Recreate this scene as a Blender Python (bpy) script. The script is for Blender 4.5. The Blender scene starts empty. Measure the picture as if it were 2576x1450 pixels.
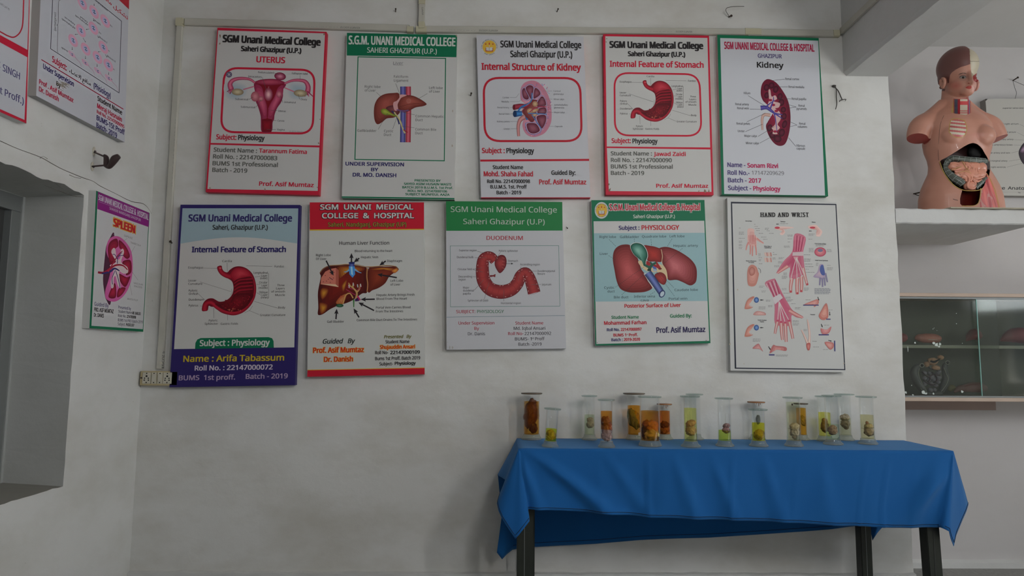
import bpy, bmesh, math, random, os
from mathutils import Vector, Matrix, noise
random.seed(7)
SC = bpy.context.scene
COL = SC.collection
R = math.radians
# ------------------------------------------------------------------ camera
W, H, F = 2576.0, 1450.0, 1690.0
HC = 1.13                      # lens height above the floor
D = 3.15                       # back wall
DA = 3.75                      # wall at the back of the alcove
_d = Vector((-24 / F, 168 / F, 1)).normalized()
_u = Vector((0.0704, -10.05, 1.0))
_u = (_u - _u.dot(_d) * _d).normalized()
_r = _d.cross(_u)
cam_d = bpy.data.cameras.new('camera')
cam_d.sensor_fit = 'HORIZONTAL'
cam_d.sensor_width = 36
cam_d.lens = F * 36 / W
cam_d.clip_start = 0.02
cam = bpy.data.objects.new('camera', cam_d)
COL.objects.link(cam)
cam.matrix_world = Matrix(((_r.x, -_r.y, -_r.z, 0), (_d.x, -_d.y, -_d.z, 0), (_u.x, -_u.y, -_u.z, HC), (0, 0, 0, 1)))
SC.camera = cam
# ------------------------------------------------------------------ world, lights, exposure
wd = bpy.data.worlds.new('world'); SC.world = wd; wd.use_nodes = True
bg = wd.node_tree.nodes['Background']
bg.inputs[0].default_value = (0.75, 0.85, 1.0, 1); bg.inputs[1].default_value = 0.3
SC.cycles.transparent_max_bounces = 64
SC.view_settings.view_transform = 'Standard'
SC.view_settings.look = 'None'
SC.view_settings.gamma = 1.0
SC.view_settings.use_curve_mapping = False
SC.view_settings.exposure = 0.05

def area(name, loc, target, sx, sy, power, col):
    l = bpy.data.lights.new(name, 'AREA'); l.shape = 'RECTANGLE'; l.size = sx; l.size_y = sy
    l.energy = power; l.color = col
    o = bpy.data.objects.new(name, l); COL.objects.link(o); o.location = loc
    o.rotation_euler = (Vector(target) - Vector(loc)).to_track_quat('-Z', 'Y').to_euler()
    return o
area('daylight_side_window', (6.25, 0.2, 2.2), (0.0, 2.2, 1.45), 3.0, 1.0, 62, (0.92, 0.97, 1.0))
area('daylight_rear_window', (1.2, -2.75, 1.7), (0.6, 3.0, 1.5), 3.2, 1.6, 5, (1.0, 0.985, 0.96))
area('tube_light', (1.90, 0.35, 2.41), (0.0, 2.4, 1.0), 0.05, 1.2, 25, (1.0, 1.0, 0.98))

area('added_fill_light', (1.0, 0.0, 2.6), (0.0, 2.6, 1.0), 0.05, 1.2, 17.5, (1.0, 1.0, 0.98))  # unseen lamp added to lift and even out the wall brightness
sun_d = bpy.data.lights.new('added_bounce_sun', 'SUN'); sun_d.energy = 85; sun_d.angle = 0.01; sun_d.color = (0.97, 0.98, 1.0)  # unseen sun added so that light bounces up off the floor
sun = bpy.data.objects.new('added_bounce_sun', sun_d); COL.objects.link(sun); sun.location = (9, 0.2, 5)
sun.rotation_euler = Vector((-1, 0, -0.95)).to_track_quat('-Z', 'Y').to_euler()

# ------------------------------------------------------------------ photo geometry
def ray(px, py):
    c = Vector(((px - W / 2) / F, (py - H / 2) / F, 1))
    return Vector((c.dot(_r), c.dot(_d), c.dot(_u)))
O = Vector((0, 0, HC))
def on_y(px, py, y):
    v = ray(px, py); return O + v * (y / v.y)
def on_x(px, py, x):
    v = ray(px, py); return O + v * (x / v.x)
def on_z(px, py, z):
    v = ray(px, py); return O + v * ((z - HC) / v.z)
def to_px(p):
    q = Vector(p) - O
    c = _r * q.x + _d * q.y + _u * q.z
    return W / 2 + F * c.x / c.z, H / 2 + F * c.y / c.z
def lin1(c):
    c /= 255.0
    return c / 12.92 if c <= 0.04045 else ((c + 0.055) / 1.055) ** 2.4
KALB = 1.85
def alb(c, k=None):
    """surface colour from the tone it shows in the photograph under the room's light"""
    return tuple(min(0.88, lin1(x) * (k or KALB)) for x in c)

# ------------------------------------------------------------------ materials
def new_mat(name):
    m = bpy.data.materials.new(name); m.use_nodes = True
    nt = m.node_tree
    return m, nt, nt.nodes['Principled BSDF']
def mat(name, col, rough=0.6, spec=0.3, metal=0.0, mottle=0.0, mscale=8.0, bump=0.0, bscale=60.0, sheen=0.0):
    m, nt, b = new_mat(name)
    b.inputs['Base Color'].default_value = (*col, 1)
    b.inputs['Roughness'].default_value = rough
    b.inputs['Specular IOR Level'].default_value = spec
    b.inputs['Metallic'].default_value = metal
    if sheen: b.inputs['Sheen Weight'].default_value = sheen
    tc = nt.nodes.new('ShaderNodeTexCoord')
    if mottle:
        n = nt.nodes.new('ShaderNodeTexNoise'); n.inputs['Scale'].default_value = mscale; n.inputs['Detail'].default_value = 6
        nt.links.new(tc.outputs['Object'], n.inputs['Vector'])
        r = nt.nodes.new('ShaderNodeValToRGB')
        r.color_ramp.elements[0].position = 0.3; r.color_ramp.elements[1].position = 0.7
        r.color_ramp.elements[0].color = (*[c * (1 - mottle) for c in col], 1)
        r.color_ramp.elements[1].color = (*[min(0.9, c * (1 + mottle * 0.5)) for c in col], 1)
        nt.links.new(n.outputs['Fac'], r.inputs[0]); nt.links.new(r.outputs[0], b.inputs['Base Color'])
    if bump:
        n = nt.nodes.new('ShaderNodeTexNoise'); n.inputs['Scale'].default_value = bscale; n.inputs['Detail'].default_value = 5
        nt.links.new(tc.outputs['Object'], n.inputs['Vector'])
        k = nt.nodes.new('ShaderNodeBump'); k.inputs['Strength'].default_value = bump; k.inputs['Distance'].default_value = 0.01
        nt.links.new(n.outputs['Fac'], k.inputs['Height']); nt.links.new(k.outputs[0], b.inputs['Normal'])
    return m
def plaster(name, col, dirt, amount=0.5, bump=0.25):
    """limewashed plaster: trowel waves, yellow-grey wear patches, specks of grime"""
    m, nt, b = new_mat(name); N = nt.nodes; L = nt.links
    tc = N.new('ShaderNodeTexCoord')
    def nz(scale, detail, rough=0.55, stretch=None):
        n = N.new('ShaderNodeTexNoise'); n.inputs['Scale'].default_value = scale; n.inputs['Detail'].default_value = detail
        n.inputs['Roughness'].default_value = rough
        if stretch:
            mp = N.new('ShaderNodeMapping'); mp.inputs['Scale'].default_value = stretch
            L.new(tc.outputs['Object'], mp.inputs[0]); L.new(mp.outputs[0], n.inputs['Vector'])
        else: L.new(tc.outputs['Object'], n.inputs['Vector'])
        return n
    def ramp(src, p0, p1, c0, c1):
        r = N.new('ShaderNodeValToRGB'); e = r.color_ramp.elements
        e[0].position, e[1].position = p0, p1; e[0].color = (*c0, 1); e[1].color = (*c1, 1)
        L.new(src.outputs['Fac'], r.inputs[0]); return r
    wear = ramp(nz(1.9, 7, 0.6, (1, 1, 1.7)), 0.42, 0.66, (0, 0, 0), (1, 1, 1))
    mx = N.new('ShaderNodeMixRGB'); mx.inputs[1].default_value = (*col, 1); mx.inputs[2].default_value = (*dirt, 1)
    sc = N.new('ShaderNodeMath'); sc.operation = 'MULTIPLY'; sc.inputs[1].default_value = amount
    L.new(wear.outputs[0], sc.inputs[0]); L.new(sc.outputs[0], mx.inputs[0])
    speck = ramp(nz(34, 3, 0.7), 0.735, 0.77, (0, 0, 0), (1, 1, 1))
    s2 = N.new('ShaderNodeMath'); s2.operation = 'MULTIPLY'; s2.inputs[1].default_value = 0.45
    L.new(speck.outputs[0], s2.inputs[0])
    mx2 = N.new('ShaderNodeMixRGB'); mx2.inputs[2].default_value = (0.22, 0.2, 0.18, 1)
    L.new(s2.outputs[0], mx2.inputs[0]); L.new(mx.outputs[0], mx2.inputs[1]); L.new(mx2.outputs[0], b.inputs['Base Color'])
    b.inputs['Roughness'].default_value = 0.75; b.inputs['Specular IOR Level'].default_value = 0.2
    bm1 = N.new('ShaderNodeBump'); bm1.inputs['Strength'].default_value = bump; bm1.inputs['Distance'].default_value = 0.012
    L.new(nz(7, 8, 0.62).outputs['Fac'], bm1.inputs['Height']); L.new(bm1.outputs[0], b.inputs['Normal'])
    return m
def glassy(name, tint, gloss=0.9, ior=1.45, rough=0.02, dirt=0.0, graze=0.85):
    """clear pane or liquid: light passes tinted, the surface mirrors by Fresnel"""
    m = bpy.data.materials.new(name); m.use_nodes = True; nt = m.node_tree; N = nt.nodes; L = nt.links
    N.clear()
    out = N.new('ShaderNodeOutputMaterial'); t = N.new('ShaderNodeBsdfTransparent'); t.inputs[0].default_value = (*tint, 1)
    g = N.new('ShaderNodeBsdfGlossy'); g.inputs['Roughness'].default_value = rough; g.inputs[0].default_value = (gloss, gloss, gloss, 1)
    lw = N.new('ShaderNodeLayerWeight'); lw.inputs[0].default_value = 0.5
    pw = N.new('ShaderNodeMath'); pw.operation = 'POWER'; pw.inputs[1].default_value = 4.0
    f0 = ((ior - 1) / (ior + 1)) ** 2
    ma = N.new('ShaderNodeMath'); ma.operation = 'MULTIPLY_ADD'; ma.inputs[1].default_value = graze * (1 - f0); ma.inputs[2].default_value = f0
    mx = N.new('ShaderNodeMixShader')
    L.new(lw.outputs['Facing'], pw.inputs[0]); L.new(pw.outputs[0], ma.inputs[0]); L.new(ma.outputs[0], mx.inputs[0])
    L.new(t.outputs[0], mx.inputs[1]); L.new(g.outputs[0], mx.inputs[2])
    last = mx
    if dirt:
        df = N.new('ShaderNodeBsdfDiffuse'); df.inputs[0].default_value = (0.5, 0.52, 0.5, 1)
        m2 = N.new('ShaderNodeMixShader'); m2.inputs[0].default_value = dirt
        L.new(mx.outputs[0], m2.inputs[1]); L.new(df.outputs[0], m2.inputs[2]); last = m2
    L.new(last.outputs[0], out.inputs[0])
    return m
def painted(name, rough=0.4, spec=0.4, coat=0.0):
    """a surface printed or painted in many colours: colour comes from the mesh's own colour layer"""
    m, nt, b = new_mat(name)
    a = nt.nodes.new('ShaderNodeAttribute'); a.attribute_name = 'Col'
    nt.links.new(a.outputs['Color'], b.inputs['Base Color'])
    b.inputs['Roughness'].default_value = rough; b.inputs['Specular IOR Level'].default_value = spec
    b.inputs['Coat Weight'].default_value = coat
    return m

# ------------------------------------------------------------------ objects
def tag(o, label=None, cat=None, group=None, kind=None):
    if label: o['label'] = label
    if cat: o['category'] = cat
    if group: o['group'] = group
    if kind: o['kind'] = kind
    return o
def empty(name, loc, rot=(0, 0, 0)):
    o = bpy.data.objects.new(name, None); COL.objects.link(o); o.location = loc; o.rotation_euler = rot
    o.empty_display_size = 0.05
    return o
def obj(name, bm, mats, parent=None, origin=None, smooth=False, local=False):
    """bm holds world coordinates (or the parent's own, local=True); becomes ONE mesh object"""
    me = bpy.data.meshes.new(name)
    off = Vector((0, 0, 0))
    if not local:
        if parent is not None:
            off = Vector(parent.location) if parent.parent is None else Vector(parent.location) + Vector(parent.parent.location)
        elif origin is not None: off = Vector(origin)
        if off.length: bmesh.ops.translate(bm, verts=bm.verts, vec=-off)
    bm.to_mesh(me); bm.free()
    for m in (mats if isinstance(mats, (list, tuple)) else [mats]): me.materials.append(m)
    if smooth:
        for p in me.polygons: p.use_smooth = True
    o = bpy.data.objects.new(name, me); COL.objects.link(o)
    if parent is not None: o.parent = parent
    elif origin is not None: o.location = origin
    return o
def struct(name, bm, m, smooth=False):
    return tag(obj(name, bm, m, smooth=smooth), kind='structure')
def add_box(bm, lo, hi, mi=0, bev=0.0):
    lo, hi = Vector(lo), Vector(hi)
    vs = [bm.verts.new((x, y, z)) for x in (lo.x, hi.x) for y in (lo.y, hi.y) for z in (lo.z, hi.z)]
    fs = []
    for q in ((0, 1, 3, 2), (4, 6, 7, 5), (0, 4, 5, 1), (2, 3, 7, 6), (0, 2, 6, 4), (1, 5, 7, 3)):
        f = bm.faces.new([vs[i] for i in q]); f.material_index = mi; fs.append(f)
    if bev:
        es = list({e for f in fs for e in f.edges})
        r = bmesh.ops.bevel(bm, geom=es, offset=bev, segments=2, affect='EDGES', profile=0.5)
        for f in r['faces']: f.material_index = mi
    return fs
def box(lo, hi, bev=0.0):
    bm = bmesh.new(); add_box(bm, lo, hi, 0, bev); return bm
def crom(pts, n=6, closed=False):
    """points along a smooth curve through pts"""
    pts = [Vector(p) for p in pts]; out = []; N = len(pts)
    if N < 3 and not closed: return pts
    rng = range(N if closed else N - 1)
    for i in rng:
        if closed: p0, p1, p2, p3 = pts[i - 1], pts[i], pts[(i + 1) % N], pts[(i + 2) % N]
        else: p0, p1, p2, p3 = pts[max(i - 1, 0)], pts[i], pts[i + 1], pts[min(i + 2, N - 1)]
        for k in range(n):
            t = k / n
            out.append(0.5 * ((2 * p1) + (p2 - p0) * t + (2 * p0 - 5 * p1 + 4 * p2 - p3) * t * t + (3 * p1 - p0 - 3 * p2 + p3) * t ** 3))
    if not closed: out.append(pts[-1])
    return out
def add_tube(bm, pts, rad, seg=10, smooth_n=0, caps=True, mi=0):
    if smooth_n:
        if not isinstance(rad, (int, float)):
            rr = crom([Vector((x, 0, 0)) for x in rad], smooth_n); rad = [max(1e-4, v.x) for v in rr]
        pts = crom(pts, smooth_n)
    pts = [Vector(p) for p in pts]; n = len(pts)
    if isinstance(rad, (int, float)): rad = [rad] * n
    rings = []; prev = None
    for i, p in enumerate(pts):
        t = (pts[min(i + 1, n - 1)] - pts[max(i - 1, 0)])
        t = t.normalized() if t.length > 1e-9 else Vector((0, 0, 1))
        if prev is None:
            a = Vector((0, 0, 1)) if abs(t.z) < 0.9 else Vector((1, 0, 0))
            e = t.cross(a).normalized()
        else:
            e = (prev - prev.dot(t) * t)
            e = e.normalized() if e.length > 1e-9 else prev
        prev = e; g = t.cross(e)
        rings.append([bm.verts.new(p + (e * math.cos(2 * math.pi * k / seg) + g * math.sin(2 * math.pi * k / seg)) * rad[i]) for k in range(seg)])
    for i in range(n - 1):
        for k in range(seg):
            f = bm.faces.new((rings[i][k], rings[i][(k + 1) % seg], rings[i + 1][(k + 1) % seg], rings[i + 1][k])); f.material_index = mi
    if caps:
        for rg in (rings[0][::-1], rings[-1]):
            f = bm.faces.new(rg); f.material_index = mi
def tube(pts, rad, seg=10, smooth_n=0):
    bm = bmesh.new(); add_tube(bm, pts, rad, seg, smooth_n); return bm
def add_lathe(bm, prof, seg=32, c=(0, 0, 0), caps=True, mi=0):
    c = Vector(c); rings = []
    for r, z in prof:
        rings.append([bm.verts.new(c + Vector((r * math.cos(2 * math.pi * k / seg), r * math.sin(2 * math.pi * k / seg), z))) for k in range(seg)])
    for a, b in zip(rings, rings[1:]):
        for k in range(seg):
            f = bm.faces.new((a[k], a[(k + 1) % seg], b[(k + 1) % seg], b[k])); f.material_index = mi
    if caps:
        f = bm.faces.new(rings[0][::-1]); f.material_index = mi
        f = bm.faces.new(rings[-1]); f.material_index = mi
def lathe(prof, seg=32, c=(0, 0, 0), caps=True):
    bm = bmesh.new(); add_lathe(bm, prof, seg, c, caps); return bm
def add_lump(bm, c, rx, ry, rz, amp=0.12, freq=2.0, seed=0, sub=3, rot=0.0, mi=0):
    """an irregular organic lump"""
    r = bmesh.ops.create_icosphere(bm, subdivisions=sub, radius=1.0)
    sv = Vector((seed * 3.1, seed * 1.7, seed * 5.3)); cr, sr = math.cos(rot), math.sin(rot)
    for v in r['verts']:
        k = 1 + amp * noise.noise(v.co * freq + sv) + amp * 0.4 * noise.noise(v.co * freq * 2.7 + sv)
        p = Vector((v.co.x * rx * k, v.co.y * ry * k, v.co.z * rz * k))
        v.co = Vector((p.x * cr - p.z * sr, p.y, p.x * sr + p.z * cr)) + Vector(c)
    for f in {f for v in r['verts'] for f in v.link_faces}: f.material_index = mi
def lump(*a, **k):
    bm = bmesh.new(); add_lump(bm, *a, **k); return bm
# ================================================================== the room
M_wall = plaster('limewash_wall', (0.66, 0.655, 0.635), (0.51, 0.49, 0.44), 0.75)
M_wall_l = plaster('limewash_left_wall', (0.66, 0.66, 0.645), (0.53, 0.52, 0.48), 0.7)
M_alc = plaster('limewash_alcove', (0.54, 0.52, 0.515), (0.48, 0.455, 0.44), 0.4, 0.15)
M_beam = plaster('limewash_beam', (0.59, 0.59, 0.58), (0.48, 0.47, 0.45), 0.5, 0.4)
M_recess = plaster('grey_recess', (0.47, 0.475, 0.46), (0.40, 0.40, 0.37), 0.6)  # jamb and head of the recess, greyer and darker than the wall
M_sill = plaster('dark_grey_sill', (0.30, 0.29, 0.26), (0.24, 0.23, 0.21), 0.6)  # sill, darker than the other recess faces
M_floor = mat('grey_terrazzo', (0.22, 0.215, 0.20), 0.35, 0.4, mottle=0.3, mscale=60)
M_ceil = plaster('limewash_ceiling', (0.62, 0.62, 0.61), (0.55, 0.55, 0.53), 0.4)
XL = (on_y(393.5, 140, D).x + on_y(345.5, 1191, D).x + on_y(333, 1440, D).x) / 3     # left wall
XB0 = on_y(2122, 187, D).x                                                           # beam, left side
XB1 = (on_y(2236.4, 197, D).x + on_y(2298, 1332, D).x + on_y(2259, 780, D).x) / 3    # end of the back wall
ZB = on_y(2180, 192, D).z                                                            # underside of the beam
ZC = 2.95
XR, YR = 6.3, -2.9
jit = lambda a: random.uniform(-a, a)
def quad(bm, pts, mi=0):
    f = bm.faces.new([bm.verts.new(p) for p in pts]); f.material_index = mi; return f

bm = bmesh.new(); add_box(bm, (XL - 0.25, YR, -0.1), (XR + 0.1, DA + 0.1, 0)); struct('floor', bm, M_floor)
bm = bmesh.new(); add_box(bm, (XL - 0.25, YR, ZC), (XR + 0.1, DA + 0.1, ZC + 0.1)); struct('ceiling', bm, M_ceil)
# back wall, ends in a corner at the alcove; arris slightly worn
bm = bmesh.new()
zs = [ZC * i / 40 for i in range(41)]
fl = [bm.verts.new((XL - 0.25, D, z)) for z in zs]
fr = [bm.verts.new((XB1 + jit(0.003), D, z)) for z in zs]
bk = [bm.verts.new((XB1 + jit(0.003), DA, z)) for z in zs]
for i in range(40):
    bm.faces.new((fl[i], fr[i], fr[i + 1], fl[i + 1])); bm.faces.new((fr[i], bk[i], bk[i + 1], fr[i + 1]))
struct('wall_back', bm, M_wall)
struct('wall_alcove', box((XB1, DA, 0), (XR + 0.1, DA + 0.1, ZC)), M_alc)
# left wall with the window recess (broken plaster along its head)
pj = [on_x(*p, XL) for p in ((213, 492), (185, 850), (157, 1224))]
YJ = sum(p.y for p in pj) / 3
ZH, ZS = pj[0].z, pj[2].z
YJ0 = 1.25; TH = 0.24
bm = bmesh.new()
ny = 46
ys = [YJ0 + (YJ - YJ0) * i / ny for i in range(ny + 1)]
hz = [ZH + 0.006 + 0.020 * noise.noise(Vector((y * 9, 3, 0))) + 0.012 * noise.noise(Vector((y * 31, 7, 0))) for y in ys]
hz[-1] = ZH
sz = [ZS + 0.006 * noise.noise(Vector((y * 20, 1, 0))) for y in ys]
top = [bm.verts.new((XL, y, ZC)) for y in ys]; hd = [bm.verts.new((XL, y, z)) for y, z in zip(ys, hz)]
sd = [bm.verts.new((XL, y, z)) for y, z in zip(ys, sz)]; bt = [bm.verts.new((XL, y, 0)) for y in ys]
hi_ = [bm.verts.new((XL - TH, y, ZH - 0.012)) for y in ys]; si_ = [bm.verts.new((XL - TH, y, ZS + 0.012)) for y in ys]
for i in range(ny):
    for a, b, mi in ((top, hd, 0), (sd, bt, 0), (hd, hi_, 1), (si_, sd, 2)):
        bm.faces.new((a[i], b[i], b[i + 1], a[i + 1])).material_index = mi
nz_ = 24
def jamb(i, y, d):
    zz = [sz[i] + (hz[i] - sz[i]) * k / nz_ for k in range(nz_ + 1)]
    e = [bm.verts.new((XL + 0, y + d * 0.004 * noise.noise(Vector((0, 2, z * 12))), z)) for z in zz]
    w = [bm.verts.new((XL - TH, y, z)) for z in zz]
    far = D if d > 0 else YR
    q = [bm.verts.new((XL, far, z)) for z in zz]
    for k in range(nz_):
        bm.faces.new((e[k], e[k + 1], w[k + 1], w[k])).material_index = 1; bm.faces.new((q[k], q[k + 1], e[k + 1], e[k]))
    quad(bm, [(XL, y, zz[-1]), (XL, far, zz[-1]), (XL, far, ZC), (XL, y, ZC)])
    quad(bm, [(XL, y, 0), (XL, far, 0), (XL, far, zz[0]), (XL, y, zz[0])])
jamb(ny, YJ, 1); jamb(0, YJ0, -1)
bmesh.ops.remove_doubles(bm, verts=bm.verts, dist=0.0005)
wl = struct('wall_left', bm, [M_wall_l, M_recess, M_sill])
M_crack = mat('crack_in_plaster', (0.10, 0.09, 0.075), .9, .1)
bm = bmesh.new(); rnd = random.Random(3)
def crack(pts, r=.0011):
    P = [on_x(x + rnd.uniform(-2, 2), y + rnd.uniform(-2, 2), XL + .0002) for x, y in pts]
    add_tube(bm, P, [r * rnd.uniform(.4, 1.3) for _ in P], 5, 4)
crack([(0, 354), (45, 374), (100, 397), (135, 412), (160, 428), (205, 447), (232, 456), (252, 470), (290, 486), (330, 506), (360, 515), (376, 530), (384, 548)])
crack([(205, 447), (190, 446), (175, 440)]); crack([(100, 397), (108, 392), (118, 398)], .0008); crack([(110, 465), (150, 480), (185, 492), (210, 497)], .0009); crack([(135, 458), (148, 468), (160, 476)], .0006)
obj('crack', bm, M_crack, wl)
# the right wall and the wall behind the camera, with the openings the daylight comes through
bm = bmesh.new()
for lo, hi in (((XR, YR, 0), (XR + 0.1, DA, 0.85)), ((XR, YR, 2.45), (XR + 0.1, DA, ZC)), ((XR, YR, 0.85), (XR + 0.1, -1.4, 2.45)), ((XR, 1.8, 0.85), (XR + 0.1, DA, 2.45))):
    add_box(bm, lo, hi)
struct('wall_right', bm, M_wall)
bm = bmesh.new()
for lo, hi in (((XL - .25, YR - .1, 0), (XR, YR, 0.85)), ((XL - .25, YR - .1, 2.55), (XR, YR, ZC)), ((XL - .25, YR - .1, .85), (-0.5, YR, 2.55)), ((2.9, YR - .1, .85), (XR, YR, 2.55))):
    add_box(bm, lo, hi)
struct('wall_rear', bm, M_wall)
# beam running out of the back wall, with a crumbling lower arris
bm = bmesh.new(); n = 90
rows = []
for i in range(n + 1):
    y = YR + (D - YR) * i / n
    a = 0.010 * noise.noise(Vector((y * 7, 0, 0))) + 0.006 * noise.noise(Vector((y * 29, 0, 4)))
    b = 0.006 * noise.noise(Vector((y * 9, 5, 0))) + 0.003 * noise.noise(Vector((y * 33, 5, 4)))
    rows.append([bm.verts.new(p) for p in ((XB0, y, ZC), (XB0, y, ZB + 0.015 + a), (XB0 + 0.012 + a, y, ZB), (XB1 - 0.006 + b, y, ZB), (XB1, y, ZB + 0.008 + b), (XB1, y, ZC))])
for r0, r1 in zip(rows, rows[1:]):
    for k in range(5): bm.faces.new((r0[k], r0[k + 1], r1[k + 1], r1[k]))
struct('beam', bm, M_beam)
# plinths
ZP = on_y(1320, 1443, D - .02).z
bm = bmesh.new(); n = 60
pr = []
for i in range(n + 1):
    x = XL + (XB1 - XL) * i / n; z = ZP + 0.006 * noise.noise(Vector((x * 13, 0, 0)))
    pr.append([bm.verts.new(p) for p in ((x, D, z), (x, D - 0.02, z - 0.004), (x, D - 0.022, 0))])
for a, b in zip(pr, pr[1:]):
    for k in range(2): bm.faces.new((a[k], a[k + 1], b[k + 1], b[k]))
struct('baseboard_back', bm, M_beam)
ZP2 = on_y(2450, 1418, DA - .03).z
bm = bmesh.new(); pr = []
for i in range(n + 1):
    x = XB1 + (XR - XB1) * i / n; z = ZP2 + 0.006 * noise.noise(Vector((x * 11, 3, 0)))
    pr.append([bm.verts.new(p) for p in ((x, DA, z + .012), (x, DA - 0.03, z), (x, DA - 0.032, 0))])
for a, b in zip(pr, pr[1:]):
    for k in range(2): bm.faces.new((a[k], a[k + 1], b[k + 1], b[k]))
struct('baseboard_alcove', bm, M_beam)
# concrete shelf slab across the alcove
ZSL1 = on_y(2300, 525, D).z; ZSL0 = on_y(2300, 562.5, D).z
XS1 = on_y(2396.4, 616, DA).x
bm = bmesh.new(); n = 40
rows = []
for i in range(n + 1):
    x = XB1 + (XS1 - XB1) * i / n
    a = 0.004 * noise.noise(Vector((x * 18, 0, 0))); b = 0.004 * noise.noise(Vector((x * 21, 6, 0)))
    rows.append([bm.verts.new(p) for p in ((x, DA, ZSL1), (x, D + .004, ZSL1 + a), (x, D, ZSL1 - .006 + a), (x, D, ZSL0 + .005 + b), (x, D + .006, ZSL0 + b), (x, DA, ZSL0))])
for a, b in zip(rows, rows[1:]):
    for k in range(6): bm.faces.new((a[k], a[(k + 1) % 6], b[(k + 1) % 6], b[k]))
bm.faces.new(rows[-1])
struct('trim_shelf_slab', bm, M_beam)

# ------------------------------------------------------------------ window in the left wall
M_alu = mat('anodised_aluminium', alb((96, 98, 98)), 0.45, 0.5, 0.35)
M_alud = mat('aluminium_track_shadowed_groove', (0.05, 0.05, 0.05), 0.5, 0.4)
M_pane = mat('dark_green_window_glass', (0.006, 0.014, 0.012), 0.06, 0.5)
M_putty = mat('white_sealant', alb((120, 122, 120)), 0.8)
XW = XL - TH
wr = empty('window_1', (XW, YJ - 0.5, ZS)); tag(wr, kind='structure')
yw = lambda px, x: on_x(px, 850, x).y
bm = bmesh.new()
add_box(bm, (XW - .02, YJ - .012, ZS - .01), (XW + .012, YJ + .002, ZH + .02))
add_box(bm, (XW - .02, YJ0, ZH - .014), (XW + .010, YJ - .012, ZH + .02))
obj('sealant_bead', bm, M_putty, wr)
bm = bmesh.new()
add_box(bm, (XW - .04, YJ - .062, ZS), (XW + .008, YJ - .012, ZH - .075), 0, .002)      # stile
add_box(bm, (XW - .04, YJ0, ZH - .075), (XW + .008, YJ - .012, ZH - .012), 0, .002)     # head
add_box(bm, (XW - .04, YJ0, ZS - .0), (XW + .008, YJ - .012, ZS + .05), 0, .002)        # sill bar
obj('window_frame', bm, M_alu, wr)
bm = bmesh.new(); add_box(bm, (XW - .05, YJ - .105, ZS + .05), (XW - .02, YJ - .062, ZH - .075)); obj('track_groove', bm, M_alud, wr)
bm = bmesh.new()
add_box(bm, (XW - .042, YJ - .118, ZS + .05), (XW - .012, YJ - .105, ZH - .08), 0, .002)
add_box(bm, (XW - .042, YJ - .16, ZS + .05), (XW - .006, YJ - .122, ZH - .10), 0, .002)
add_box(bm, (XW - .042, YJ0, ZH - .10), (XW - .008, YJ - .12, ZH - .078), 0, .002)
add_box(bm, (XW - .042, YJ0, ZS + .05), (XW - .008, YJ - .12, ZS + .08), 0, .002)
sash = obj('sliding_sash', bm, M_alu, wr)
obj('window_pane', box((XW - .034, YJ0, ZS + .08), (XW - .028, YJ - .155, ZH - .1)), M_pane, wr)
zc = on_x(5, 845, XW).z
lt = obj('sash_latch', box((XW - .01, YJ - .195, zc - .075), (XW + .022, YJ - .128, zc + .055), .004), M_alu, wr)
bm = bmesh.new()
for k in range(2): add_box(bm, (XW + .0215, YJ - .19, zc - .03 + .04 * k), (XW + .024, YJ - .172, zc - .01 + .04 * k))
obj('latch_slot', bm, M_alud, lt, local=False)
# ================================================================== printed boards: engine
def _font(fn):
    try: return bpy.data.fonts.load(os.path.join(bpy.utils.system_resource('DATAFILES'), 'fonts', fn))
    except Exception: return None
FONT = _font('NotoSansHebrew-Regular.woff2')
FONT_AR = _font('NotoSansArabic-VariableFont_wdth,wght.woff2')
_tc = {}
def glyphs(txt, font=None, res=2):
    k = (txt, font.name if font else '', res)
    if k in _tc: return _tc[k]
    c = bpy.data.curves.new('t', 'FONT'); c.body = txt; c.resolution_u = res
    if font: c.font = font
    o = bpy.data.objects.new('t', c)
    me = o.to_mesh()
    v = [(p.co.x, p.co.y) for p in me.vertices]; f = [tuple(p.vertices) for p in me.polygons]
    o.to_mesh_clear(); bpy.data.objects.remove(o); bpy.data.curves.remove(c)
    _tc[k] = (v, f); return _tc[k]
_hv = glyphs('H', FONT)[0]
CAPH = max(y for x, y in _hv) - min(y for x, y in _hv)
M_print = painted('printed_board', 0.5, 0.25)
PAPER = (150, 149, 147)
RED, BLK, NAVY, GRN, GRY = (150, 20, 42), (30, 27, 28), (35, 30, 75), (5, 82, 55), (72, 72, 68)
lerp = lambda a, b, t: a + (b - a) * t
mixc = lambda a, b, t: tuple(lerp(x, y, t) for x, y in zip(a, b))

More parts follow.
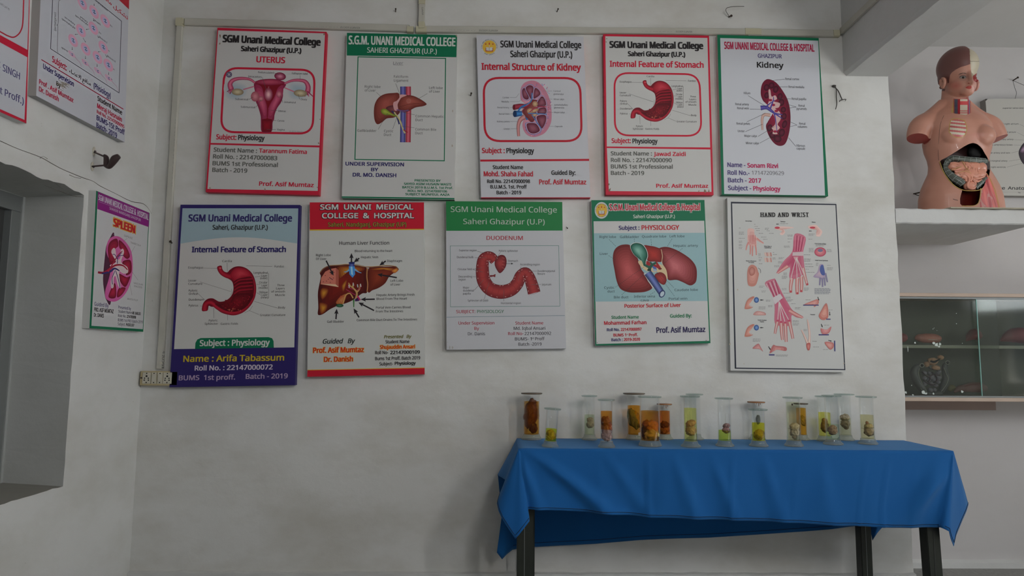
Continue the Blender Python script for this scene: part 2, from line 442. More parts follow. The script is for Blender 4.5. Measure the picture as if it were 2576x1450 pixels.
class Sheet:
    """a board on a wall. quad: TL,TR,BR,BL of its face, given in the photograph's pixels; drawing coordinates are those of a crop (ox, oy, scale)"""
    def __init__(s, name, label, quad, axis, val, thick, crop, base=PAPER, sides=None, group='anatomy boards hung on the walls', cat='poster'):
        s.crop, s.axis, s.val = crop, axis, val
        s.n = Vector((0, -1, 0)) if axis == 'y' else Vector((1, 0, 0))
        s.q = quad
        P = [s.pt(*p, 0, raw=True) for p in quad]
        s.loc = (P[2] + P[3]) / 2 - s.n * thick
        s.root = tag(empty(name, s.loc), label, cat, group)
        bm = bmesh.new()
        fr = [bm.verts.new(p) for p in P]; bk = [bm.verts.new(p - s.n * thick) for p in P]
        bm.faces.new(fr[::-1]); bm.faces.new(bk)
        cols = [base, base]
        sides = sides or [PAPER] * 4
        for i in range(4):
            bm.faces.new((fr[i], fr[(i + 1) % 4], bk[(i + 1) % 4], bk[i])); cols.append(sides[i])
        lay = bm.loops.layers.float_color.new('Col')
        bm.faces.ensure_lookup_table()
        for f, c in zip(bm.faces, cols):
            for l in f.loops: l[lay] = (*alb(c), 1)
        bmesh.ops.recalc_face_normals(bm, faces=bm.faces)
        obj('board', bm, M_print, s.root)
        s.parts = {}; s.cur = 'lettering'; s.k = 0
        e = lambda a, b: (b[1] - a[1]) / (b[0] - a[0])
        s.st, s.sb = e(quad[0], quad[1]), e(quad[3], quad[2])
        f2 = lambda a, b: (b[0] - a[0]) / (b[1] - a[1])
        s.sl, s.sr = f2(quad[0], quad[3]), f2(quad[1], quad[2])
    def px(s, x, y): return s.crop[0] + x / s.crop[2], s.crop[1] + y / s.crop[2]
    def pt(s, x, y, lift=0.0, raw=False):
        if not raw: x, y = s.px(x, y)
        v = s.val
        if s.axis == 'y': return on_y(x, y, v - lift)
        return on_x(x, y, v + lift)
    def slopes(s, x, y):
        X, Y = s.px(x, y); tl, tr, br, bl = s.q
        u = min(1, max(0, (X - (tl[0] + bl[0]) / 2) / ((tr[0] + br[0] - tl[0] - bl[0]) / 2)))
        yt, yb = lerp(tl[1], tr[1], u), lerp(bl[1], br[1], u)
        v = min(1, max(0, (Y - yt) / (yb - yt)))
        return lerp(s.st, s.sb, v), lerp(s.sl, s.sr, u)
    def part(s, name): s.cur = name; return s
    def _put(s, pts, faces, col):
        """pts in crop pixels; col one colour or one per vertex"""
        s.k += 1
        V, Fc, C = s.parts.setdefault(s.cur, ([], [], []))
        b = len(V); lift = 0.0001 + s.k * 4e-6
        for x, y in pts: V.append(s.pt(x, y, lift))
        per = isinstance(col, list)
        for f in faces:
            Fc.append(tuple(b + i for i in f)); C.append([alb(col[i]) for i in f] if per else [alb(col)] * len(f))
    def done(s):
        for nm, (V, Fc, C) in s.parts.items():
            bm = bmesh.new(); vs = [bm.verts.new(v) for v in V]
            lay = bm.loops.layers.float_color.new('Col')
            for f, c in zip(Fc, C):
                try: bf = bm.faces.new([vs[i] for i in f])
                except ValueError: continue
                bf.normal_update()
                for l, cc in zip(bf.loops, c): l[lay] = (*cc, 1)
                if bf.normal.dot(s.n) < 0: bf.normal_flip()
            obj(nm, bm, M_print, s.root)
        return s.root
    # ---- drawing
    def poly(s, pts, col, smooth=False, n=5):
        p = [(v.x, v.y) for v in crom([Vector((x, y, 0)) for x, y in pts], n, True)] if smooth else list(pts)
        s._put(p, [tuple(range(len(p)))], col); return s
    def blob(s, pts, c0, c1, n=7, ctr=None, smooth=True, k=0.92):
        """an outline shaded from c0 at its edge to c1 at ctr"""
        p = [(v.x, v.y) for v in crom([Vector((x, y, 0)) for x, y in pts], 4, True)] if smooth else list(pts)
        cx, cy = ctr or (sum(x for x, _ in p) / len(p), sum(y for _, y in p) / len(p))
        s._put(p, [tuple(range(len(p)))], c0)
        for i in range(1, n):
            t = i / n; f = 1 - t * k
            s._put([(cx + (x - cx) * f, cy + (y - cy) * f) for x, y in p], [tuple(range(len(p)))], mixc(c0, c1, t ** 0.8))
        return s
    def line(s, pts, w, col, smooth=0, closed=False):
        P = [Vector((x, y, 0)) for x, y in pts]
        if smooth: P = crom(P, smooth, closed)
        n = len(P); ww = w if isinstance(w, (list, tuple)) else None
        if ww: 
            ws = [lerp(ww[min(int(i / (n - 1) * (len(ww) - 1)), len(ww) - 2)], ww[min(int(i / (n - 1) * (len(ww) - 1)), len(ww) - 2) + 1], (i / (n - 1) * (len(ww) - 1)) - min(int(i / (n - 1) * (len(ww) - 1)), len(ww) - 2)) for i in range(n)]
        else: ws = [w] * n
        out = []
        for i, p in enumerate(P):
            a = P[i - 1] if (i or closed) else p; b = P[(i + 1) % n] if (i < n - 1 or closed) else p
            d1, d2 = (p - a), (b - p)
            d1 = d1.normalized() if d1.length > 1e-6 else d2.normalized()
            d2 = d2.normalized() if d2.length > 1e-6 else d1
            t = (d1 + d2); t = t.normalized() if t.length > 1e-6 else d1
            nn = Vector((-t.y, t.x, 0)); m = 1 / max(0.5, abs(nn.dot(Vector((-d1.y, d1.x, 0)))))
            h = ws[i] / 2 * m
            out += [(p.x + nn.x * h, p.y + nn.y * h), (p.x - nn.x * h, p.y - nn.y * h)]
        m = n if closed else n - 1
        s._put(out, [(2 * i, 2 * i + 1, 2 * ((i + 1) % n) + 1, 2 * ((i + 1) % n)) for i in range(m)], col); return s
    def tube(s, pts, w, c0, c1, n=5, smooth=6, sh=0.0):
        """a shaded pipe: c0 at its edges, c1 along the middle"""
        wl = w if isinstance(w, (list, tuple)) else [w, w]
        for i in range(n):
            t = i / n
            s.line([(x - sh * t, y - sh * t) for x, y in pts], [max(1, q * (1 - t * 0.9)) for q in wl], mixc(c0, c1, t), smooth)
        return s
    def ell(s, cx, cy, rx, ry, col, rot=0, c1=None, n=5, skew=False, seg=28):
        sr = s.slopes(cx, cy)[0] if skew else 0
        for i in range(n if c1 else 1):
            f = 1 - i / n * 0.9
            p = []
            for k in range(seg):
                a = 2 * math.pi * k / seg; x, y = rx * f * math.cos(a), ry * f * math.sin(a)
                x, y = x * math.cos(rot) - y * math.sin(rot), x * math.sin(rot) + y * math.cos(rot)
                p.append((cx + x, cy + y + sr * x))
            s._put(p, [tuple(range(seg))], mixc(col, c1, i / n) if c1 else col)
        return s
    def ring(s, cx, cy, rx, ry, w, col, skew=False):
        sr = s.slopes(cx, cy)[0] if skew else 0
        return s.line([(cx + rx * math.cos(a * .2244), cy + ry * math.sin(a * .2244) + sr * rx * math.cos(a * .2244)) for a in range(28)], w, col, closed=True)
    def rrect(s, q, r, w, col, fill=None):
        """rounded rectangle through four corners TL TR BR BL"""
        pts = []
        for i in range(4):
            c, a, b = Vector(q[i]), Vector(q[i - 1]), Vector(q[(i + 1) % 4])
            p0 = c + (a - c).normalized() * r; p1 = c + (b - c).normalized() * r
            for k in range(9):
                t = k / 8; v = (1 - t) ** 2 * p0 + 2 * t * (1 - t) * c + t * t * p1
                v = v.lerp((p0 + p1) / 2 + (c - (p0 + p1) / 2) * 0.41, 0.0)
                pts.append((v.x, v.y))
        if fill: s._put(pts, [tuple(range(len(pts)))], fill)
        return s.line(pts, w, col, closed=True)
    def arrow(s, a, b, w, col, head=None):
        a, b = Vector(a), Vector(b); d = (b - a).normalized(); n = Vector((-d.y, d.x)); h = head or w * 3.2
        m = b - d * h
        s.line([tuple(a), tuple(m + d * h * .25)], w, col)
        return s.poly([tuple(b), tuple(m + n * h * .42), tuple(m + d * h * .2), tuple(m - n * h * .42)], col)
    def t(s, txt, x0, x1, base, cap, col=BLK, b=0.0, it=0.0, font=None, res=2, rot=0, cv=None):
        """lettering whose ink runs x0..x1 on a baseline that passes base at its middle; b: weight added, as a share of cap"""
        V, Fc = glyphs(txt, font or FONT, res); k0 = s.k
        if not V: return s
        xs = [v[0] for v in V]; xa, xb = min(xs), max(xs)
        bb = .6 * b * cap; by = bb * .55
        if b < .15: bb = min(bb, (.15 if b > .1 else .088) * (x1 - x0) / max(1, len(txt)))
        x0 += bb; x1 -= bb; c2 = cap - 2 * by; base -= by
        ch = CAPH
        xm = (x0 + x1) / 2; rs, cs = s.slopes(xm, base - cap / 2)
        sh = [(0, 0)] if b == 0 else ([(-bb, 0), (bb, 0)] if b < .05 else [(-bb, -by), (bb, -by), (-bb, by), (bb, by), (0, 0)])
        for ox, oy in sh:
            p = []
            for x, y in V:
                dx = ((x - xa) / (xb - xa) - .5) * (x1 - x0); dy = -y * c2 / ch
                dx += -it * dy
                if rot: dx, dy = -dx, -dy - cap
                dx += ox; dy += oy
                p.append((xm + dx + cs * dy, base + dy + rs * dx))
            s._put(p, Fc, col)
        if b < .15: s.k = k0
        return s
    def ts(s, rows, col=BLK, cap=None, b=0.0):
        for r in rows: s.t(r[0], r[1], r[2], r[3], r[4] if len(r) > 4 else cap, col, b, res=1)
        return s
    def lines(s, segs, w, col=(60, 58, 56)):
        for g in segs: s.line(g, w, col)
        return s
    def arc_text(s, txt, cx, cy, r, a0, a1, h, col, ry=1.0):
        n = len(txt)
        for i, ch in enumerate(txt):
            if ch == ' ': continue
            a = lerp(a0, a1, i / (n - 1)); V, Fc = glyphs(ch, FONT, 1)
            if not V: continue
            mx = (min(v[0] for v in V) + max(v[0] for v in V)) / 2; k = h / CAPH
            p = []
            for x, y in V:
                lx, ly = (x - mx) * k, y * k
                if ry < 0: lx, ly = lx, ly - h
                rr = r + (ly if ry > 0 else -ly - 0)
                ang = a + (lx / r if ry > 0 else -lx / r)
                p.append((cx + rr * math.sin(ang), cy - rr * math.cos(ang)))
            s._put(p, Fc, col); s.k -= 1
        s.k += 1
        return s
    def crest(s, cx, cy, rx, ry):
        s.part('crest')
        s.ell(cx, cy, rx, ry, (150, 150, 150))
        s.ell(cx, cy, rx * .8, ry * .8, (165, 132, 45))
        s.arc_text('S.G.M. UNANI MEDICAL COLLEGE & HOSPITAL', cx, cy, rx * .84, R(-100), R(100), rx * .13, BLK)
        s.arc_text('SAHERI GHAZIPUR', cx, cy, rx * .84, R(218), R(142), rx * .13, BLK, -1)
        s.poly([(cx - rx * .45, cy + ry * .1), (cx - rx * .45, cy + ry * .5), (cx + rx * .45, cy + ry * .5), (cx + rx * .45, cy + ry * .1)], (120, 25, 35))
        s.poly([(cx - rx * .38, cy), (cx, cy + ry * .06), (cx + rx * .38, cy), (cx + rx * .38, cy + ry * .4), (cx, cy + ry * .44), (cx - rx * .38, cy + ry * .4)], (150, 150, 145))
        s.line([(cx, cy + ry * .06), (cx, cy + ry * .44)], rx * .04, (90, 80, 70))
        s.poly([(cx - rx * .05, cy), (cx - rx * .04, cy - ry * .28), (cx + rx * .04, cy - ry * .28), (cx + rx * .05, cy)], (150, 140, 120))
        s.poly([(cx, cy - ry * .56), (cx + rx * .08, cy - ry * .38), (cx, cy - ry * .26), (cx - rx * .08, cy - ry * .38)], (150, 45, 30), True, 3)
        for sx in (-1, 1): s.ell(cx + sx * rx * .42, cy - ry * .36, rx * .08, ry * .08, (140, 40, 35))
        s.part('lettering'); return s
    def stain(s, spots, col=(92, 70, 52)):
        s.part('rust_stain')
        for i, (x, y, r) in enumerate(spots):
            s.poly([(x + r * random.uniform(.3, 1) * math.cos(a * .9), y + r * random.uniform(.4, 1.6) * math.sin(a * .9)) for a in range(7)], mixc(col, PAPER, random.uniform(0, .45)))
        s.part('lettering'); return s
YF = D - 0.03
# ================================================================== the boards
def stomach(s, ax, bx, ay, by, lw=2.0):
    """the stomach plate that two of the boards share"""
    X = lambda x: ax + (x - 303) * bx
    Y = lambda y: ay + (y - 440) * by
    m = lambda pts: [(X(x), Y(y)) for x, y in pts]
    s.part('illustration')
    out = [(385, 445), (400, 435), (415, 437), (418, 455), (430, 474), (452, 481), (468, 464), (500, 443), (540, 440), (580, 455), (615, 490), (635, 540), (642, 600), (632, 660), (605, 710), (570, 745), (520, 770), (470, 778), (420, 765), (390, 745), (370, 725), (345, 720), (330, 715), (323, 745), (303, 752), (285, 748), (287, 715), (300, 685), (325, 665), (355, 662), (375, 672), (400, 685), (435, 680), (465, 660), (485, 630), (492, 590), (485, 550), (465, 530), (430, 512), (405, 492), (389, 468)]
    s.poly(m(out), (88, 8, 22), True)
    s.tube(m([(400, 441), (404, 465), (425, 492), (470, 510), (525, 490), (575, 490), (612, 540), (622, 600), (612, 655), (585, 705), (540, 745), (480, 762), (425, 748), (385, 725), (350, 694), (322, 694), (306, 712), (303, 748)]), [X(330) - X(300)] * 5 + [(X(340) - X(300))] * 6 + [X(326) - X(300)] * 4 + [X(334) - X(300)] * 2, (105, 10, 26), (150, 24, 42), 5)
    s.blob(m([(470, 500), (500, 455), (545, 448), (590, 470), (612, 510), (560, 518), (505, 545), (485, 530)]), (118, 12, 28), (158, 48, 58), 6, (X(540), Y(488)))
    s.ell(X(405), Y(452), (X(315) - X(303)) * .6, 5 * by, (170, 70, 75))
    s.blob(m([(490, 560), (515, 530), (560, 518), (607, 512), (624, 555), (626, 620), (604, 685), (560, 735), (500, 756), (440, 748), (390, 718), (372, 700), (410, 697), (455, 692), (486, 655), (500, 610)]), (74, 4, 14), (96, 8, 20), 4)
    for k in range(4):
        y = 540 + k * 24
        s.line(m([(496, y + 20), (530, y - 4), (575, y - 10), (618, y - 14)]), lw * 4.5, (120, 14, 30), 5)
        s.line(m([(496, y + 27), (530, y + 6), (575, y), (618, y - 5)]), lw * 2.0, (58, 2, 10), 5)
    s.blob(m([(498, 636), (540, 626), (622, 632), (600, 690), (556, 735), (500, 754), (440, 746), (392, 716), (420, 700), (470, 690)]), (66, 3, 12), (104, 10, 22), 5)
    rnd = random.Random(5)
    for i in range(60):
        a, q = rnd.random(), rnd.random()
        x = lerp(400, 600, a); y = lerp(715, 668, a) + (q - .3) * 50 * (1 - abs(a - .5))
        if a > .6: y = lerp(640, 715, q)
        s.ell(X(x), Y(y), 4 * bx, 2.2 * by, rnd.choice([(128, 20, 34), (88, 6, 16), (50, 2, 8)]), rnd.random() * 3)
    for i in range(16):
        s.ell(X(455 + rnd.random() * 85), Y(728 + rnd.random() * 22), 5 * bx, 2 * by, (152, 72, 55), rnd.random() * 3)
    s.part('caption_lettering')
    for w_, a, b_, y in (('Cardia', 418, 481, 410), ('Esophagus', 195, 293, 455), ('Fundus', 762, 824, 447), ('Lesser', 195, 249, 545), ('Curvature', 195, 287, 568), ('Pyloric', 198, 256, 615), ('Orifice', 198, 256, 638), ('Duodenum', 198, 298, 678), ('Pylorus', 198, 260, 719), ('Pyloric', 330, 388, 823), ('Sphincter', 303, 390, 846), ('Gastric Folds', 407, 522, 846), ('Greater Curvature', 666, 833, 785), ('Body', 786, 832, 733), ('Longitudinal', 625, 716, 491), ('Layer', 674, 714, 512), ('(outer)', 667, 714, 529), ('Circular', 660, 715, 559), ('Layer', 677, 716, 578), ('(middle)', 656, 716, 596), ('Oblique', 660, 716, 627), ('Layer', 678, 717, 645), ('(inner)', 672, 718, 663), ('Three', 779, 827, 578), ('Layers', 772, 829, 600), ('of smooth', 740, 830, 622), ('Muscle', 766, 830, 646)):
        s.t(w_, X(a), X(b_), Y(y), 14.5 * by, (42, 38, 38), .02, res=1)
    s.part('leader_lines')
    for g in ([(450, 414), (453, 478)], [(295, 452), (388, 453)], [(575, 436), (747, 440)], [(272, 548), (475, 615)], [(252, 622), (303, 672)], [(272, 715), (290, 715)], [(362, 728), (363, 800)], [(453, 775), (453, 815)], [(595, 747), (660, 775)], [(628, 683), (783, 730)], [(632, 515), (670, 507)], [(642, 565), (670, 566)], [(645, 622), (675, 642)], [(716, 488), (722, 488), (723, 660), (717, 660)], [(480, 596), (482, 620), (474, 642)], [(565, 763), (600, 745), (618, 714)]):
        s.line(m(g), lw, (78, 74, 72))
    s.part('lettering')

# ---------------------------------------------------------------- uterus
c = (500, 50, 3.1514)
Q = lambda c, *p: [(c[0] + x / c[2], c[1] + y / c[2]) for x, y in p]
s = Sheet('anatomy_poster', 'red-bordered uterus board with two pink tubes drawn', Q(c, (148, 62), (1013, 95), (953, 1390), (55, 1366)), 'y', YF, .03, c, RED, [RED, RED, RED, RED])
s.part('printed_panel').poly([(154, 83), (1001, 107), (957, 997), (95, 976)], PAPER).poly([(94, 990), (956, 1012), (943, 1357), (69, 1341)], PAPER)
s.part('rounded_frame').rrect([(203, 381), (920, 398), (903, 903), (174, 889)], 110, 17, RED, (152, 151, 150))
s.part('illustration')
for x in (300, 800): s.blob([(x - 85, 490), (x + 70, 510), (x + 85, 590), (x, 640), (x - 90, 610)], (149, 149, 149), (112, 130, 142), 8)
s.blob([(440, 505), (475, 478), (550, 468), (625, 471), (664, 488), (687, 505), (690, 522), (665, 560), (668, 600), (655, 650), (622, 700), (602, 750), (597, 790), (586, 815), (576, 888), (500, 888), (492, 810), (490, 760), (470, 690), (450, 640), (447, 580), (438, 530)], (104, 26, 50), (150, 62, 84), 5)
s.poly([(446, 502), (560, 517), (682, 506), (640, 540), (612, 600), (582, 650), (552, 700), (546, 780), (582, 790), (573, 888), (504, 888), (500, 790), (540, 780), (538, 700), (520, 650), (500, 580), (480, 530)], (98, 8, 22))
s.blob([(500, 790), (582, 790), (573, 888), (504, 888)], (88, 6, 20), (120, 14, 30), 4, smooth=False)
s.blob([(453, 515), (500, 535), (520, 615), (541, 690), (538, 775), (521, 780), (505, 740), (470, 660), (450, 590)], (120, 34, 62), (164, 78, 100), 5)
s.blob([(668, 520), (628, 540), (600, 610), (556, 690), (549, 775), (570, 780), (592, 740), (627, 670), (664, 600)], (120, 34, 62), (164, 78, 100), 5)
s.blob([(440, 500), (480, 478), (560, 469), (640, 478), (686, 503), (560, 518)], (110, 26, 50), (150, 62, 82), 4)
s.ell(552, 592, 34, 52, (108, 40, 58), 0, (190, 160, 160), 7)
s.line([(552, 545), (555, 528)], 10, (120, 60, 70))
s.ell(645, 448, 46, 31, (96, 24, 48), .15, (175, 120, 135), 6)
for g in (([(445, 500), (405, 472), (335, 464), (275, 477), (248, 510), (258, 552)], 1), ([(680, 505), (740, 482), (800, 479), (845, 491), (867, 530), (862, 575)], 1)):
    s.tube(g[0], [16, 20, 24, 30, 38, 44], (118, 36, 62), (178, 96, 116), 5)
for cx, cy in ((268, 560), (862, 580)):
    for k in range(9): s.line([(cx, cy - 14), (cx - 44 + k * 11, cy + 10 + (k % 3) * 9)], 7, (148, 62, 88) if k % 2 else (112, 30, 56))
s.ell(447, 608, 34, 40, (128, 66, 76), 0, (168, 112, 118), 4).ell(493, 626, 22, 21, (128, 66, 76), 0, (170, 116, 120), 4).ell(637, 590, 23, 28, (128, 60, 76), 0, (176, 120, 126), 4)
s.line([(352, 553), (440, 528)], 9, (158, 84, 104)).line([(680, 538), (756, 570)], 9, (158, 84, 104))
s.ell(308, 572, 48, 27, (112, 98, 78), .05, (168, 158, 128), 5).ell(806, 582, 54, 28, (112, 98, 78), .08, (168, 158, 128), 5)
s.ell(240, 434, 24, 24, (78, 72, 92)).line([(230, 424), (250, 444)], 4, (150, 148, 150)).line([(250, 424), (230, 444)], 4, (150, 148, 150))
s.part('caption_lettering').ts([('Pedunculated', 470, 594, 425), ('Fallopian tube', 738, 864, 433), ('Intracavitary', 392, 500, 458), ('Subserosal', 288, 391, 637), ('Submucosal', 332, 447, 699), ('Intramural', 678, 768, 661), ('Ovary', 808, 858, 638), ('Uterus', 630, 690, 731), ('Cervix', 624, 679, 808), ('Vagina', 620, 681, 878)], (45, 42, 48), 15, .03)
s.t('\u00a9 2010 Medic', 718, 826, 892, 12, (105, 102, 104))
s.part('leader_lines').lines([[(598, 420), (640, 437)], [(803, 440), (803, 472)], [(503, 455), (541, 572)], [(397, 632), (432, 612)], [(455, 692), (492, 635)], [(668, 657), (645, 600)], [(800, 630), (788, 590)], [(622, 720), (570, 718)], [(617, 800), (585, 798)], [(612, 871), (540, 868)]], 2.5)
s.part('lettering').t('SGM Unani Medical College', 187, 966, 192, 60, BLK, .13).t('Saheri Ghazipur (U.P.)', 333, 813, 257, 42, BLK, .13).t('UTERUS', 455, 684, 341, 49, RED, .09)
s.t('Subject:', 137, 298, 950, 40, RED, .09).t('Physiology', 311, 521, 955, 40, BLK, .09)
s.t('Student Name :', 117, 461, 1051, 34, GRY, .08).t('Tarannum Fatima', 477, 857, 1059, 34, RED, .08).t('Roll No. : 22147000083', 112, 622, 1107, 34, GRY, .08).t('BUMS 1st Professional', 108, 626, 1161, 34, GRY, .08).t('Batch - 2019', 106, 384, 1210, 34, GRY, .08).t('Prof. Asif Mumtaz', 477, 911, 1322, 35, RED, .09)
s.stain([(170, 130, 12), (165, 190, 9), (995, 112, 9), (962, 790, 7), (950, 980, 8), (90, 1335, 10), (523, 1345, 9), (940, 1330, 6)])
s.done()

# ---------------------------------------------------------------- liver, green header
c = (840, 70, 3.2955)
s = Sheet('anatomy_poster', 'green-headed board with a brown liver in a thin green frame, in the top row', Q(c, (108, 42), (1021, 60), (999, 1426), (65, 1412)), 'y', YF, .03, c, PAPER, [GRN, PAPER, GRN, PAPER])
s.part('header_band').poly([(108, 42), (1021, 60), (1015, 244), (107, 230)], GRN).part('footer_band').poly([(65, 1398), (1000, 1412), (999, 1424), (65, 1410)], GRN)
s.part('thin_frame').line([(200, 241), (926, 254), (915, 1103), (174, 1092)], 8, GRN, closed=True)
s.part('illustration')
s.tube([(572, 487), (573, 560)], 46, (40, 38, 84), (98, 98, 150), 5, 0).tube([(617, 487), (618, 560)], 42, (110, 18, 34), (172, 92, 104), 5, 0)
s.tube([(574, 690), (570, 950)], 44, (40, 38, 84), (98, 98, 150), 5, 0).tube([(620, 670), (615, 950)], 42, (110, 18, 34), (172, 92, 104), 5, 0)
s.blob([(540, 546), (490, 541), (420, 550), (370, 580), (340, 630), (331, 690), (335, 755), (350, 793), (372, 799), (408, 777), (440, 752), (500, 744), (540, 712), (548, 690), (545, 620)], (84, 34, 28), (132, 66, 58), 7, (430, 620))
s.blob([(430, 668), (470, 645), (520, 650), (545, 690), (520, 720), (480, 705)], (70, 30, 34), (104, 56, 56), 4)
s.blob([(545, 570), (600, 559), (660, 565), (720, 594), (758, 620), (768, 636), (740, 650), (680, 660), (640, 680), (600, 700), (558, 692), (530, 668), (525, 635)], (82, 32, 26), (134, 68, 58), 7, (640, 605))
s.line([(535, 660), (600, 640), (680, 628), (766, 636)], 3, (72, 28, 24), 5)
s.poly([(545, 555), (592, 555), (602, 562), (560, 580), (540, 610), (528, 640), (532, 682), (505, 686), (492, 650), (495, 618), (520, 606), (543, 578)], (158, 118, 118), True)
s.ring(620, 607, 17, 17, 3, (140, 92, 84)).ring(620, 608, 8, 8, 3, (140, 92, 84))
s.line([(480, 690), (520, 735), (542, 800)], 12, (34, 34, 74), 5).line([(520, 680), (580, 690), (620, 684)], 10, (82, 58, 100), 4)
s.line([(500, 700), (548, 770), (568, 830), (588, 875)], 11, (150, 140, 96), 5).line([(575, 845), (612, 868)], 7, (118, 24, 30))
s.blob([(390, 690), (400, 673), (430, 672), (455, 690), (482, 712), (508, 722), (525, 736), (500, 736), (468, 725), (430, 725), (400, 712)], (84, 96, 28), (138, 148, 58), 5, (425, 695))
s.part('caption_lettering').t('Liver', 490, 573, 303, 22, (78, 78, 82), 0, .1)
s.ts([('Falciform', 497, 615, 415), ('Ligament', 497, 617, 447), ('Right lobe', 255, 386, 498), ('of Liver', 255, 346, 529), ('Left lobe', 789, 902, 508), ('of Liver', 789, 880, 538), ('Common Hepatic', 676, 911, 744), ('Duct', 676, 737, 774), ('Common Bile', 674, 848, 853), ('Duct', 674, 735, 883), ('Gallbladder', 193, 352, 863), ('Cystic', 414, 492, 866), ('Duct', 414, 475, 897)], (48, 46, 46), 20)
s.part('leader_lines').lines([[(492, 308), (575, 310)], [(512, 462), (550, 560)], [(352, 535), (405, 585)], [(775, 545), (690, 595)], [(670, 722), (545, 695)], [(668, 830), (565, 815)], [(367, 843), (445, 708)], [(487, 840), (520, 750)]], 2.4)
WHT = (158, 160, 156)
s.part('lettering').t('S.G.M. UNANI MEDICAL COLLEGE', 121, 1007, 145, 72, WHT, .08).t('SAHERI GHAZIPUR (U.P.)', 275, 853, 211, 44, WHT, .04)
s.t('UNDER SUPERVISION', 95, 581, 1146, 31, NAVY, .1).t('BY', 307, 368, 1190, 29, NAVY, .1).t('DR. MO. DANISH', 155, 517, 1237, 32, NAVY, .1)
for w_, a, b_, y in (('PRESENTED BY', 668, 885, 1277), ('SAYED ASIM HUSAIN WASTI', 580, 973, 1306), ('BATCH 2019 B.U.M.S. 1st Prof.', 566, 986, 1335), ('ROLL NO. 22147000106', 612, 939, 1364), ('SUBJECT MUNFEUL AAZA', 592, 959, 1392)): s.t(w_, a, b_, y, 19, GRN, .1)
s.stain([(1016, 66, 7), (985, 690, 8), (980, 980, 10)], (120, 105, 90)); s.done()

# ---------------------------------------------------------------- internal structure of kidney
c = (1180, 70, 3.297); CW = (148, 148, 152)
s = Sheet('anatomy_poster', 'white crested board with a pink cut kidney in a rounded red frame', Q(c, (62, 62), (949, 73), (1007, 1411), (99, 1411)), 'y', YF, .03, c, CW, [CW, RED, RED, CW])
s.crest(168, 160, 70, 70)
s.part('rounded_frame').rrect([(120, 416), (921, 417), (935, 940), (131, 940)], 130, 18, (140, 18, 34)).line([(93, 1102), (996, 1096)], 17, (140, 18, 34)).line([(99, 1409), (1007, 1409)], 4, RED)
s.part('illustration')
s.blob([(425, 560), (430, 500), (455, 460), (500, 440), (545, 440), (590, 465), (630, 510), (660, 570), (680, 650), (685, 740), (675, 800), (640, 860), (600, 890), (540, 907), (490, 895), (457, 860), (442, 810), (452, 770), (478, 750), (470, 735), (440, 705), (440, 680), (480, 640), (490, 625), (458, 622), (430, 600)], (150, 96, 112), (170, 126, 138), 5)
rnd = random.Random(2)
for i in range(110):
    a = rnd.uniform(-2.6, 2.4); rr = rnd.uniform(.88, 1.0)
    x, y = 565 + 110 * rr * math.cos(a) - 30 * math.sin(a), 675 + 222 * rr * math.sin(a)
    s.line([(x, y), (x + rnd.uniform(-9, 9), y + rnd.uniform(-9, 9))], 4, rnd.choice([(140, 46, 76), (176, 130, 144), (90, 90, 140)]))
s.blob([(440, 690), (480, 650), (512, 600), (545, 596), (590, 610), (600, 650), (590, 720), (560, 745), (525, 785), (492, 765), (466, 735)], (88, 32, 34), (120, 62, 56), 4)
BL = (58, 96, 138)
for p, ct in (([(443, 560), (440, 520), (455, 500), (475, 520), (496, 580), (480, 596), (455, 586)], (465, 545)), ([(470, 500), (500, 476), (532, 490), (530, 540), (516, 592), (490, 550)], (505, 525)), ([(545, 503), (575, 513), (592, 550), (560, 578), (535, 583)], (560, 540)), ([(565, 622), (600, 570), (627, 590), (636, 645), (570, 656)], (605, 618)), ([(575, 672), (633, 662), (637, 710), (572, 712)], (610, 690)), ([(560, 737), (632, 725), (636, 780), (606, 836), (585, 812)], (608, 775)), ([(478, 800), (520, 790), (560, 800), (587, 852), (540, 877), (495, 862)], (530, 832))):
    s.poly([(ct[0] + (x - ct[0]) * 1.22, ct[1] + (y - ct[1]) * 1.18) for x, y in p], BL, True)
    s.poly([(ct[0] + (x - ct[0]) * 1.12, ct[1] + (y - ct[1]) * 1.1) for x, y in p], (160, 120, 134), True)
    s.blob(p, (72, 24, 40), (122, 72, 84), 4, ct)
for x, y, a, b_ in ((548, 632, 22, 24), (540, 688, 40, 14), (545, 722, 22, 14), (505, 690, 26, 22)): s.ell(x, y, a, b_, (128, 96, 74), -.3, (168, 146, 112), 3)
s.tube([(372, 660), (420, 650), (470, 648), (500, 630)], [46, 40, 34, 24], (88, 16, 32), (140, 46, 62), 4).ell(372, 660, 11, 22, (74, 10, 22))
s.line([(440, 660), (490, 630), (518, 600), (522, 540)], 9, BL, 5).line([(500, 700), (560, 660), (640, 655)], 8, (130, 40, 60), 4).line([(490, 710), (560, 712), (645, 718)], 8, BL, 4).line([(520, 720), (560, 780), (600, 838)], 7, BL, 4)
s.tube([(382, 714), (440, 710)], [54, 36], (14, 52, 96), (52, 110, 160), 5, 0).ell(380, 714, 16, 27, (10, 34, 66))
s.line([(410, 690), (430, 660), (470, 640)], 14, (30, 80, 130), 4).line([(430, 725), (460, 742), (485, 762)], 14, (30, 80, 130), 4)
s.tube([(462, 738), (425, 765), (408, 820), (412, 900)], [44, 34, 26, 22], (120, 70, 70), (172, 124, 122), 4)
s.part('caption_lettering').ts([('Cortex', 278, 331, 585), ('Medulla', 270, 331, 619), ('Renal Artery', 235, 333, 668), ('Renal Vein', 248, 335, 721), ('Kidney pelvis', 232, 337, 784), ('Ureter', 289, 339, 845), ('Cortical', 700, 759, 531), ('glomerulus', 700, 785, 556), ('Minor calyx', 702, 790, 599), ('Juxtamedullary', 705, 821, 646), ('glomerulus', 705, 790, 669), ('Major calyx', 706, 795, 708), ('Capsule', 711, 775, 824)], (72, 70, 74), 13)
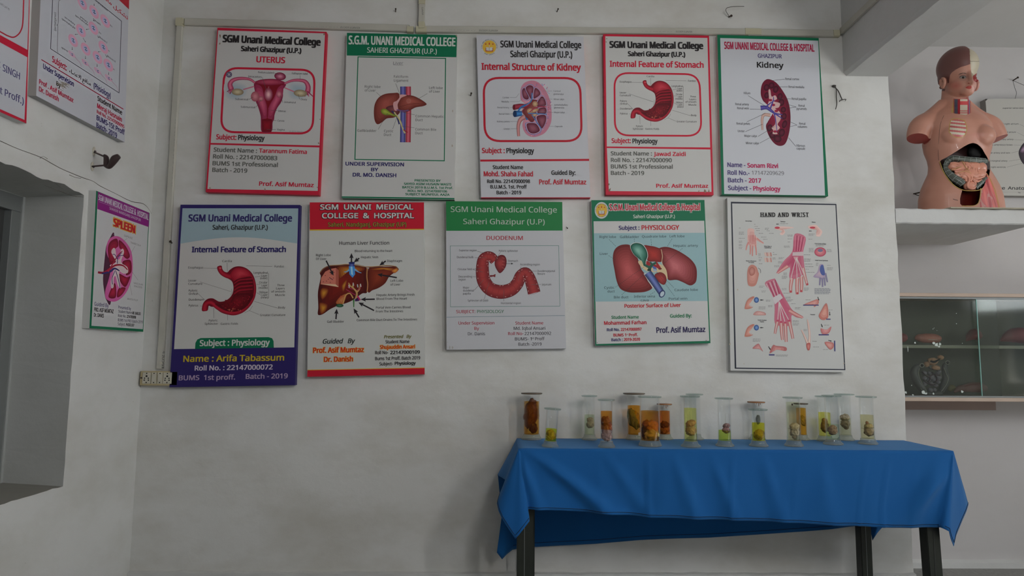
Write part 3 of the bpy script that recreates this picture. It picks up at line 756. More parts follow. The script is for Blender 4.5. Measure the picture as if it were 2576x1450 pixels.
s.part('leader_lines').lines([[(338, 578), (390, 578), (415, 545)], [(338, 613), (415, 613), (440, 590)], [(340, 662), (362, 662)], [(343, 714), (365, 714)], [(343, 777), (410, 777)], [(345, 838), (405, 838)], [(690, 525), (610, 525)], [(692, 593), (580, 590)], [(695, 640), (610, 645)], [(698, 703), (560, 695)], [(702, 818), (660, 815)]], 2, (95, 93, 96))
R2 = (142, 18, 34)
s.part('lettering').t('SGM Unani Medical College', 260, 932, 166, 56, BLK, .07).t('Saheri Ghazipur (U.P.)', 343, 857, 246, 54, BLK, .07).t('Internal Structure of Kidney', 104, 929, 353, 57, R2, .09)
s.t('Subject :', 107, 296, 1040, 43, R2, .08).t('Physiology', 310, 540, 1041, 43, BLK, .08).t('Student Name', 197, 449, 1173, 32, BLK, .07).t('Mohd. Shaha Fahad', 122, 531, 1233, 42, R2, .07).t('Roll No. 22147000098', 150, 506, 1289, 30, BLK, .08).t('B.U.M.S. 1st. Proff', 177, 481, 1334, 30, BLK, .08).t('Batch - 2019', 228, 434, 1382, 30, BLK, .08).t('Guided By:', 683, 883, 1221, 37, BLK, .07).t('Prof. Asif Mumtaz', 582, 973, 1300, 42, R2, .07)
s.done()

# ---------------------------------------------------------------- stomach, red border
c = (1500, 70, 3.297)
s = Sheet('anatomy_poster', 'red-bordered board with a dark red stomach in a rounded red frame', Q(c, (58, 52), (935, 65), (973, 1388), (79, 1386)), 'y', YF, .03, c, RED, [RED, RED, RED, RED])
s.part('printed_panel').poly([(75, 70), (922, 84), (945, 993), (88, 985)], PAPER).poly([(88, 998), (946, 1010), (956, 1362), (104, 1355)], PAPER)
s.part('rounded_frame').rrect([(150, 374), (856, 386), (873, 897), (155, 893)], 120, 15, RED)
stomach(s, 303, 1, 440, 1)
s.part('lettering').t('SGM Unani Medical College', 109, 888, 172, 57, BLK, .13).t('Saheri Ghazipur (U.P.)', 262, 739, 239, 42, BLK, .13).t('Internal Feature of Stomach', 112, 891, 328, 50, RED, .09).t('Subject:', 127, 287, 957, 40, RED, .09).t('Physiology', 300, 509, 960, 40, BLK, .09)
s.t('Student Name :', 120, 462, 1060, 34, GRY, .08).t('Jawad Zaidi', 476, 743, 1064, 34, RED, .08).t('Roll No. : 22147000090', 121, 627, 1115, 34, GRY, .08).t('BUMS 1st Professional', 121, 635, 1169, 34, GRY, .08).t('Batch - 2019', 121, 398, 1222, 34, GRY, .08).t('Prof. Asif Mumtaz', 497, 929, 1328, 33, RED, .09)
s.stain([(85, 90, 6), (82, 118, 6), (105, 1300, 8), (112, 1345, 14), (900, 1355, 14), (935, 1352, 10), (850, 1355, 8)]); s.done()

# ---------------------------------------------------------------- kidney, green border (loose vinyl)
c = (1780, 70, 3.2955)
s = Sheet('anatomy_poster', 'creased green-edged board with a maroon kidney on white', Q(c, (80, 58), (921, 85), (1000, 1397), (116, 1383)), 'y', YF, .03, c, (152, 153, 158), [GRN, PAPER, GRN, PAPER])
s.part('printed_border').poly([(80, 58), (921, 85), (922, 107), (82, 84)], GRN).poly([(80, 58), (104, 60), (138, 1383), (116, 1383)], GRN).poly([(916, 85), (921, 85), (1000, 1397), (974, 1396)], GRN).poly([(116, 1378), (1000, 1392), (1000, 1397), (116, 1383)], GRN)
s.part('illustration')
s.blob([(442, 560), (443, 500), (458, 455), (490, 427), (530, 432), (575, 460), (625, 525), (665, 600), (685, 690), (687, 790), (672, 890), (645, 960), (605, 980), (560, 965), (515, 910), (487, 840), (487, 800), (510, 770), (535, 745), (545, 700), (530, 660), (500, 630), (465, 612)], (78, 8, 30), (112, 20, 46), 5)
for x, y, a, b_ in ((488, 495, 22, 28), (530, 478, 24, 26), (565, 510, 22, 30), (600, 570, 22, 28), (612, 620, 24, 30), (628, 680, 22, 24), (632, 735, 24, 28), (638, 800, 20, 34), (615, 870, 26, 34), (580, 920, 34, 30), (535, 890, 24, 26), (490, 560, 20, 26), (515, 830, 22, 30)): s.ell(x, y, a, b_, (48, 4, 20), .3, (84, 22, 44), 3)
s.poly([(505, 520), (520, 515), (530, 570), (560, 560), (575, 590), (548, 610), (600, 625), (590, 660), (560, 670), (600, 700), (605, 760), (580, 800), (600, 830), (570, 860), (580, 880), (540, 880), (545, 850), (530, 830), (560, 800), (555, 740), (530, 700), (500, 640), (510, 600)], (160, 132, 130), True, 3)
for x, y in ((545, 640), (570, 690), (560, 860), (520, 600)): s.ell(x, y, 16, 10, (118, 20, 46))
s.tube([(440, 665), (490, 662), (530, 690), (560, 710), (620, 720)], [40, 30, 22, 14, 8], (40, 34, 88), (84, 76, 140), 4)
for g in ([(480, 660), (520, 625), (560, 600)], [(540, 690), (560, 740), (575, 860)], [(560, 712), (600, 740), (620, 752)], [(520, 670), (545, 600), (545, 570)]): s.line(g, [14, 8, 4], (56, 48, 112), 5)
s.tube([(520, 726), (470, 722), (452, 760), (455, 848)], [30, 26, 22, 16], (132, 104, 96), (168, 140, 130), 4)
s.part('caption_lettering').ts([('Renal cortex', 645, 760, 434), ('Renal medulla', 672, 801, 500), ('Hilum', 300, 355, 551), ('Renal papilla', 698, 817, 599), ('Renal artery', 230, 342, 643), ('Renal vein', 246, 342, 676), ('Renal', 754, 805, 655), ('pyramids', 738, 823, 681), ('Renal pelvis', 240, 352, 804), ('Renal', 760, 811, 804), ('columns', 748, 826, 830), ('Ureter', 250, 308, 866), ('Major calyx', 305, 410, 906), ('Minor calyx', 318, 426, 966), ('Fibrous', 738, 808, 987), ('capsule', 738, 809, 1011)], (38, 36, 40), 19, .03)
s.part('leader_lines').lines([[(640, 426), (540, 437)], [(665, 490), (590, 490)], [(335, 562), (480, 650)], [(692, 590), (580, 586)], [(350, 674), (445, 676)], [(735, 657), (655, 632)], [(735, 657), (660, 668)], [(326, 780), (480, 708)], [(742, 807), (650, 762)], [(742, 807), (680, 820)], [(313, 862), (455, 800)], [(417, 902), (555, 818)], [(430, 958), (515, 912)], [(733, 985), (672, 912)]], 2.6, (40, 38, 42))
VR, VB = (140, 22, 66), (62, 54, 92)
s.part('lettering').t('SGM UNANI MEDICAL COLLEGE & HOSPITAL', 139, 887, 187, 61, (132, 20, 52), .1).t('GHAZIPUR', 417, 616, 251, 34, VB, .06).t('Kidney', 409, 631, 333, 48, BLK, .08)
s.t('Name -', 164, 315, 1156, 38, VB, .09).t('Sonam Rizvi', 330, 586, 1162, 38, VR, .09).t('Roll No.-', 166, 349, 1221, 38, VB, .09).t('17147209629', 367, 634, 1220, 32, (82, 80, 84), .02).t('Batch -', 168, 325, 1283, 38, VB, .09).t('2017', 341, 445, 1286, 38, VR, .09).t('Subject -', 170, 363, 1348, 38, VB, .09).t('Physiology', 379, 605, 1353, 38, VR, .09)
s.done()

# ---------------------------------------------------------------- stomach, purple frame
c = (400, 500, 2.9595); PUR = (32, 24, 74)
s = Sheet('anatomy_poster', 'purple-framed stomach board with yellow writing, beside the switchboard', Q(c, (160, 45), (1049, 47), (1012, 1390), (77, 1406)), 'y', YF, .03, c, PUR, [PUR] * 4)
s.part('printed_panel').poly([(175, 72), (1037, 73), (1007, 1108), (112, 1121)], (153, 152, 149))
s.part('header_band').poly([(175, 72), (1037, 73), (1028, 334)] + [(1028 - 870 * k / 14, 336 - 48 * math.sin(math.pi * k / 14)) for k in range(1, 15)], (118, 136, 142))
s.part('subject_tab').poly([(268, 1120), (271, 1075), (285, 1050), (310, 1039), (815, 1032), (842, 1040), (853, 1062), (855, 1111)], GRN)
stomach(s, 340, 1.1335, 505, 1.071, 2.0)
s.part('lettering').t('SGM Unani Medical College', 218, 990, 171, 53, NAVY, .1).t('Saheri, Ghazipur (U.P.)', 398, 809, 232, 36, BLK, .06).t('Internal Feature of Stomach', 243, 945, 400, 43, NAVY, .11).t('Subject : Physiology', 302, 824, 1096, 45, WHT, .08)
s.t('Name : Arifa Tabassum', 180, 931, 1212, 47, (152, 132, 28), .07).t('Roll No. : 22147000072', 265, 846, 1277, 37, (160, 150, 160), .07).t('BUMS  1st proff.', 146, 566, 1351, 37, (134, 116, 138), .06).t('Batch - 2019', 645, 958, 1341, 37, (134, 116, 138), .06)
s.done()

# ---------------------------------------------------------------- human liver function
c = (750, 500, 3.1529); RD = (148, 16, 34)
s = Sheet('anatomy_poster', 'red-headed board with white outlined writing over a brown and yellow liver', Q(c, (92, 30), (998, 30), (1003, 1394), (72, 1414)), 'y', YF, .03, c, (151, 151, 148), [RD, PAPER, RD, PAPER])
s.part('header_band').poly([(92, 30), (998, 30), (998, 243), (92, 247)], RD).poly([(92, 245), (998, 240), (998, 248), (92, 254)], (160, 130, 28)).part('footer_band').poly([(74, 1362), (1003, 1344), (1003, 1394), (72, 1414)], RD).poly([(74, 1358), (1003, 1340), (1003, 1345), (74, 1363)], (160, 130, 28))
s.part('illustration')
s.blob([(172, 590), (200, 555), (250, 535), (330, 530), (400, 526), (470, 530), (540, 545), (550, 640), (548, 742), (510, 752), (470, 780), (430, 808), (380, 830), (330, 843), (300, 855), (250, 880), (200, 915), (166, 925), (155, 910), (160, 860), (156, 760), (164, 700), (180, 620)], (58, 10, 8), (104, 22, 12), 6, (350, 660))
s.blob([(556, 560), (620, 545), (720, 540), (770, 541), (797, 565), (760, 590), (722, 620), (690, 672), (640, 708), (590, 727), (553, 737)], (74, 20, 10), (112, 42, 22), 6, (640, 620))
for p in ([(310, 545), (420, 535), (520, 545), (510, 575), (420, 570), (360, 590), (320, 640)], [(570, 560), (640, 548), (730, 548), (775, 560), (750, 575), (680, 560), (600, 566)], [(190, 710), (240, 720), (225, 770), (190, 800), (175, 750)], [(170, 830), (230, 840), (220, 890), (180, 915)], [(345, 690), (390, 640), (360, 740)]):
    s.blob(p, (92, 34, 14), (164, 116, 34), 6)
s.blob([(742, 572), (780, 552), (797, 565), (765, 592)], (140, 70, 30), (176, 130, 50), 3)
s.line([(548, 552), (545, 620), (552, 680), (547, 740)], 8, (150, 104, 62), 4).line([(553, 552), (551, 620), (558, 680), (552, 740)], 3, (60, 20, 14), 4)
s.poly([(178, 680), (182, 630), (215, 580), (258, 558), (300, 550), (322, 570), (322, 702), (250, 690)], (160, 92, 78)).poly([(300, 552), (322, 570), (322, 702), (298, 680)], (132, 66, 54)).poly([(180, 676), (298, 680), (322, 702), (250, 690)], (172, 146, 118))
for x, y in ((215, 610), (240, 640), (262, 600), (225, 655), (280, 630), (200, 660), (255, 665), (285, 585)): s.ell(x, y, 5, 3, (104, 40, 44))
s.line([(246, 625), (276, 645)], 5, (58, 34, 44))
s.line([(172, 592), (200, 556), (255, 532), (330, 528), (400, 523), (470, 528), (545, 543), (620, 541), (700, 533), (770, 538), (797, 563)], 8, (98, 66, 46), 4)
s.line([(255, 528), (330, 524), (400, 519), (540, 539), (700, 529), (770, 534)], 3, (162, 140, 108), 4)
s.poly([(402, 535), (448, 535), (452, 600), (432, 628), (406, 600)], (52, 112, 168)).poly([(415, 540), (430, 540), (436, 610), (420, 600)], (120, 160, 190))
for g in ([(405, 565), (385, 580), (362, 582)], [(448, 560), (475, 580), (502, 590)]): s.line(g, [14, 9, 3], (90, 130, 160), 4)
s.tube([(425, 508), (425, 538)], 42, (30, 40, 96), (82, 96, 150), 4, 0).ell(425, 510, 25, 9, (22, 28, 78))
for g in ([(458, 795), (465, 745), (430, 705), (398, 688)], [(432, 706), (436, 672)], [(462, 745), (488, 712), (492, 680)], [(412, 694), (400, 668)]): s.line(g, [16, 14, 10, 6], (150, 120, 72), 4)
for g in ([(470, 730), (498, 700), (500, 686)], [(440, 720), (410, 712), (392, 700)], [(380, 720), (420, 745), (455, 765)]): s.line(g, 6, (132, 30, 66), 4)
for x, y in ((402, 684), (436, 668), (470, 680), (494, 676)): s.line([(x, y), (x + 4, y + 24)], 8, (150, 152, 150))
s.blob([(300, 830), (330, 782), (380, 756), (374, 800), (352, 838)], (132, 76, 36), (168, 132, 80), 4)
for k in range(5): s.line([(305 + k * 14, 828), (340 + k * 8, 770)], 4, (140, 40, 34))
s.line([(356, 834), (376, 770), (410, 752), (436, 790)], 9, (156, 120, 72), 5)
s.ell(330, 849, 30, 14, (20, 58, 40), 0, (62, 100, 70), 3)
s.poly([(450, 800), (474, 782), (486, 812), (452, 816)], (44, 18, 62)).line([(470, 772), (492, 806)], 11, (150, 26, 74)).line([(441, 800), (441, 862)], [12, 7], (44, 92, 44))
s.part('printed_arrows')
for a, b_ in (((423, 507), (423, 432)), ((485, 473), (441, 506)), ((695, 495), (644, 531)), ((222, 492), (281, 612)), ((783, 627), (628, 601)), ((608, 798), (496, 800)), ((602, 888), (478, 824)), ((483, 943), (440, 871)), ((300, 957), (306, 874))): s.arrow(a, b_, 11, (28, 24, 28), 42)
s.part('caption_lettering').ts([('Blood returning to the heart', 449, 748, 424), ('Hepatic Vein', 498, 635, 473), ('Diaphragm', 706, 825, 503), ('Right Lobe', 141, 259, 457), ('Of Liver', 141, 225, 487), ('Left Lobe', 732, 834, 660), ('of Liver', 732, 811, 690), ('Hepatic Artery Brings Fresh', 622, 923, 772), ('Blood From The Heart', 622, 864, 803), ('Portal Vein Carries Blood', 617, 891, 872), ('From The Intestines', 617, 833, 903), ('Common Bile Duct Drains To The Intestines', 464, 944, 970), ('Gall Bladder', 229, 364, 985)], (36, 33, 36), 18, .03)
s.part('lettering')
for w_, a, b_, y in (('SGM  UNANI  MEDICAL', 175, 913, 87), ('COLLEGE  &  HOSPITAL', 189, 919, 156)): s.t(w_, a - 5, b_ + 5, y + 5, 51, (34, 22, 26), .17).t(w_, a, b_, y, 42, (160, 158, 156), .08)
s.t('Saheri, Nandganj, Ghazipur (UP)', 235, 860, 224, 38, (34, 22, 22), .15).t('Saheri, Nandganj, Ghazipur (UP)', 237, 858, 222, 34, (128, 112, 40), .03)
s.t('Human Liver Function', 326, 723, 366, 29, BLK, .025).t('Guided   By', 192, 446, 1150, 38, (26, 30, 28), .06, .22)
YO = (165, 128, 32)
for w_, a, b_, y, h in (('Prof. Asif Mumtaz', 117, 523, 1222, 42), ('Dr. Danish', 203, 436, 1294, 40), ('Shujauddin Ansari', 648, 928, 1191, 29)): s.t(w_, a - 2, b_ + 2, y + 2, h + 5, YO, .16).t(w_, a + 2, b_ - 2, y, h, (150, 24, 24), .07)
s.t('Presented   By', 680, 895, 1108, 26, (78, 74, 22), .07, .22).t('Student Name', 693, 883, 1148, 26, BLK, .06).t('Roll No-', 610, 716, 1235, 27, BLK, .06).t('22147000109', 730, 966, 1233, 27, BLK, .1).t('Bums 1st Proff. Batch 2019', 610, 968, 1280, 27, BLK, .06).t('Subject-', 645, 752, 1324, 26, BLK, .06).t('Physiology', 766, 933, 1319, 26, BLK, .1)
s.done()

# ---------------------------------------------------------------- duodenum
c = (1100, 490, 3.5354); LG = (146, 146, 149); G2 = (24, 92, 48)
s = Sheet('anatomy_poster', 'light grey board with a green header and a red looped gut tube', Q(c, (78, 58), (1112, 65), (1146, 1370), (83, 1380)), 'y', YF, .03, c, LG, [G2, LG, LG, LG])
s.part('header_band').poly([(78, 58), (1112, 65), (1114, 320), (80, 322)], G2)
s.part('thin_frame').line([(115, 456), (1080, 454), (1090, 992), (117, 998)], 3, (40, 92, 78), closed=True).line([(83, 1090), (1134, 1076)], 3, (52, 84, 92))
s.part('illustration')
DP = [(512, 590), (480, 556), (440, 553), (408, 590), (402, 690), (418, 775), (475, 842), (565, 866), (655, 845), (712, 790), (742, 722), (785, 692), (818, 735), (846, 815), (862, 875)]
DWd = [78, 84, 88, 100, 112, 116, 116, 118, 112, 104, 96, 84, 96, 104, 108]
s.line(DP, [w_ + 6 for w_ in DWd], (62, 14, 20), 6).tube(DP, DWd, (92, 24, 28), (134, 44, 42), 6)
s.blob([(510, 620), (520, 570), (560, 537), (600, 545), (617, 590), (605, 650), (560, 699), (530, 670)], (78, 18, 24), (136, 48, 46), 6)
for k in range(26):
    i = k / 25 * (len(DP) - 1.001); j = int(i); f = i - j
    p = Vector(DP[j]).lerp(Vector(DP[j + 1]), f); d_ = (Vector(DP[j + 1]) - Vector(DP[j])).normalized(); n_ = Vector((-d_.y, d_.x)); hw = lerp(DWd[j], DWd[j + 1], f) / 2
    s.line([tuple(p - n_ * hw * .75), tuple(p + d_ * 7), tuple(p + n_ * hw * .75)], 2.2, (104, 28, 30), 3)
    for sg in (-1, 1): s.line([tuple(p + n_ * sg * (hw - 8)), tuple(p + n_ * sg * (hw - 6) + d_ * 11)], 4, (164, 124, 120))
for y in (560, 590, 620, 650): s.line([(575, y), (600, y + 8)], 2.5, (160, 84, 78))
s.line([(468, 725), (500, 722), (518, 712)], [18, 12, 12], (92, 24, 28)).line([(498, 722), (516, 730)], 11, (92, 24, 28))
s.part('caption_lettering').ts([('Superior region', 194, 351, 504), ('Duodenal bulb', 175, 322, 565), ('Circular fold', 182, 306, 672), ('Descending', 189, 309, 738), ('region', 189, 252, 764), ('Major', 229, 285, 836), ('duodenal', 229, 325, 862), ('papilla', 229, 297, 889), ('Sphincter of Oddi', 271, 453, 951), ('Horizontal region', 566, 743, 974), ('Pyloric sphincter', 548, 718, 509), ('Stomach', 628, 718, 598), ('Ascending region', 737, 913, 630), ('Duodenojejunal', 890, 1046, 688), ('flexure', 890, 958, 713), ('Jejunum', 929, 1014, 808)], (62, 60, 62), 18, .015)
s.part('leader_lines').lines([[(357, 503), (425, 522)], [(332, 561), (440, 562)], [(315, 663), (400, 652)], [(315, 667), (410, 690)], [(315, 731), (355, 731)], [(330, 850), (415, 755)], [(418, 930), (460, 780)], [(592, 948), (592, 850)], [(557, 520), (520, 580)], [(745, 642), (720, 770)], [(884, 681), (810, 680)], [(925, 799), (835, 800)]], 2.6, (72, 66, 66)).arrow((612, 614), (676, 614), 3, (30, 28, 30), 20)
s.part('lettering').t('SGM Unani Medical College', 120, 1064, 157, 50, (140, 146, 138), .025).t('Saheri Ghazipur (U.P)', 231, 956, 264, 48, (140, 146, 138), .025).t('DUODENUM', 438, 761, 403, 36, (132, 22, 34), .03)
R3 = (128, 26, 38); K3 = (46, 44, 48)
s.t('SUBJECT:', 168, 338, 1055, 29, R3, .025).t('PHYSIOLOGY', 355, 593, 1054, 29, (44, 84, 58), .025)
for w_, a, b_, y, cc in (('Under Supervision', 189, 508, 1156, R3), ('By', 330, 372, 1204, R3), ('Dr. Danis', 273, 425, 1252, K3), ('Student Name', 695, 943, 1156, R3), ('Md. Iqbal Ansari', 680, 961, 1203, K3), ('Roll No-', 630, 767, 1250, R3), ('22147000092', 777, 1013, 1249, K3), ('BUMS- 1', 691, 839, 1298, K3), ('Proff', 872, 955, 1296, K3), ('Batch -2019', 722, 928, 1344, K3)): s.t(w_, a, b_, y, 28, cc, .025)
s.t('st', 841, 861, 1284, 15, K3); s.stain([(90, 1312, 5), (110, 1360, 14), (135, 1362, 10)], (125, 122, 118)); s.done()

# ---------------------------------------------------------------- posterior surface of liver
c = (1470, 490, 3.6242)
s = Sheet('anatomy_poster', 'green-edged crested board with a large liver and teal gallbladder on pale blue', Q(c, (64, 50), (1095, 48), (1150, 1355), (101, 1377)), 'y', YF, .03, c, GRN, [GRN, GRN, GRN, PAPER])
s.part('printed_panel').poly([(84, 243), (1093, 238), (1139, 1334), (110, 1363)], (152, 151, 150)).poly([(86, 352), (1098, 348), (1124, 970), (99, 976)], (112, 138, 142))
s.crest(157, 143, 63, 76)
s.part('illustration')
s.blob([(265, 530), (290, 485), (340, 458), (410, 458), (432, 500), (480, 570), (500, 620), (520, 680), (548, 720), (580, 790), (620, 850), (560, 885), (480, 893), (400, 890), (330, 860), (295, 790), (275, 690), (260, 600)], (82, 16, 16), (150, 68, 68), 9, (400, 690))
s.blob([(680, 490), (730, 476), (790, 485), (870, 520), (960, 580), (1010, 640), (1026, 700), (1022, 780), (1000, 815), (960, 828), (900, 800), (840, 778), (770, 780), (752, 740), (730, 680), (712, 630), (705, 560), (702, 510)], (82, 16, 18), (158, 86, 90), 9, (820, 650))
s.poly([(490, 612), (520, 600), (580, 610), (640, 635), (700, 638), (742, 690), (756, 765), (730, 760), (690, 712), (620, 706), (560, 692), (515, 655)], (160, 142, 112), True)
s.line([(700, 500), (712, 560), (708, 625), (745, 690), (757, 765)], 6, (164, 146, 116), 4)
s.blob([(540, 467), (600, 467), (660, 480), (700, 507), (706, 600), (690, 615), (640, 611), (580, 606), (570, 560)], (92, 14, 12), (142, 36, 28), 5)
s.blob([(640, 732), (690, 707), (735, 730), (750, 780), (732, 820), (700, 815), (665, 782)], (92, 18, 18), (140, 44, 42), 5)
s.poly([(540, 722), (560, 712), (640, 850), (625, 855)], (150, 148, 146))
s.tube([(578, 712), (640, 800), (706, 900)], [72, 66, 58], (26, 36, 70), (92, 104, 156), 7).ell(708, 905, 27, 36, (30, 40, 76), .5).ell(710, 906, 17, 26, (140, 152, 160), .5)
s.line([(565, 620), (630, 655), (650, 690)], 26, (60, 78, 128), 4).ell(643, 690, 20, 11, (120, 134, 150), .2)
for g in ([(565, 612), (630, 640), (690, 672)], [(650, 612), (690, 672)], [(560, 632), (600, 640)]): s.line(g, 20, (120, 18, 22), 3)
s.ell(690, 676, 16, 9, (84, 10, 14))
GBP = [(422, 480), (440, 450), (482, 441), (530, 458), (565, 508), (575, 560), (560, 605), (556, 645), (540, 648), (530, 612), (500, 587), (450, 542)]
s.poly([(490 + (x - 490) * 1.07, 540 + (y - 540) * 1.06) for x, y in GBP], (148, 152, 150), True).blob(GBP, (6, 58, 44), (112, 150, 138), 8, (488, 510))
s.line([(548, 640), (575, 655), (600, 665)], [20, 22, 24], (24, 68, 56), 4).line([(655, 618), (610, 650), (590, 690)], [16, 24, 30], (24, 64, 50), 4).line([(600, 615), (620, 640)], 16, (24, 64, 50)).ell(591, 688, 18, 10, (8, 34, 26))
s.part('caption_lettering').ts([('Right lobe', 138, 289, 396), ('Gallbladder', 325, 499, 396), ('Quadrate lobe', 525, 747, 392), ('Left lobe', 778, 915, 390), ('Hepatic artery', 813, 1036, 476), ('Liver', 142, 215, 550), ('Cystic', 181, 274, 859), ('duct', 211, 277, 893), ('Bile duct', 270, 402, 946), ('Inferior vena', 453, 643, 939), ('cava', 514, 586, 974), ('Portal vein', 770, 938, 959), ('Caudate lobe', 822, 1036, 879)], (36, 44, 46), 22, .015)
s.part('leader_lines')
for g in ([(225, 408), (290, 475)], [(455, 402), (457, 440)], [(608, 405), (612, 470)], [(800, 402), (755, 475)], [(895, 490), (710, 640)], [(220, 555), (290, 600)], [(283, 845), (550, 655)], [(340, 915), (540, 730)], [(600, 912), (650, 880)], [(820, 925), (655, 700)], [(815, 848), (690, 720)]):
    a, b_ = Vector(g[0]), Vector(g[1]); m_ = max(2, int((b_ - a).length / 17))
    for k in range(m_): s.line([tuple(a.lerp(b_, k / m_)), tuple(a.lerp(b_, (k + .68) / m_))], 2.6, (30, 32, 34))
s.part('lettering').t('S.G.M. Unani Medical College & Hospital', 224, 1060, 148, 70, (158, 154, 152), .17).t('S.G.M. Unani Medical College & Hospital', 230, 1055, 143, 58, (142, 20, 38), .09)
s.t('Saheri Ghazipur (U.P.)', 446, 826, 214, 31, (150, 158, 150), .06).t('Subject :', 314, 503, 321, 37, NAVY, .08).t('PHYSIOLOGY', 522, 866, 321, 43, (144, 20, 32), .07).t('Posterior Surface of Liver', 366, 881, 1028, 34, (144, 22, 32), .08)
s.t('Student Name', 247, 497, 1132, 29, (6, 88, 54), .07).t('Mohammad Farhan', 180, 567, 1185, 34, (142, 20, 34), .08).t('Roll No.', 206, 323, 1245, 27, NAVY, .08).t('22147000097', 332, 523, 1242, 27, (142, 20, 34), .09).t('BUMS 1', 265, 381, 1294, 27, (142, 20, 34), .08).t('st', 385, 401, 1280, 13, (142, 20, 34)).t('Proff.', 407, 487, 1292, 27, (142, 20, 34), .08).t('Batch :', 246, 351, 1337, 27, NAVY, .08).t('2019-2020', 360, 509, 1334, 27, (142, 20, 34), .09).t('Guided By:', 782, 979, 1121, 32, (6, 88, 54), .07).t('Prof. Asif Mumtaz', 657, 1104, 1258, 52, (34, 28, 62), .08)
s.stain([(118, 1352, 7), (1110, 1333, 8)], (80, 76, 70)); s.done()

# ---------------------------------------------------------------- hand and wrist
c = (1810, 480, 3.0853); HW = (150, 150, 148); FR = (26, 28, 40)
s = Sheet('anatomy_poster', 'white chart with a thin dark frame and many red drawings of hands', Q(c, (60, 56), (906, 90), (977, 1411), (86, 1397)), 'y', YF, .03, c, HW, [HW] * 4)
s.part('printed_border').poly([(88, 86), (906, 103), (906, 112), (98, 99), (130, 1374), (977, 1386), (977, 1394), (118, 1383)], FR).poly([(899, 104), (907, 104), (977, 1392), (969, 1391)], FR)
s.part('illustration')
SK, SKD, MU, BN = (168, 118, 112), (140, 80, 78), (138, 50, 76), (162, 152, 150)
def fing(pts, w, c0=SKD, c1=(176, 138, 134)):
    s.tube(pts, w, c0, c1, 4, 5)
# upper large hand, palm side
s.blob([(584, 336), (668, 362), (650, 470), (652, 520), (660, 620), (640, 660), (560, 690), (540, 660), (548, 600), (505, 600), (450, 640), (446, 628), (500, 545), (550, 495), (570, 450)], (150, 84, 100), MU, 4)
for k in range(7): s.line([(590 + k * 12, 345 + k * 3), (585 + k * 9, 470)], 5, (118, 34, 62) if k % 2 else (164, 96, 112))
s.poly([(568, 478), (648, 474), (650, 506), (566, 506)], (156, 140, 142)).poly([(572, 512), (612, 512), (606, 538), (585, 540)], (160, 120, 124))
fing([(530, 585), (490, 612), (450, 640)], [30, 24, 16])
for g, w_ in (([(562, 680), (553, 740), (553, 792)], [30, 26, 22]), ([(604, 680), (602, 750), (604, 805)], [30, 28, 24]), ([(634, 665), (638, 730), (634, 788)], [28, 26, 22]), ([(648, 600), (664, 670), (682, 735)], [26, 22, 20])):
    fing(g, w_); s.line(g, 5, BN); s.ell(g[-1][0], g[-1][1] - 8, 7, 9, (140, 52, 60))
for x, y in ((552, 690), (602, 690), (640, 670), (672, 690)): s.line([(597, 520), ((597 + x) / 2, 600), (x, y)], 5, BN, 4)
# lower large hand, back
s.blob([(352, 718), (420, 684), (440, 700), (490, 800), (530, 870), (570, 930), (640, 975), (648, 988), (600, 985), (560, 968), (555, 1040), (500, 1050), (430, 1030), (428, 900), (405, 800)], (150, 84, 100), (150, 66, 90), 4)
for k in range(6): s.line([(362 + k * 14, 722 - k * 6), (425 + k * 11, 850)], 5, (116, 34, 62) if k % 2 else (158, 150, 150))
s.poly([(412, 832), (470, 800), (492, 832), (430, 884)], (158, 152, 154))
fing([(540, 930), (600, 965), (645, 985)], [30, 28, 18])
for g, w_ in (([(452, 1010), (440, 1060), (430, 1112)], [26, 22, 18]), ([(478, 1020), (482, 1090), (488, 1160)], [28, 26, 20]), ([(510, 1025), (514, 1100), (518, 1175)], [28, 26, 22]), ([(540, 1010), (556, 1080), (570, 1150)], [28, 24, 20])):
    fing(g, w_); s.line(g, 5, BN); s.line([(462, 860), g[0]], 6, BN); s.ell(*g[0], 11, 8, (150, 60, 80))
# skeletal hand, top left
s.blob([(222, 296), (268, 300), (275, 345), (340, 405), (330, 410), (290, 385), (285, 430), (230, 425), (218, 400), (216, 340)], (170, 138, 132), (160, 112, 108), 3)
for g in ([(225, 400), (212, 430), (206, 462)], [(240, 420), (240, 460), (238, 496)], [(258, 425), (256, 470), (256, 508)], [(278, 420), (284, 460), (286, 500)], [(290, 370), (315, 390), (342, 408)]): fing(g, [14, 12, 9], (164, 124, 118), (158, 100, 96))
for k in range(5): s.line([(228 + k * 12, 345), (232 + k * 12, 420)], 3, (146, 66, 66))
# the smaller drawings
for x0, sx in ((415, 1),): 
    s.blob([(425, 285), (470, 278), (560, 282), (572, 290), (500, 296), (510, 320), (490, 345), (468, 335), (490, 315), (440, 300)], (176, 150, 144), (160, 120, 114), 3)
    s.ell(448, 288, 20, 9, (150, 50, 62)); s.arrow((462, 260), (438, 260), 4, (30, 30, 34), 12)
s.blob([(688, 275), (745, 265), (775, 290), (798, 318), (780, 355), (748, 350), (765, 318), (740, 296), (700, 296)], (176, 150, 144), (158, 116, 110), 3).ell(722, 287, 22, 8, (150, 50, 62)); s.arrow((716, 313), (692, 313), 4, (30, 30, 34), 12)
s.blob([(222, 600), (250, 575), (285, 590), (300, 630), (305, 655), (280, 735), (225, 735), (215, 660)], (150, 100, 90), (170, 126, 116), 4).blob([(226, 620), (250, 590), (276, 610), (270, 650), (240, 660)], (136, 84, 76), (160, 116, 106), 3)
s.line([(300, 600), (318, 615), (320, 640)], 3, (60, 58, 60), 4)
for k in range(8): s.line([(352 + (k % 4) * 15, 480 + (k // 4) * 40), (360 + (k % 4) * 14, 510 + (k // 4) * 45)], 10, (158, 112, 104) if k % 2 else (172, 142, 132))
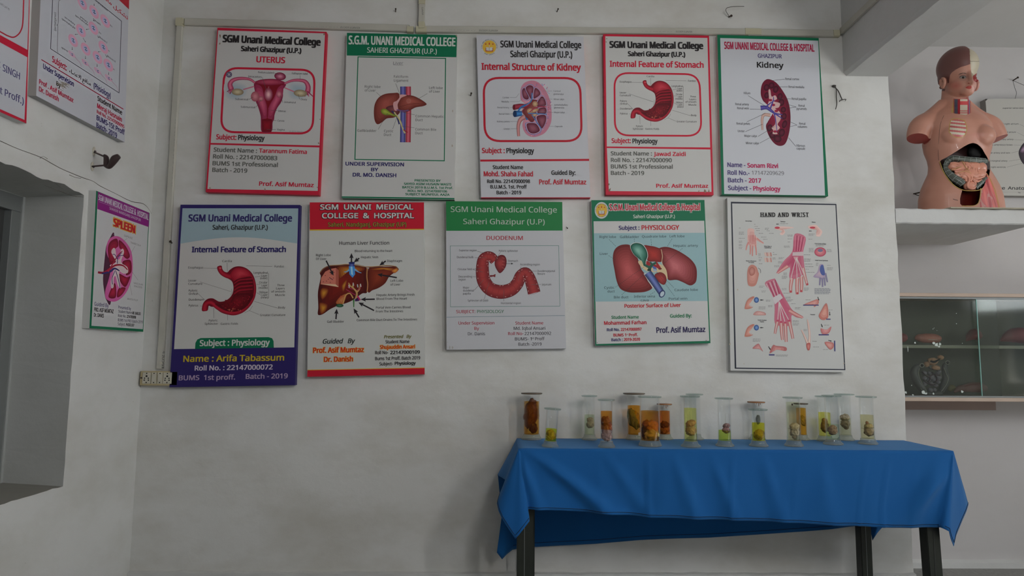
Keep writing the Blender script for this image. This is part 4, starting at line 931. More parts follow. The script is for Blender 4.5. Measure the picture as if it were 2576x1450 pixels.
s.ell(782, 476, 45, 36, (150, 70, 84), 0, (170, 124, 120), 3).ell(782, 464, 20, 12, (90, 86, 110)).ring(782, 476, 43, 34, 5, (136, 60, 76))
s.blob([(778, 575), (806, 575), (812, 610), (825, 660), (800, 690), (770, 680), (728, 668), (760, 630)], (130, 116, 136), (158, 136, 140), 3).poly([(786, 582), (806, 582), (818, 650), (795, 655), (778, 620)], (60, 72, 120), True)
for g in ([(782, 675), (778, 735)], [(798, 680), (800, 748)], [(814, 675), (820, 738)], [(822, 640), (838, 710)]): s.tube(g, [13, 10], (86, 82, 112), (120, 112, 130), 3, 0)
for yb in (850, 1065):
    s.blob([(195, yb + 60), (215, yb), (255, yb - 28), (270, yb - 20), (225, yb + 30), (235, yb + 55), (262, yb + 52), (240, yb + 66), (205, yb + 70)], (150, 96, 84), (174, 132, 122), 3)
    s.ell(287, yb - 1, 19, 22, (40, 64, 110), 0, (104, 132, 168), 5); s.arrow((340, yb - 1), (312, yb - 1), 5, (30, 30, 34), 15)
s.blob([(262, 965), (290, 935), (350, 945), (360, 965), (330, 968)], (150, 110, 106), (172, 140, 136), 3).blob([(255, 1225), (300, 1188), (320, 1215), (338, 1250), (310, 1230)], (144, 92, 92), (170, 130, 126), 3)
s.blob([(388, 1262), (415, 1200), (440, 1205), (515, 1215), (515, 1245), (450, 1235), (425, 1245)], (140, 82, 82), (170, 124, 118), 3).poly([(384, 1270), (427, 1270), (427, 1280), (384, 1280)], (52, 50, 92)).arrow((380, 1210), (398, 1238), 5, (30, 30, 34), 15)
s.blob([(655, 885), (735, 850), (765, 845), (770, 875), (735, 905), (725, 885)], (150, 96, 90), (172, 130, 122), 3).poly([(650, 885), (770, 885), (770, 893), (650, 893)], (52, 50, 92)).arrow((763, 825), (773, 855), 5, (30, 30, 34), 14)
s.blob([(820, 880), (836, 882), (845, 940), (840, 990), (800, 1005), (770, 975), (790, 930)], (150, 92, 84), (174, 132, 120), 3).poly([(828, 994), (862, 994), (862, 1002), (828, 1002)], (52, 50, 92)).arrow((856, 940), (857, 972), 4, (30, 30, 34), 13)
s.blob([(785, 1070), (830, 1080), (868, 1055), (850, 1105), (800, 1115)], (150, 92, 92), (172, 126, 124), 3).poly([(770, 1115), (849, 1115), (849, 1124), (770, 1124)], (52, 50, 92)).arrow((790, 1035), (800, 1062), 5, (30, 30, 34), 14)
s.blob([(818, 1175), (880, 1180), (886, 1215), (860, 1235), (830, 1205)], (150, 92, 88), (174, 134, 126), 3).poly([(889, 1165), (898, 1165), (900, 1248), (891, 1248)], (60, 58, 100)).arrow((845, 1162), (873, 1170), 5, (30, 30, 34), 14)
for g in ([(690, 1210), (700, 1130), (690, 1040), (682, 1000)], [(688, 1195), (665, 1140), (636, 1080)]): s.line(g, [18, 14, 12, 6], (168, 128, 120), 4).line(g, [8, 7, 4, 2], (172, 160, 150), 4)
s.blob([(675, 1190), (705, 1185), (700, 1235), (682, 1235)], (140, 70, 66), (168, 112, 104), 3)
s.part('caption_lettering')
rnd = random.Random(11)
def fake(x, y, w_, n=1, c_=(112, 110, 110)):
    """print too small to read: broken hairlines"""
    k0 = s.k
    for k in range(n):
        a = x
        while a < x + w_ * (1 if k < n - 1 else .8):
            q = rnd.uniform(8, 22); s.line([(a, y + k * 9), (min(a + q, x + w_), y + k * 9)], 3.4, c_); a += q + 3; s.k = k0
for x, y, w_, n in ((150, 290, 14, 1), (150, 322, 40, 3), (150, 370, 46, 1), (150, 392, 26, 2), (150, 418, 26, 2), (150, 440, 28, 2), (268, 262, 16, 1), (272, 278, 36, 1), (276, 294, 38, 1), (284, 310, 28, 1), (304, 332, 40, 1), (322, 360, 42, 1), (338, 378, 34, 1), (352, 292, 32, 2), (366, 312, 24, 1), (384, 332, 40, 1), (472, 256, 70, 1), (528, 344, 40, 2), (528, 374, 36, 1), (530, 398, 18, 1), (500, 430, 46, 2), (302, 488, 18, 3), (302, 520, 32, 1), (304, 536, 22, 2), (306, 568, 34, 1), (414, 480, 14, 1), (416, 496, 30, 1), (414, 522, 22, 2), (460, 520, 40, 2), (456, 552, 34, 2), (424, 582, 40, 2), (654, 498, 50, 1), (656, 530, 52, 3), (664, 570, 70, 1), (664, 590, 70, 1), (668, 610, 36, 1), (672, 634, 66, 1), (496, 640, 28, 2), (484, 664, 42, 3), (308, 742, 40, 2), (326, 778, 34, 2), (484, 760, 36, 2), (496, 796, 52, 1), (512, 826, 40, 2), (524, 848, 44, 2), (360, 850, 34, 2), (376, 892, 34, 2), (556, 878, 34, 1), (586, 908, 46, 2), (568, 1010, 48, 2), (568, 1034, 50, 2), (656, 756, 40, 3), (692, 336, 46, 2), (690, 376, 30, 1), (694, 448, 36, 4), (834, 456, 36, 3), (746, 420, 78, 2), (750, 562, 18, 3), (836, 580, 34, 1), (836, 598, 44, 3), (304, 902, 52, 3), (258, 1152, 62, 3), (440, 1276, 92, 2), (652, 1078, 28, 2), (722, 1170, 36, 1), (726, 1214, 46, 1), (804, 1234, 40, 1), (846, 926, 42, 1), (810, 1044, 40, 1), (668, 848, 40, 1)): fake(x, y, w_, n)
for k in range(6): fake(738, 760 + k * 8, 140, 1, (96, 98, 108))
for w_, a, b_, y in (('Dorsal View', 202, 252, 240), ('Extension', 474, 512, 244), ('Flexion', 718, 746, 249), ('Volar View of', 346, 406, 436), ('Carpal Bones', 350, 402, 447), ('Range of Movement', 206, 286, 550), ('of Thumb', 226, 268, 562), ('Cross Section of Wrist', 740, 828, 416), ('Carpal Tunnel Syndrome', 742, 842, 546), ('Tendon Avulsion', 296, 366, 1010), ('Injuries', 314, 346, 1022), ('Fractures', 706, 742, 966)): s.t(w_, a, b_, y, 8.5, (50, 48, 52), .05, res=1)
s.part('lettering')
title = 'HAND AND WRIST'; adv = dict(H=1.0, A=.98, N=1.0, D=.96, W=1.36, R=.98, I=.52, S=.76, T=.9); tot = sum(adv.get(ch, .48) for ch in title); x = 316; k_ = (696 - 316) / tot
ser = dict(H=((.1, 0), (.9, 0), (.1, 1), (.9, 1)), A=((.08, 0), (.92, 0)), N=((.1, 0), (.1, 1), (.9, 1)), D=((.1, 0), (.1, 1)), W=((.04, 1), (.5, 1), (.96, 1)), R=((.1, 0), (.1, 1), (.9, 0)), I=((.5, 0), (.5, 1)), T=((.5, 0),), S=())
for ch in title:
    w_ = adv.get(ch, .48) * k_
    if ch != ' ':
        a, b_ = x + w_ * (.3 if ch == 'I' else .1), x + w_ * (.7 if ch == 'I' else .9)
        s.t(ch, a, b_, 204, 34, BLK, .1)
        rs = s.slopes(x, 190)[0]
        for fx, top in ser[ch]:
            X_ = a + (b_ - a) * (.5 if ch == 'I' else lerp(.1, .9, fx)); yb = 204 - (33 if top else 0) + (1.5 if top else -1.5) + rs * 0
            s.line([(X_ - 8.5, yb), (X_ + 8.5, yb)], 4, BLK)
    x += w_
s.stain([(140, 772, 8), (190, 1345, 4), (80, 1190, 8), (966, 1340, 7)], (128, 112, 92)); s.done()

# ---------------------------------------------------------------- spleen (left wall)
c = (0, 420, 2.5); MG = (104, 18, 92)
s = Sheet('anatomy_poster', 'spleen board with a magenta header and green edge on the window wall', Q(c, (605, 150), (941, 290), (901, 1038), (562, 1016)), 'x', XL + .03, .03, c, GRN, [PAPER] * 4)
s.part('printed_panel').poly([(616, 156), (937, 289), (898, 1022), (575, 1000)], (152, 151, 152))
s.part('header_band').poly([(616, 156), (938, 289), (935, 379), (612, 265)], MG)
s.line([(622, 219), (932, 331)], 1.5, (150, 130, 148))
s.part('illustration')
s.poly([(655, 780), (648, 700), (660, 560), (668, 500), (690, 450), (720, 440), (700, 840), (668, 836)], (62, 26, 46), True)
s.blob([(668, 520), (680, 465), (712, 438), (750, 440), (790, 472), (825, 530), (835, 610), (830, 690), (810, 760), (775, 815), (730, 846), (692, 845), (664, 825), (662, 780), (680, 720), (694, 660), (694, 600), (676, 560)], (160, 72, 122), (166, 88, 132), 3)
for p in ([(678, 525), (692, 472), (735, 452), (744, 500), (716, 512), (706, 552), (732, 590), (694, 612)], [(749, 460), (790, 498), (817, 558), (800, 580), (776, 560), (776, 522), (752, 512)], [(780, 590), (822, 590), (826, 662), (792, 682), (800, 640), (770, 612)], [(796, 695), (820, 690), (790, 756), (756, 722), (746, 672)], [(682, 820), (702, 760), (722, 732), (731, 770), (726, 824)], [(736, 820), (746, 766), (790, 762), (766, 806)]): s.blob(p, (96, 10, 32), (146, 26, 52), 4)
s.poly([(700, 540), (712, 512), (726, 520), (735, 580), (756, 575), (758, 530), (772, 515), (780, 540), (762, 600), (800, 630), (805, 665), (775, 672), (750, 660), (755, 730), (760, 765), (740, 745), (728, 690), (715, 700), (715, 755), (700, 762), (696, 720), (715, 650), (690, 620), (730, 600)], (164, 150, 150), True, 3)
s.line([(616, 664), (660, 664), (720, 622), (770, 620), (802, 648)], [14, 14, 12, 9, 6], (128, 18, 40), 5).line([(640, 672), (690, 660), (720, 640), (752, 655)], [9, 14, 12, 6], (40, 34, 82), 5).line([(680, 660), (740, 560), (770, 530)], [8, 7, 4], (130, 26, 46), 4)
for g in ([(738, 610), (742, 570), (765, 540)], [(738, 580), (722, 552), (708, 552)], [(725, 650), (705, 700), (708, 740)], [(728, 655), (745, 710), (756, 765)], [(742, 562), (776, 556)]): s.line(g, 4, (48, 36, 86), 4)
s.part('caption_lettering').ts([('CAPSULE', 780, 833, 447, 12), ('TRABECULA', 820, 885, 491, 11), ('VASCULAR', 840, 898, 742, 11), ('SINUSOID', 842, 894, 760, 11), ('WHITE PULP', 800, 867, 841, 11)], (70, 68, 68))
s.part('leader_lines').lines([[(800, 450), (775, 470)], [(848, 500), (815, 560)], [(868, 713), (830, 660)], [(830, 808), (815, 730)]], 1.6, (96, 92, 92))
s.part('lettering').t('SGM UNANI MEDICAL COLLEGE &  HOSPITAL', 619, 933, 272, 36, (156, 150, 158), .06).t('SHAHERI NANDGANJ GHAZIPUR', 688, 885, 306, 17, (150, 136, 150), .03)
s.t('SPLEEN', 708, 854, 401, 62, (168, 128, 24), .2).t('SPLEEN', 712, 850, 396, 50, (146, 18, 28), .11)
s.t('Guided By', 593, 683, 880, 25, NAVY, .02).t('PRO. ASIF MUMTAZ', 592, 714, 916, 25, BLK, .1).t('Dr. DANIS', 590, 653, 946, 24, BLK, .1)
s.t('Presented by', 744, 823, 897, 19, NAVY, .02).t('Student Name', 744, 829, 922, 18, (44, 42, 62), .02).t('MD. BABLOO', 832, 884, 931, 18, BLK, .1).t('Role No.', 742, 794, 947, 18, (44, 42, 62), .02).t('22147000098', 797, 855, 953, 18, BLK, .1).t('BUMS 1st PRO Batch 2019', 741, 898, 979, 18, (44, 42, 62), .02).t('Subject.', 740, 789, 999, 18, (44, 42, 62), .02).t('PHISIOLOGY', 792, 844, 1004, 18, BLK, .1)
s.done()

# ---------------------------------------------------------------- spermatogenesis (left wall, cut by the top of the picture)
c = (0, 0, 2.789); P2 = (146, 147, 153)
s = Sheet('anatomy_poster', 'board of pink cells and sperm on the window wall above the iron bracket', [(115, -285), (326.6, -70), (313.8, 358.3), (91, 241)], 'x', XL + .03, .03, c, P2, [P2, P2, (120, 120, 120), (128, 128, 126)])
s.part('header_band').poly([(115 * 2.789, -175 * 2.789), (324.4 * 2.789, 23.6 * 2.789), (326.5 * 2.789, -70 * 2.789), (115 * 2.789, -284 * 2.789)], (138, 24, 36))
s.part('thin_frame').line([(378, -240), (369, 0), (355, 342), (835, 652), (852, 148), (700, 25), (378, -240)], 4, (34, 32, 46))
s.part('illustration')
PK, CY, TE, PU = (168, 122, 142), (122, 146, 162), (26, 84, 112), (74, 40, 88)
for x, y in ((577, 22), (660, 84), (738, 148), (655, 198), (568, 216), (513, 285), (601, 345), (725, 332), (684, 403), (760, 457)):
    s.ell(x, y, 34, 39, PK, 0, None, 5, True).ell(x, y, 20, 22, (144, 130, 156), 0, CY, 4, True)
    s.line([(x - 10, y - 12), (x + 2, y - 12), (x + 4, y - 4), (x - 4, y + 2)], 4.5, TE, 4).line([(x - 2, y + 4), (x + 6, y + 12), (x + 10, y + 8)], 4.5, TE, 4).line([(x - 4, y), (x + 5, y + 10)], 3.5, PU)
for i, (x, y) in enumerate(((505, 381), (598, 440), (685, 498), (762, 548))):
    s.blob([(x - 26, y - 26), (x - 4, y - 18), (x + 18, y + 4), (x + 24, y + 22), (x + 6, y + 20), (x - 14, y + 4)], PK, (140, 132, 156), 4)
    s.line([(x - 4, y - 4), (x + 8, y)], 4, TE).line([(x - 2, y + 4), (x + 8, y + 12)], 3.5, PU)
    s.line([(x + 22, y + 18), (x + 32, y + 34), (x + 55, y + 58), (x + 66, y + 92)], [5, 4, 3, 2], (148, 118, 136), 4)
for a, b_ in (((660, 24), (661, 42)), ((656, 128), (657, 150)), ((626, 205), (602, 207)), ((548, 241), (524, 242)), ((582, 266), (602, 298)), ((683, 250), (694, 268)), ((708, 362), (686, 364)), ((738, 382), (752, 404)), ((506, 330), (507, 352)), ((599, 392), (600, 415)), ((681, 448), (682, 470)), ((762, 506), (762, 526))): s.arrow(a, b_, 2, (40, 40, 46), 9)
s.line([(424, 4), (412, 14), (408, 160), (398, 176), (406, 190), (402, 350), (410, 366)], 2.5, (70, 70, 74), 4)
s.part('caption_lettering')
for w_, a, b_, y, h in (('generations of mitosis', 590, 755, 10, 12), ('primary', 563, 615, 142, 12), ('spermatocyte', 527, 617, 146, 12), ('secondary', 453, 526, 151, 12), ('spermatocyte', 433, 528, 170, 12), ('sperm', 431, 477, 352, 12), ('growth', 660, 706, 162, 12), ('Meiosis I', 694, 751, 284, 12), ('Meiosis II', 751, 810, 418, 12), ('2n', 770, 787, 186, 11), ('2n', 692, 709, 236, 11), ('n', 760, 768, 362, 11), ('n', 795, 803, 492, 11), ('n', 780, 787, 562, 11)): s.t(w_, a, b_, y, h, (44, 44, 50), .04, res=1)
V_, F_ = glyphs('Spermatogenesis', FONT, 1); xa = min(v[0] for v in V_); xb = max(v[0] for v in V_)
s._put([(393 - y * 16 / CAPH * .9, 222 - (x - xa) / (xb - xa) * 132 + (-y * 16 / CAPH) * .6) for x, y in V_], F_, (40, 40, 44))
s.part('lettering')
if FONT_AR:
    ar = lambda t_: t_[::-1]
    s.t(ar('\ufe97\ufeb8\ufedc\ufef4\ufede \ufee3\ufe8e\ufea9\ufba6 \ufee3'), 690, 897, 50, 40, (150, 28, 44), .04, font=FONT_AR)
    s.t(ar('\ufee3\ufee8\ufe8e\ufed3\ufeca \ufe8d\ufefb\ufecb\ufec0\ufe8e\ufe80'), 485, 637, 556, 40, (40, 38, 42), .04, font=FONT_AR)
s.line([(290, 418), (866, 767)], 6, (128, 20, 48))
RR = (142, 24, 50)
s.t('Subject:', 365, 467, 466, 44, RR, .08).t('(Phisiology)', 656, 776, 655, 40, NAVY, .05).t('Under Supervision', 302, 518, 545, 36, NAVY, .06).t('By', 394, 426, 608, 32, BLK, .07).t('Prof . Asif Mumtaz', 274, 515, 654, 33, RR, .07).t('Dr. Danish', 273, 412, 676, 34, RR, .07)
s.t('Student Name', 683, 857, 757, 34, BLK, .06).t('Meraj Hasnain', 681, 855, 807, 34, RR, .07).t('Roll No. 22147000095', 679, 872, 848, 24, RR, .07).t('BUMS-1St Proff', 677, 875, 896, 36, NAVY, .07).t('Batch- 2019', 675, 821, 932, 36, NAVY, .07)
s.part('rust_stain'); rnd = random.Random(8)
for i in range(46):
    x, y = 425 + rnd.gauss(0, 20), 588 + rnd.gauss(0, 11); x2 = x + rnd.uniform(12, 46)
    s.line([(x, y), (x2, y + (x2 - x) * .55)], rnd.uniform(1.2, 3.2), mixc((96, 84, 64), P2, rnd.uniform(0, .7)))
s.done()

# ---------------------------------------------------------------- board at the left border of the picture
c = (0, 0, 4.4)
s = Sheet('anatomy_poster', 'red-edged board at the very edge of the picture, with SINGH and st Proff showing', [(-230, -513), (81, -229), (66.4, 311), (-255, 170)], 'x', XL + .03, .03, c, RED, [RED, RED, (150, 150, 150), RED])
s.part('printed_panel').poly([(-1000, -1900), (345, -960), (321, 0), (303, 552), (-1000, -160)], P2).poly([(-1000, -78), (302, 634), (271, 1328), (0, 1207), (-1080, 690)], P2)
s.part('rounded_frame').line([(275, -400), (262, 0), (252, 255), (228, 345), (190, 392), (145, 413), (90, 398), (0, 350), (-600, 10)], 15, (142, 18, 36), 5)
s.part('lettering').t('Curvature', -95, 106, 52, 30, (84, 84, 88), 0).t('R', -46, 6, 738, 78, NAVY, .03).t('SINGH', 30, 219, 834, 78, NAVY, .03).t('1st Proff.)', -75, 262, 1080, 78, NAVY, .03)
s.done()

# ---------------------------------------------------------------- heart chart on the alcove wall
c = (2460, 180, 4.026); HC_ = (140, 138, 133)
s = Sheet('heart_chart', 'large pale heart chart hung by wire behind the torso model', [(2479, 249), (2790, 246), (2812, 496), (2496, 492)], 'y', DA - .045, .045, c, HC_, [(110, 108, 104)] * 4, 'anatomy boards hung on the walls', 'chart')
s.part('printed_border').line([(150, 1222), (1340, 1222)], 3, (120, 118, 114)).poly([(76, 278), (100, 278), (78, 300)], (30, 28, 28))
s.part('illustration').blob([(412, 830), (430, 770), (470, 720), (540, 690), (640, 700), (720, 780), (730, 880), (680, 980), (580, 1010), (490, 960), (440, 910)], (34, 28, 34), (74, 58, 70), 8, (540, 820)).blob([(424, 815), (445, 770), (480, 745), (490, 790), (460, 830)], (50, 38, 48), (128, 104, 124), 6)
s.part('caption_lettering')
for w_, a, b_, y in (('superior vena cava', 250, 459, 377), ('auricle of right atrium', 148, 411, 538), ('right atrium', 255, 384, 621), ('right coronary artery', 130, 361, 694), ('conus arteriosus bows', 88, 350, 750), ('ventricular artery and vein', 30, 325, 831), ('right marginal artery', 78, 299, 912), ('right ventricle', 132, 281, 976)): s.t(w_, a, b_, y, 14, (44, 42, 42), .05, .2, res=1)
s.part('leader_lines').lines([[(422, 535), (520, 580)], [(398, 618), (520, 680)], [(367, 691), (520, 700)], [(358, 745), (440, 748)], [(338, 826), (412, 808)], [(312, 908), (432, 890)], [(292, 970), (450, 930)]], 2.2, (84, 82, 80))
s.part('lettering').t('Surface', 52, 274, 1196, 32, (38, 37, 37), .06, .15).t('Anatomy', 302, 560, 1198, 32, (38, 37, 37), .06, .15).t('The', 405, 432, 1234, 12, (50, 48, 48), .05)
s.done()
# ================================================================== conduits, switchboard, bracket, nails
M_pvc = mat('aged_white_pvc', alb((140, 138, 130)), 0.45, 0.35, mottle=0.08, mscale=6)
M_pvcy = mat('yellowed_pvc_joint', alb((142, 138, 118)), 0.45, 0.35)
M_ivory = mat('yellowed_ivory_plastic', alb((140, 128, 98)), 0.4, 0.4)
M_sock = mat('ivory_socket_plastic', alb((146, 142, 130)), 0.35, 0.45)
M_hole = mat('dark_hole', (0.012, 0.011, 0.010), 0.6, 0.2)
M_iron = mat('dark_painted_iron', alb((48, 36, 36)), 0.4, 0.5, 0.2)
M_nail = mat('rusty_nail', (0.05, 0.035, 0.025), 0.6, 0.4, 0.4)
M_wire = mat('thin_dark_wire', (0.05, 0.045, 0.04), 0.5, 0.4)
M_stamp = painted('stamped_print', 0.6, 0.2)

def trunk_bar(bm, a, b, w, dep, plane='y', val=D):
    """flat trunking from pixel a to pixel b on a wall plane"""
    f = (lambda p, l: on_y(*p, val - l)) if plane == 'y' else (lambda p, l: on_x(*p, val - l))
    A, B = f(a, 0), f(b, 0); d_ = (B - A).normalized(); n = Vector((0, -1, 0)) if plane == 'y' else Vector((-1, 0, 0))
    s_ = d_.cross(n).normalized() * w / 2
    pr = [(-1, 0), (-1, .7), (-.8, 1), (.8, 1), (1, .7), (1, 0)]
    r0 = [bm.verts.new(A + s_ * x + n * dep * y) for x, y in pr]; r1 = [bm.verts.new(B + s_ * x + n * dep * y) for x, y in pr]
    for k in range(5): bm.faces.new((r0[k], r0[k + 1], r1[k + 1], r1[k]))
    bm.faces.new(r0[::-1]); bm.faces.new(r1)
def stamp(parent, txt, a, b, h, val, flip=True):
    """the maker's line printed along a trunking, between pixels a and b on the plane y = val"""
    V, Fc = glyphs(txt, FONT, 1); A, B = on_y(*a, val), on_y(*b, val); d_ = (B - A); L_ = d_.length; d_ = d_.normalized(); up = Vector((0, -1, 0)).cross(d_) * -1
    xa = min(v[0] for v in V); xb = max(v[0] for v in V); bm = bmesh.new()
    vs = []
    for x, y in V:
        u, w_ = (x - xa) / (xb - xa), y / CAPH * h
        vs.append(bm.verts.new(A + d_ * L_ * u + up * w_))
    lay = bm.loops.layers.float_color.new('Col')
    for f in Fc:
        try: q = bm.faces.new([vs[i] for i in f])
        except ValueError: continue
        for l in q.loops: l[lay] = (.1, .1, .1, 1)
    obj('stamped_print', bm, M_stamp, parent)

c0 = empty('cable_conduit', on_y(1280, 75, D)); tag(c0, 'long flat white conduit running level above the top row of boards', 'conduit', 'cable conduits')
bm = bmesh.new(); trunk_bar(bm, (468, 57), (1030, 74), .036, .016); trunk_bar(bm, (1072, 76), (1880, 83), .034, .016); trunk_bar(bm, (1880, 84), (2104, 87), .036, .016)
obj('trunking', bm, M_pvc, c0)
bm = bmesh.new(); trunk_bar(bm, (1025, 77), (1041, 77.5), .032, .02); trunk_bar(bm, (1048, 77.5), (1074, 78), .034, .021); trunk_bar(bm, (1062, 76), (1061, 60), .033, .0245)
obj('tee_joint', bm, M_pvcy, c0)
bm = bmesh.new(); trunk_bar(bm, (2093, 87), (2108, 87), .036, .02); obj('corner_joint', bm, M_pvcy, c0)
bm = bmesh.new(); trunk_bar(bm, (1872, 82.5), (1912, 83.5), .036, .018); obj('sleeve_joint', bm, M_pvcy, c0)
for a, b_ in (((905, 72), (856, 70.5)), ((1252, 79), (1205, 78.5)), ((1741, 82), (1700, 81.5))): stamp(c0, 'KEVALS FOCUS', a, b_, .008, D - .0168)
for a, b_ in (((850, 70), (775, 68)), ((1196, 78), (1122, 76)), ((1690, 81), (1615, 80))): stamp(c0, '- - -- - --- - -- -', a, b_, .006, D - .0168)
c1 = empty('cable_conduit', on_y(430, 500, D)); tag(c1, 'upright white conduit dropping down the corner to the switchboard', 'conduit', 'cable conduits')
bm = bmesh.new(); trunk_bar(bm, (454.5, 66), (405, 928), .030, .016); obj('trunking', bm, M_pvc, c1)
bm = bmesh.new(); trunk_bar(bm, (455, 49), (454, 69), .036, .019); trunk_bar(bm, (446, 57), (467, 58), .032, .0185); obj('elbow_joint', bm, M_pvcy, c1)
stamp(c1, 'FOCUS P', (406.5, 926), (408.5, 884), .010, D - .0168)
stamp(c1, '-- - --- - -- - --- -- - --', (431, 470), (440, 300), .006, D - .0168)
bm = bmesh.new(); pc = on_y(405.5, 914, D - .017)
for dx, dz in ((0, 0),): 
    f = bm.faces.new([bm.verts.new(pc + Vector(q)) for q in ((-.008, -.0004, 0), (0, -.0004, -.009), (.008, -.0004, 0), (0, -.0004, .009))])
obj('diamond_sticker', bm, M_sock, c1)
c2 = empty('cable_conduit', on_y(1061, 30, D)); tag(c2, 'short upright white conduit rising from the tee joint to the top edge', 'conduit', 'cable conduits')
bm = bmesh.new(); A = on_y(1061, 64, D); add_box(bm, (A.x - .0145, D - .022, A.z), (A.x + .0145, D, ZC), 0, .003); obj('trunking', bm, M_pvc, c2)
bm = bmesh.new(); B = on_y(1061, 16, D); add_box(bm, (A.x - .0155, D - .025, B.z), (A.x + .0155, D, ZC), 0, .003); obj('sleeve_joint', bm, M_pvcy, c2)
stamp(c2, 'KEVALS', (1061.5, 37), (1060.5, 18), .008, D - .0226)
zc3 = on_y(2109, 82, D).z
c3 = empty('cable_conduit', (XB0, D - .6, zc3)); tag(c3, 'grey-looking conduit running along the shaded side of the beam', 'conduit', 'cable conduits')
obj('trunking', box((XB0 - .016, YR, zc3 - .017), (XB0, D - .008, zc3 + .017), .003), M_pvc, c3)

# switchboard, partly behind the purple board
a, b_ = on_y(353, 934, D - .03), on_y(446, 971, D - .03)
sb = empty('switchboard', ((a.x + b_.x) / 2, D, b_.z)); tag(sb, 'yellowed switchboard at the foot of the conduit, half hidden by the purple board', 'switchboard')
obj('back_box', box((a.x, D - .03, b_.z), (b_.x, D, a.z), .003), M_ivory, sb)
hx = lambda px: on_y(px, 950, D - .031).x
hz_ = lambda py: on_y(400, py, D - .031).z
def socket(x0, x1):
    q = obj('socket', box((hx(x0), D - .034, hz_(966)), (hx(x1), D - .029, hz_(937.5)), .001), M_sock, sb)
    xm = (hx(x0) + hx(x1)) / 2; bm = bmesh.new()
    for dx, py, r in ((0, 940, .0025), (0, 947, .0042), (-.0085, 952, .0028), (.0085, 952, .0028), (-.0095, 957, .003), (.0095, 957, .003), (0, 963, .0028)):
        add_lathe(bm, [(r, 0), (r, .0012)], 12)
        for v in bm.verts[-24:] if False else list(bm.verts)[-24:]:
            z_, y_ = v.co.y, v.co.z; v.co = Vector((xm + dx + v.co.x, D - .0338 - y_, hz_(py) + z_))
    obj('pin_holes', bm, M_hole, q)
socket(359, 380); socket(411, 432)
def switch(x0, x1):
    q = obj('switch', box((hx(x0), D - .034, hz_(966)), (hx(x1), D - .029, hz_(937.5)), .001), M_sock, sb)
    w = hx(x1) - hx(x0)
    obj('rocker', box((hx(x0) + w * .15, D - .038, hz_(959)), (hx(x1) - w * .15, D - .0335, hz_(944)), .0015), M_sock, q)
    bm = bmesh.new()
    for py in (940, 963):
        add_lathe(bm, [(.0026, 0), (.0026, .0012)], 12)
        for v in list(bm.verts)[-24:]:
            z_, y_ = v.co.y, v.co.z; v.co = Vector(((hx(x0) + hx(x1)) / 2 + v.co.x, D - .0338 - y_, hz_(py) + z_))
    obj('pin_holes', bm, M_hole, q)
switch(381.5, 394.5); switch(396.5, 409.5)
bm = bmesh.new(); add_lathe(bm, [(.004, 0), (.004, .002), (.002, .003)], 14)
for v in bm.verts: v.co = Vector((hx(355.5) + v.co.x, D - .030 - v.co.z, hz_(951.5) + v.co.y))
obj('screw', bm, M_iron, sb)

# iron rod bracket on the left wall
br = empty('rod_bracket', on_x(236, 400, XL)); tag(br, 'dark iron rod bracket with a cup end, above the spleen board', 'bracket')
for (px, py), nm in (((235.5, 381), 'wall_plate'), ((231.5, 419), 'wall_plate')):
    p = on_x(px, py, XL)
    bm = bmesh.new(); add_lathe(bm, [(.012, 0), (.013, .002), (.011, .004), (.003, .005)], 18)
    for v in bm.verts: v.co = Vector((XL + v.co.z, p.y + v.co.x * .8, p.z + v.co.y * 1.5))
    pl = obj(nm, bm, M_sock, br, smooth=True)
    bm = bmesh.new(); add_lump(bm, p + Vector((.006, 0, -.001)), .005, .005, .005, sub=2); obj('screw', bm, M_iron, pl, smooth=True)
def br_pt(px, py, off):
    return on_x(px, py, XL + off)
p0, p1 = br_pt(237, 383, .006), br_pt(232, 419, .006)
q0 = Vector((XL + .052, p0.y - .004, p0.z - .02)); q1 = Vector((XL + .056, p1.y - .004, p1.z + .004))
obj('arm', tube([p0, q0], .0035, 8), M_iron, br, smooth=True); obj('arm', tube([p1, q1], .0035, 8), M_iron, br, smooth=True)
bm = bmesh.new(); add_tube(bm, [q0 + Vector((-.004, 0, .006)), q0 + Vector((.006, 0, -.004)), q1 + Vector((.007, 0, .008)), q1 + Vector((.002, 0, -.003))], [.006, .010, .010, .006], 10, 4)
obj('end_piece', bm, M_iron, br, smooth=True)
bm = bmesh.new(); add_tube(bm, [q1, q1 + Vector((.018, 0, -.006)), q1 + Vector((.032, -.004, .006)), q1 + Vector((.045, -.008, .024)), q1 + Vector((.062, -.010, .036))], [.005, .009, .012, .015, .010], 12, 5)
obj('cup', bm, M_iron, br, smooth=True)

# nails and loose wires
def nail(px, py, plane, label, r=.004, L_=.02, tilt=(0.2, 0, .2)):
    p = on_y(px, py, plane); bm = bmesh.new()
    add_tube(bm, [p + Vector((0, .003, 0)), p + Vector((tilt[0] * L_, -L_, tilt[2] * L_))], [r * .55, r * .55], 8)
    add_tube(bm, [p + Vector((tilt[0] * L_, -L_, tilt[2] * L_)), p + Vector((tilt[0] * L_, -L_ - .002, tilt[2] * L_))], [r, r], 10)
    return tag(obj('nail', bm, M_nail, None, p, smooth=True), label, 'nail', 'nails in the walls')
nail(995, 30, D, 'small nail high on the back wall, left of the short upright conduit')
nail(1401, 30, D, 'small nail high on the back wall above the crested kidney board')
nail(1184, 241, D, 'dark nail in the gap between the liver board and the crested kidney board', .0045)
nail(1425, 571, D, 'bent nail right of the duodenum board', .003, .022, (.1, 0, -.5))
nail(432, 612, D, 'dark nail beside the upper left edge of the purple board', .006)
nail(2548, 203, DA, 'nail on the alcove wall that holds the heart chart wire', .006, .03)
nail(2298, 488, DA, 'hooked nail on the alcove wall behind the hip of the torso model', .007, .03, (.9, 0, .1))
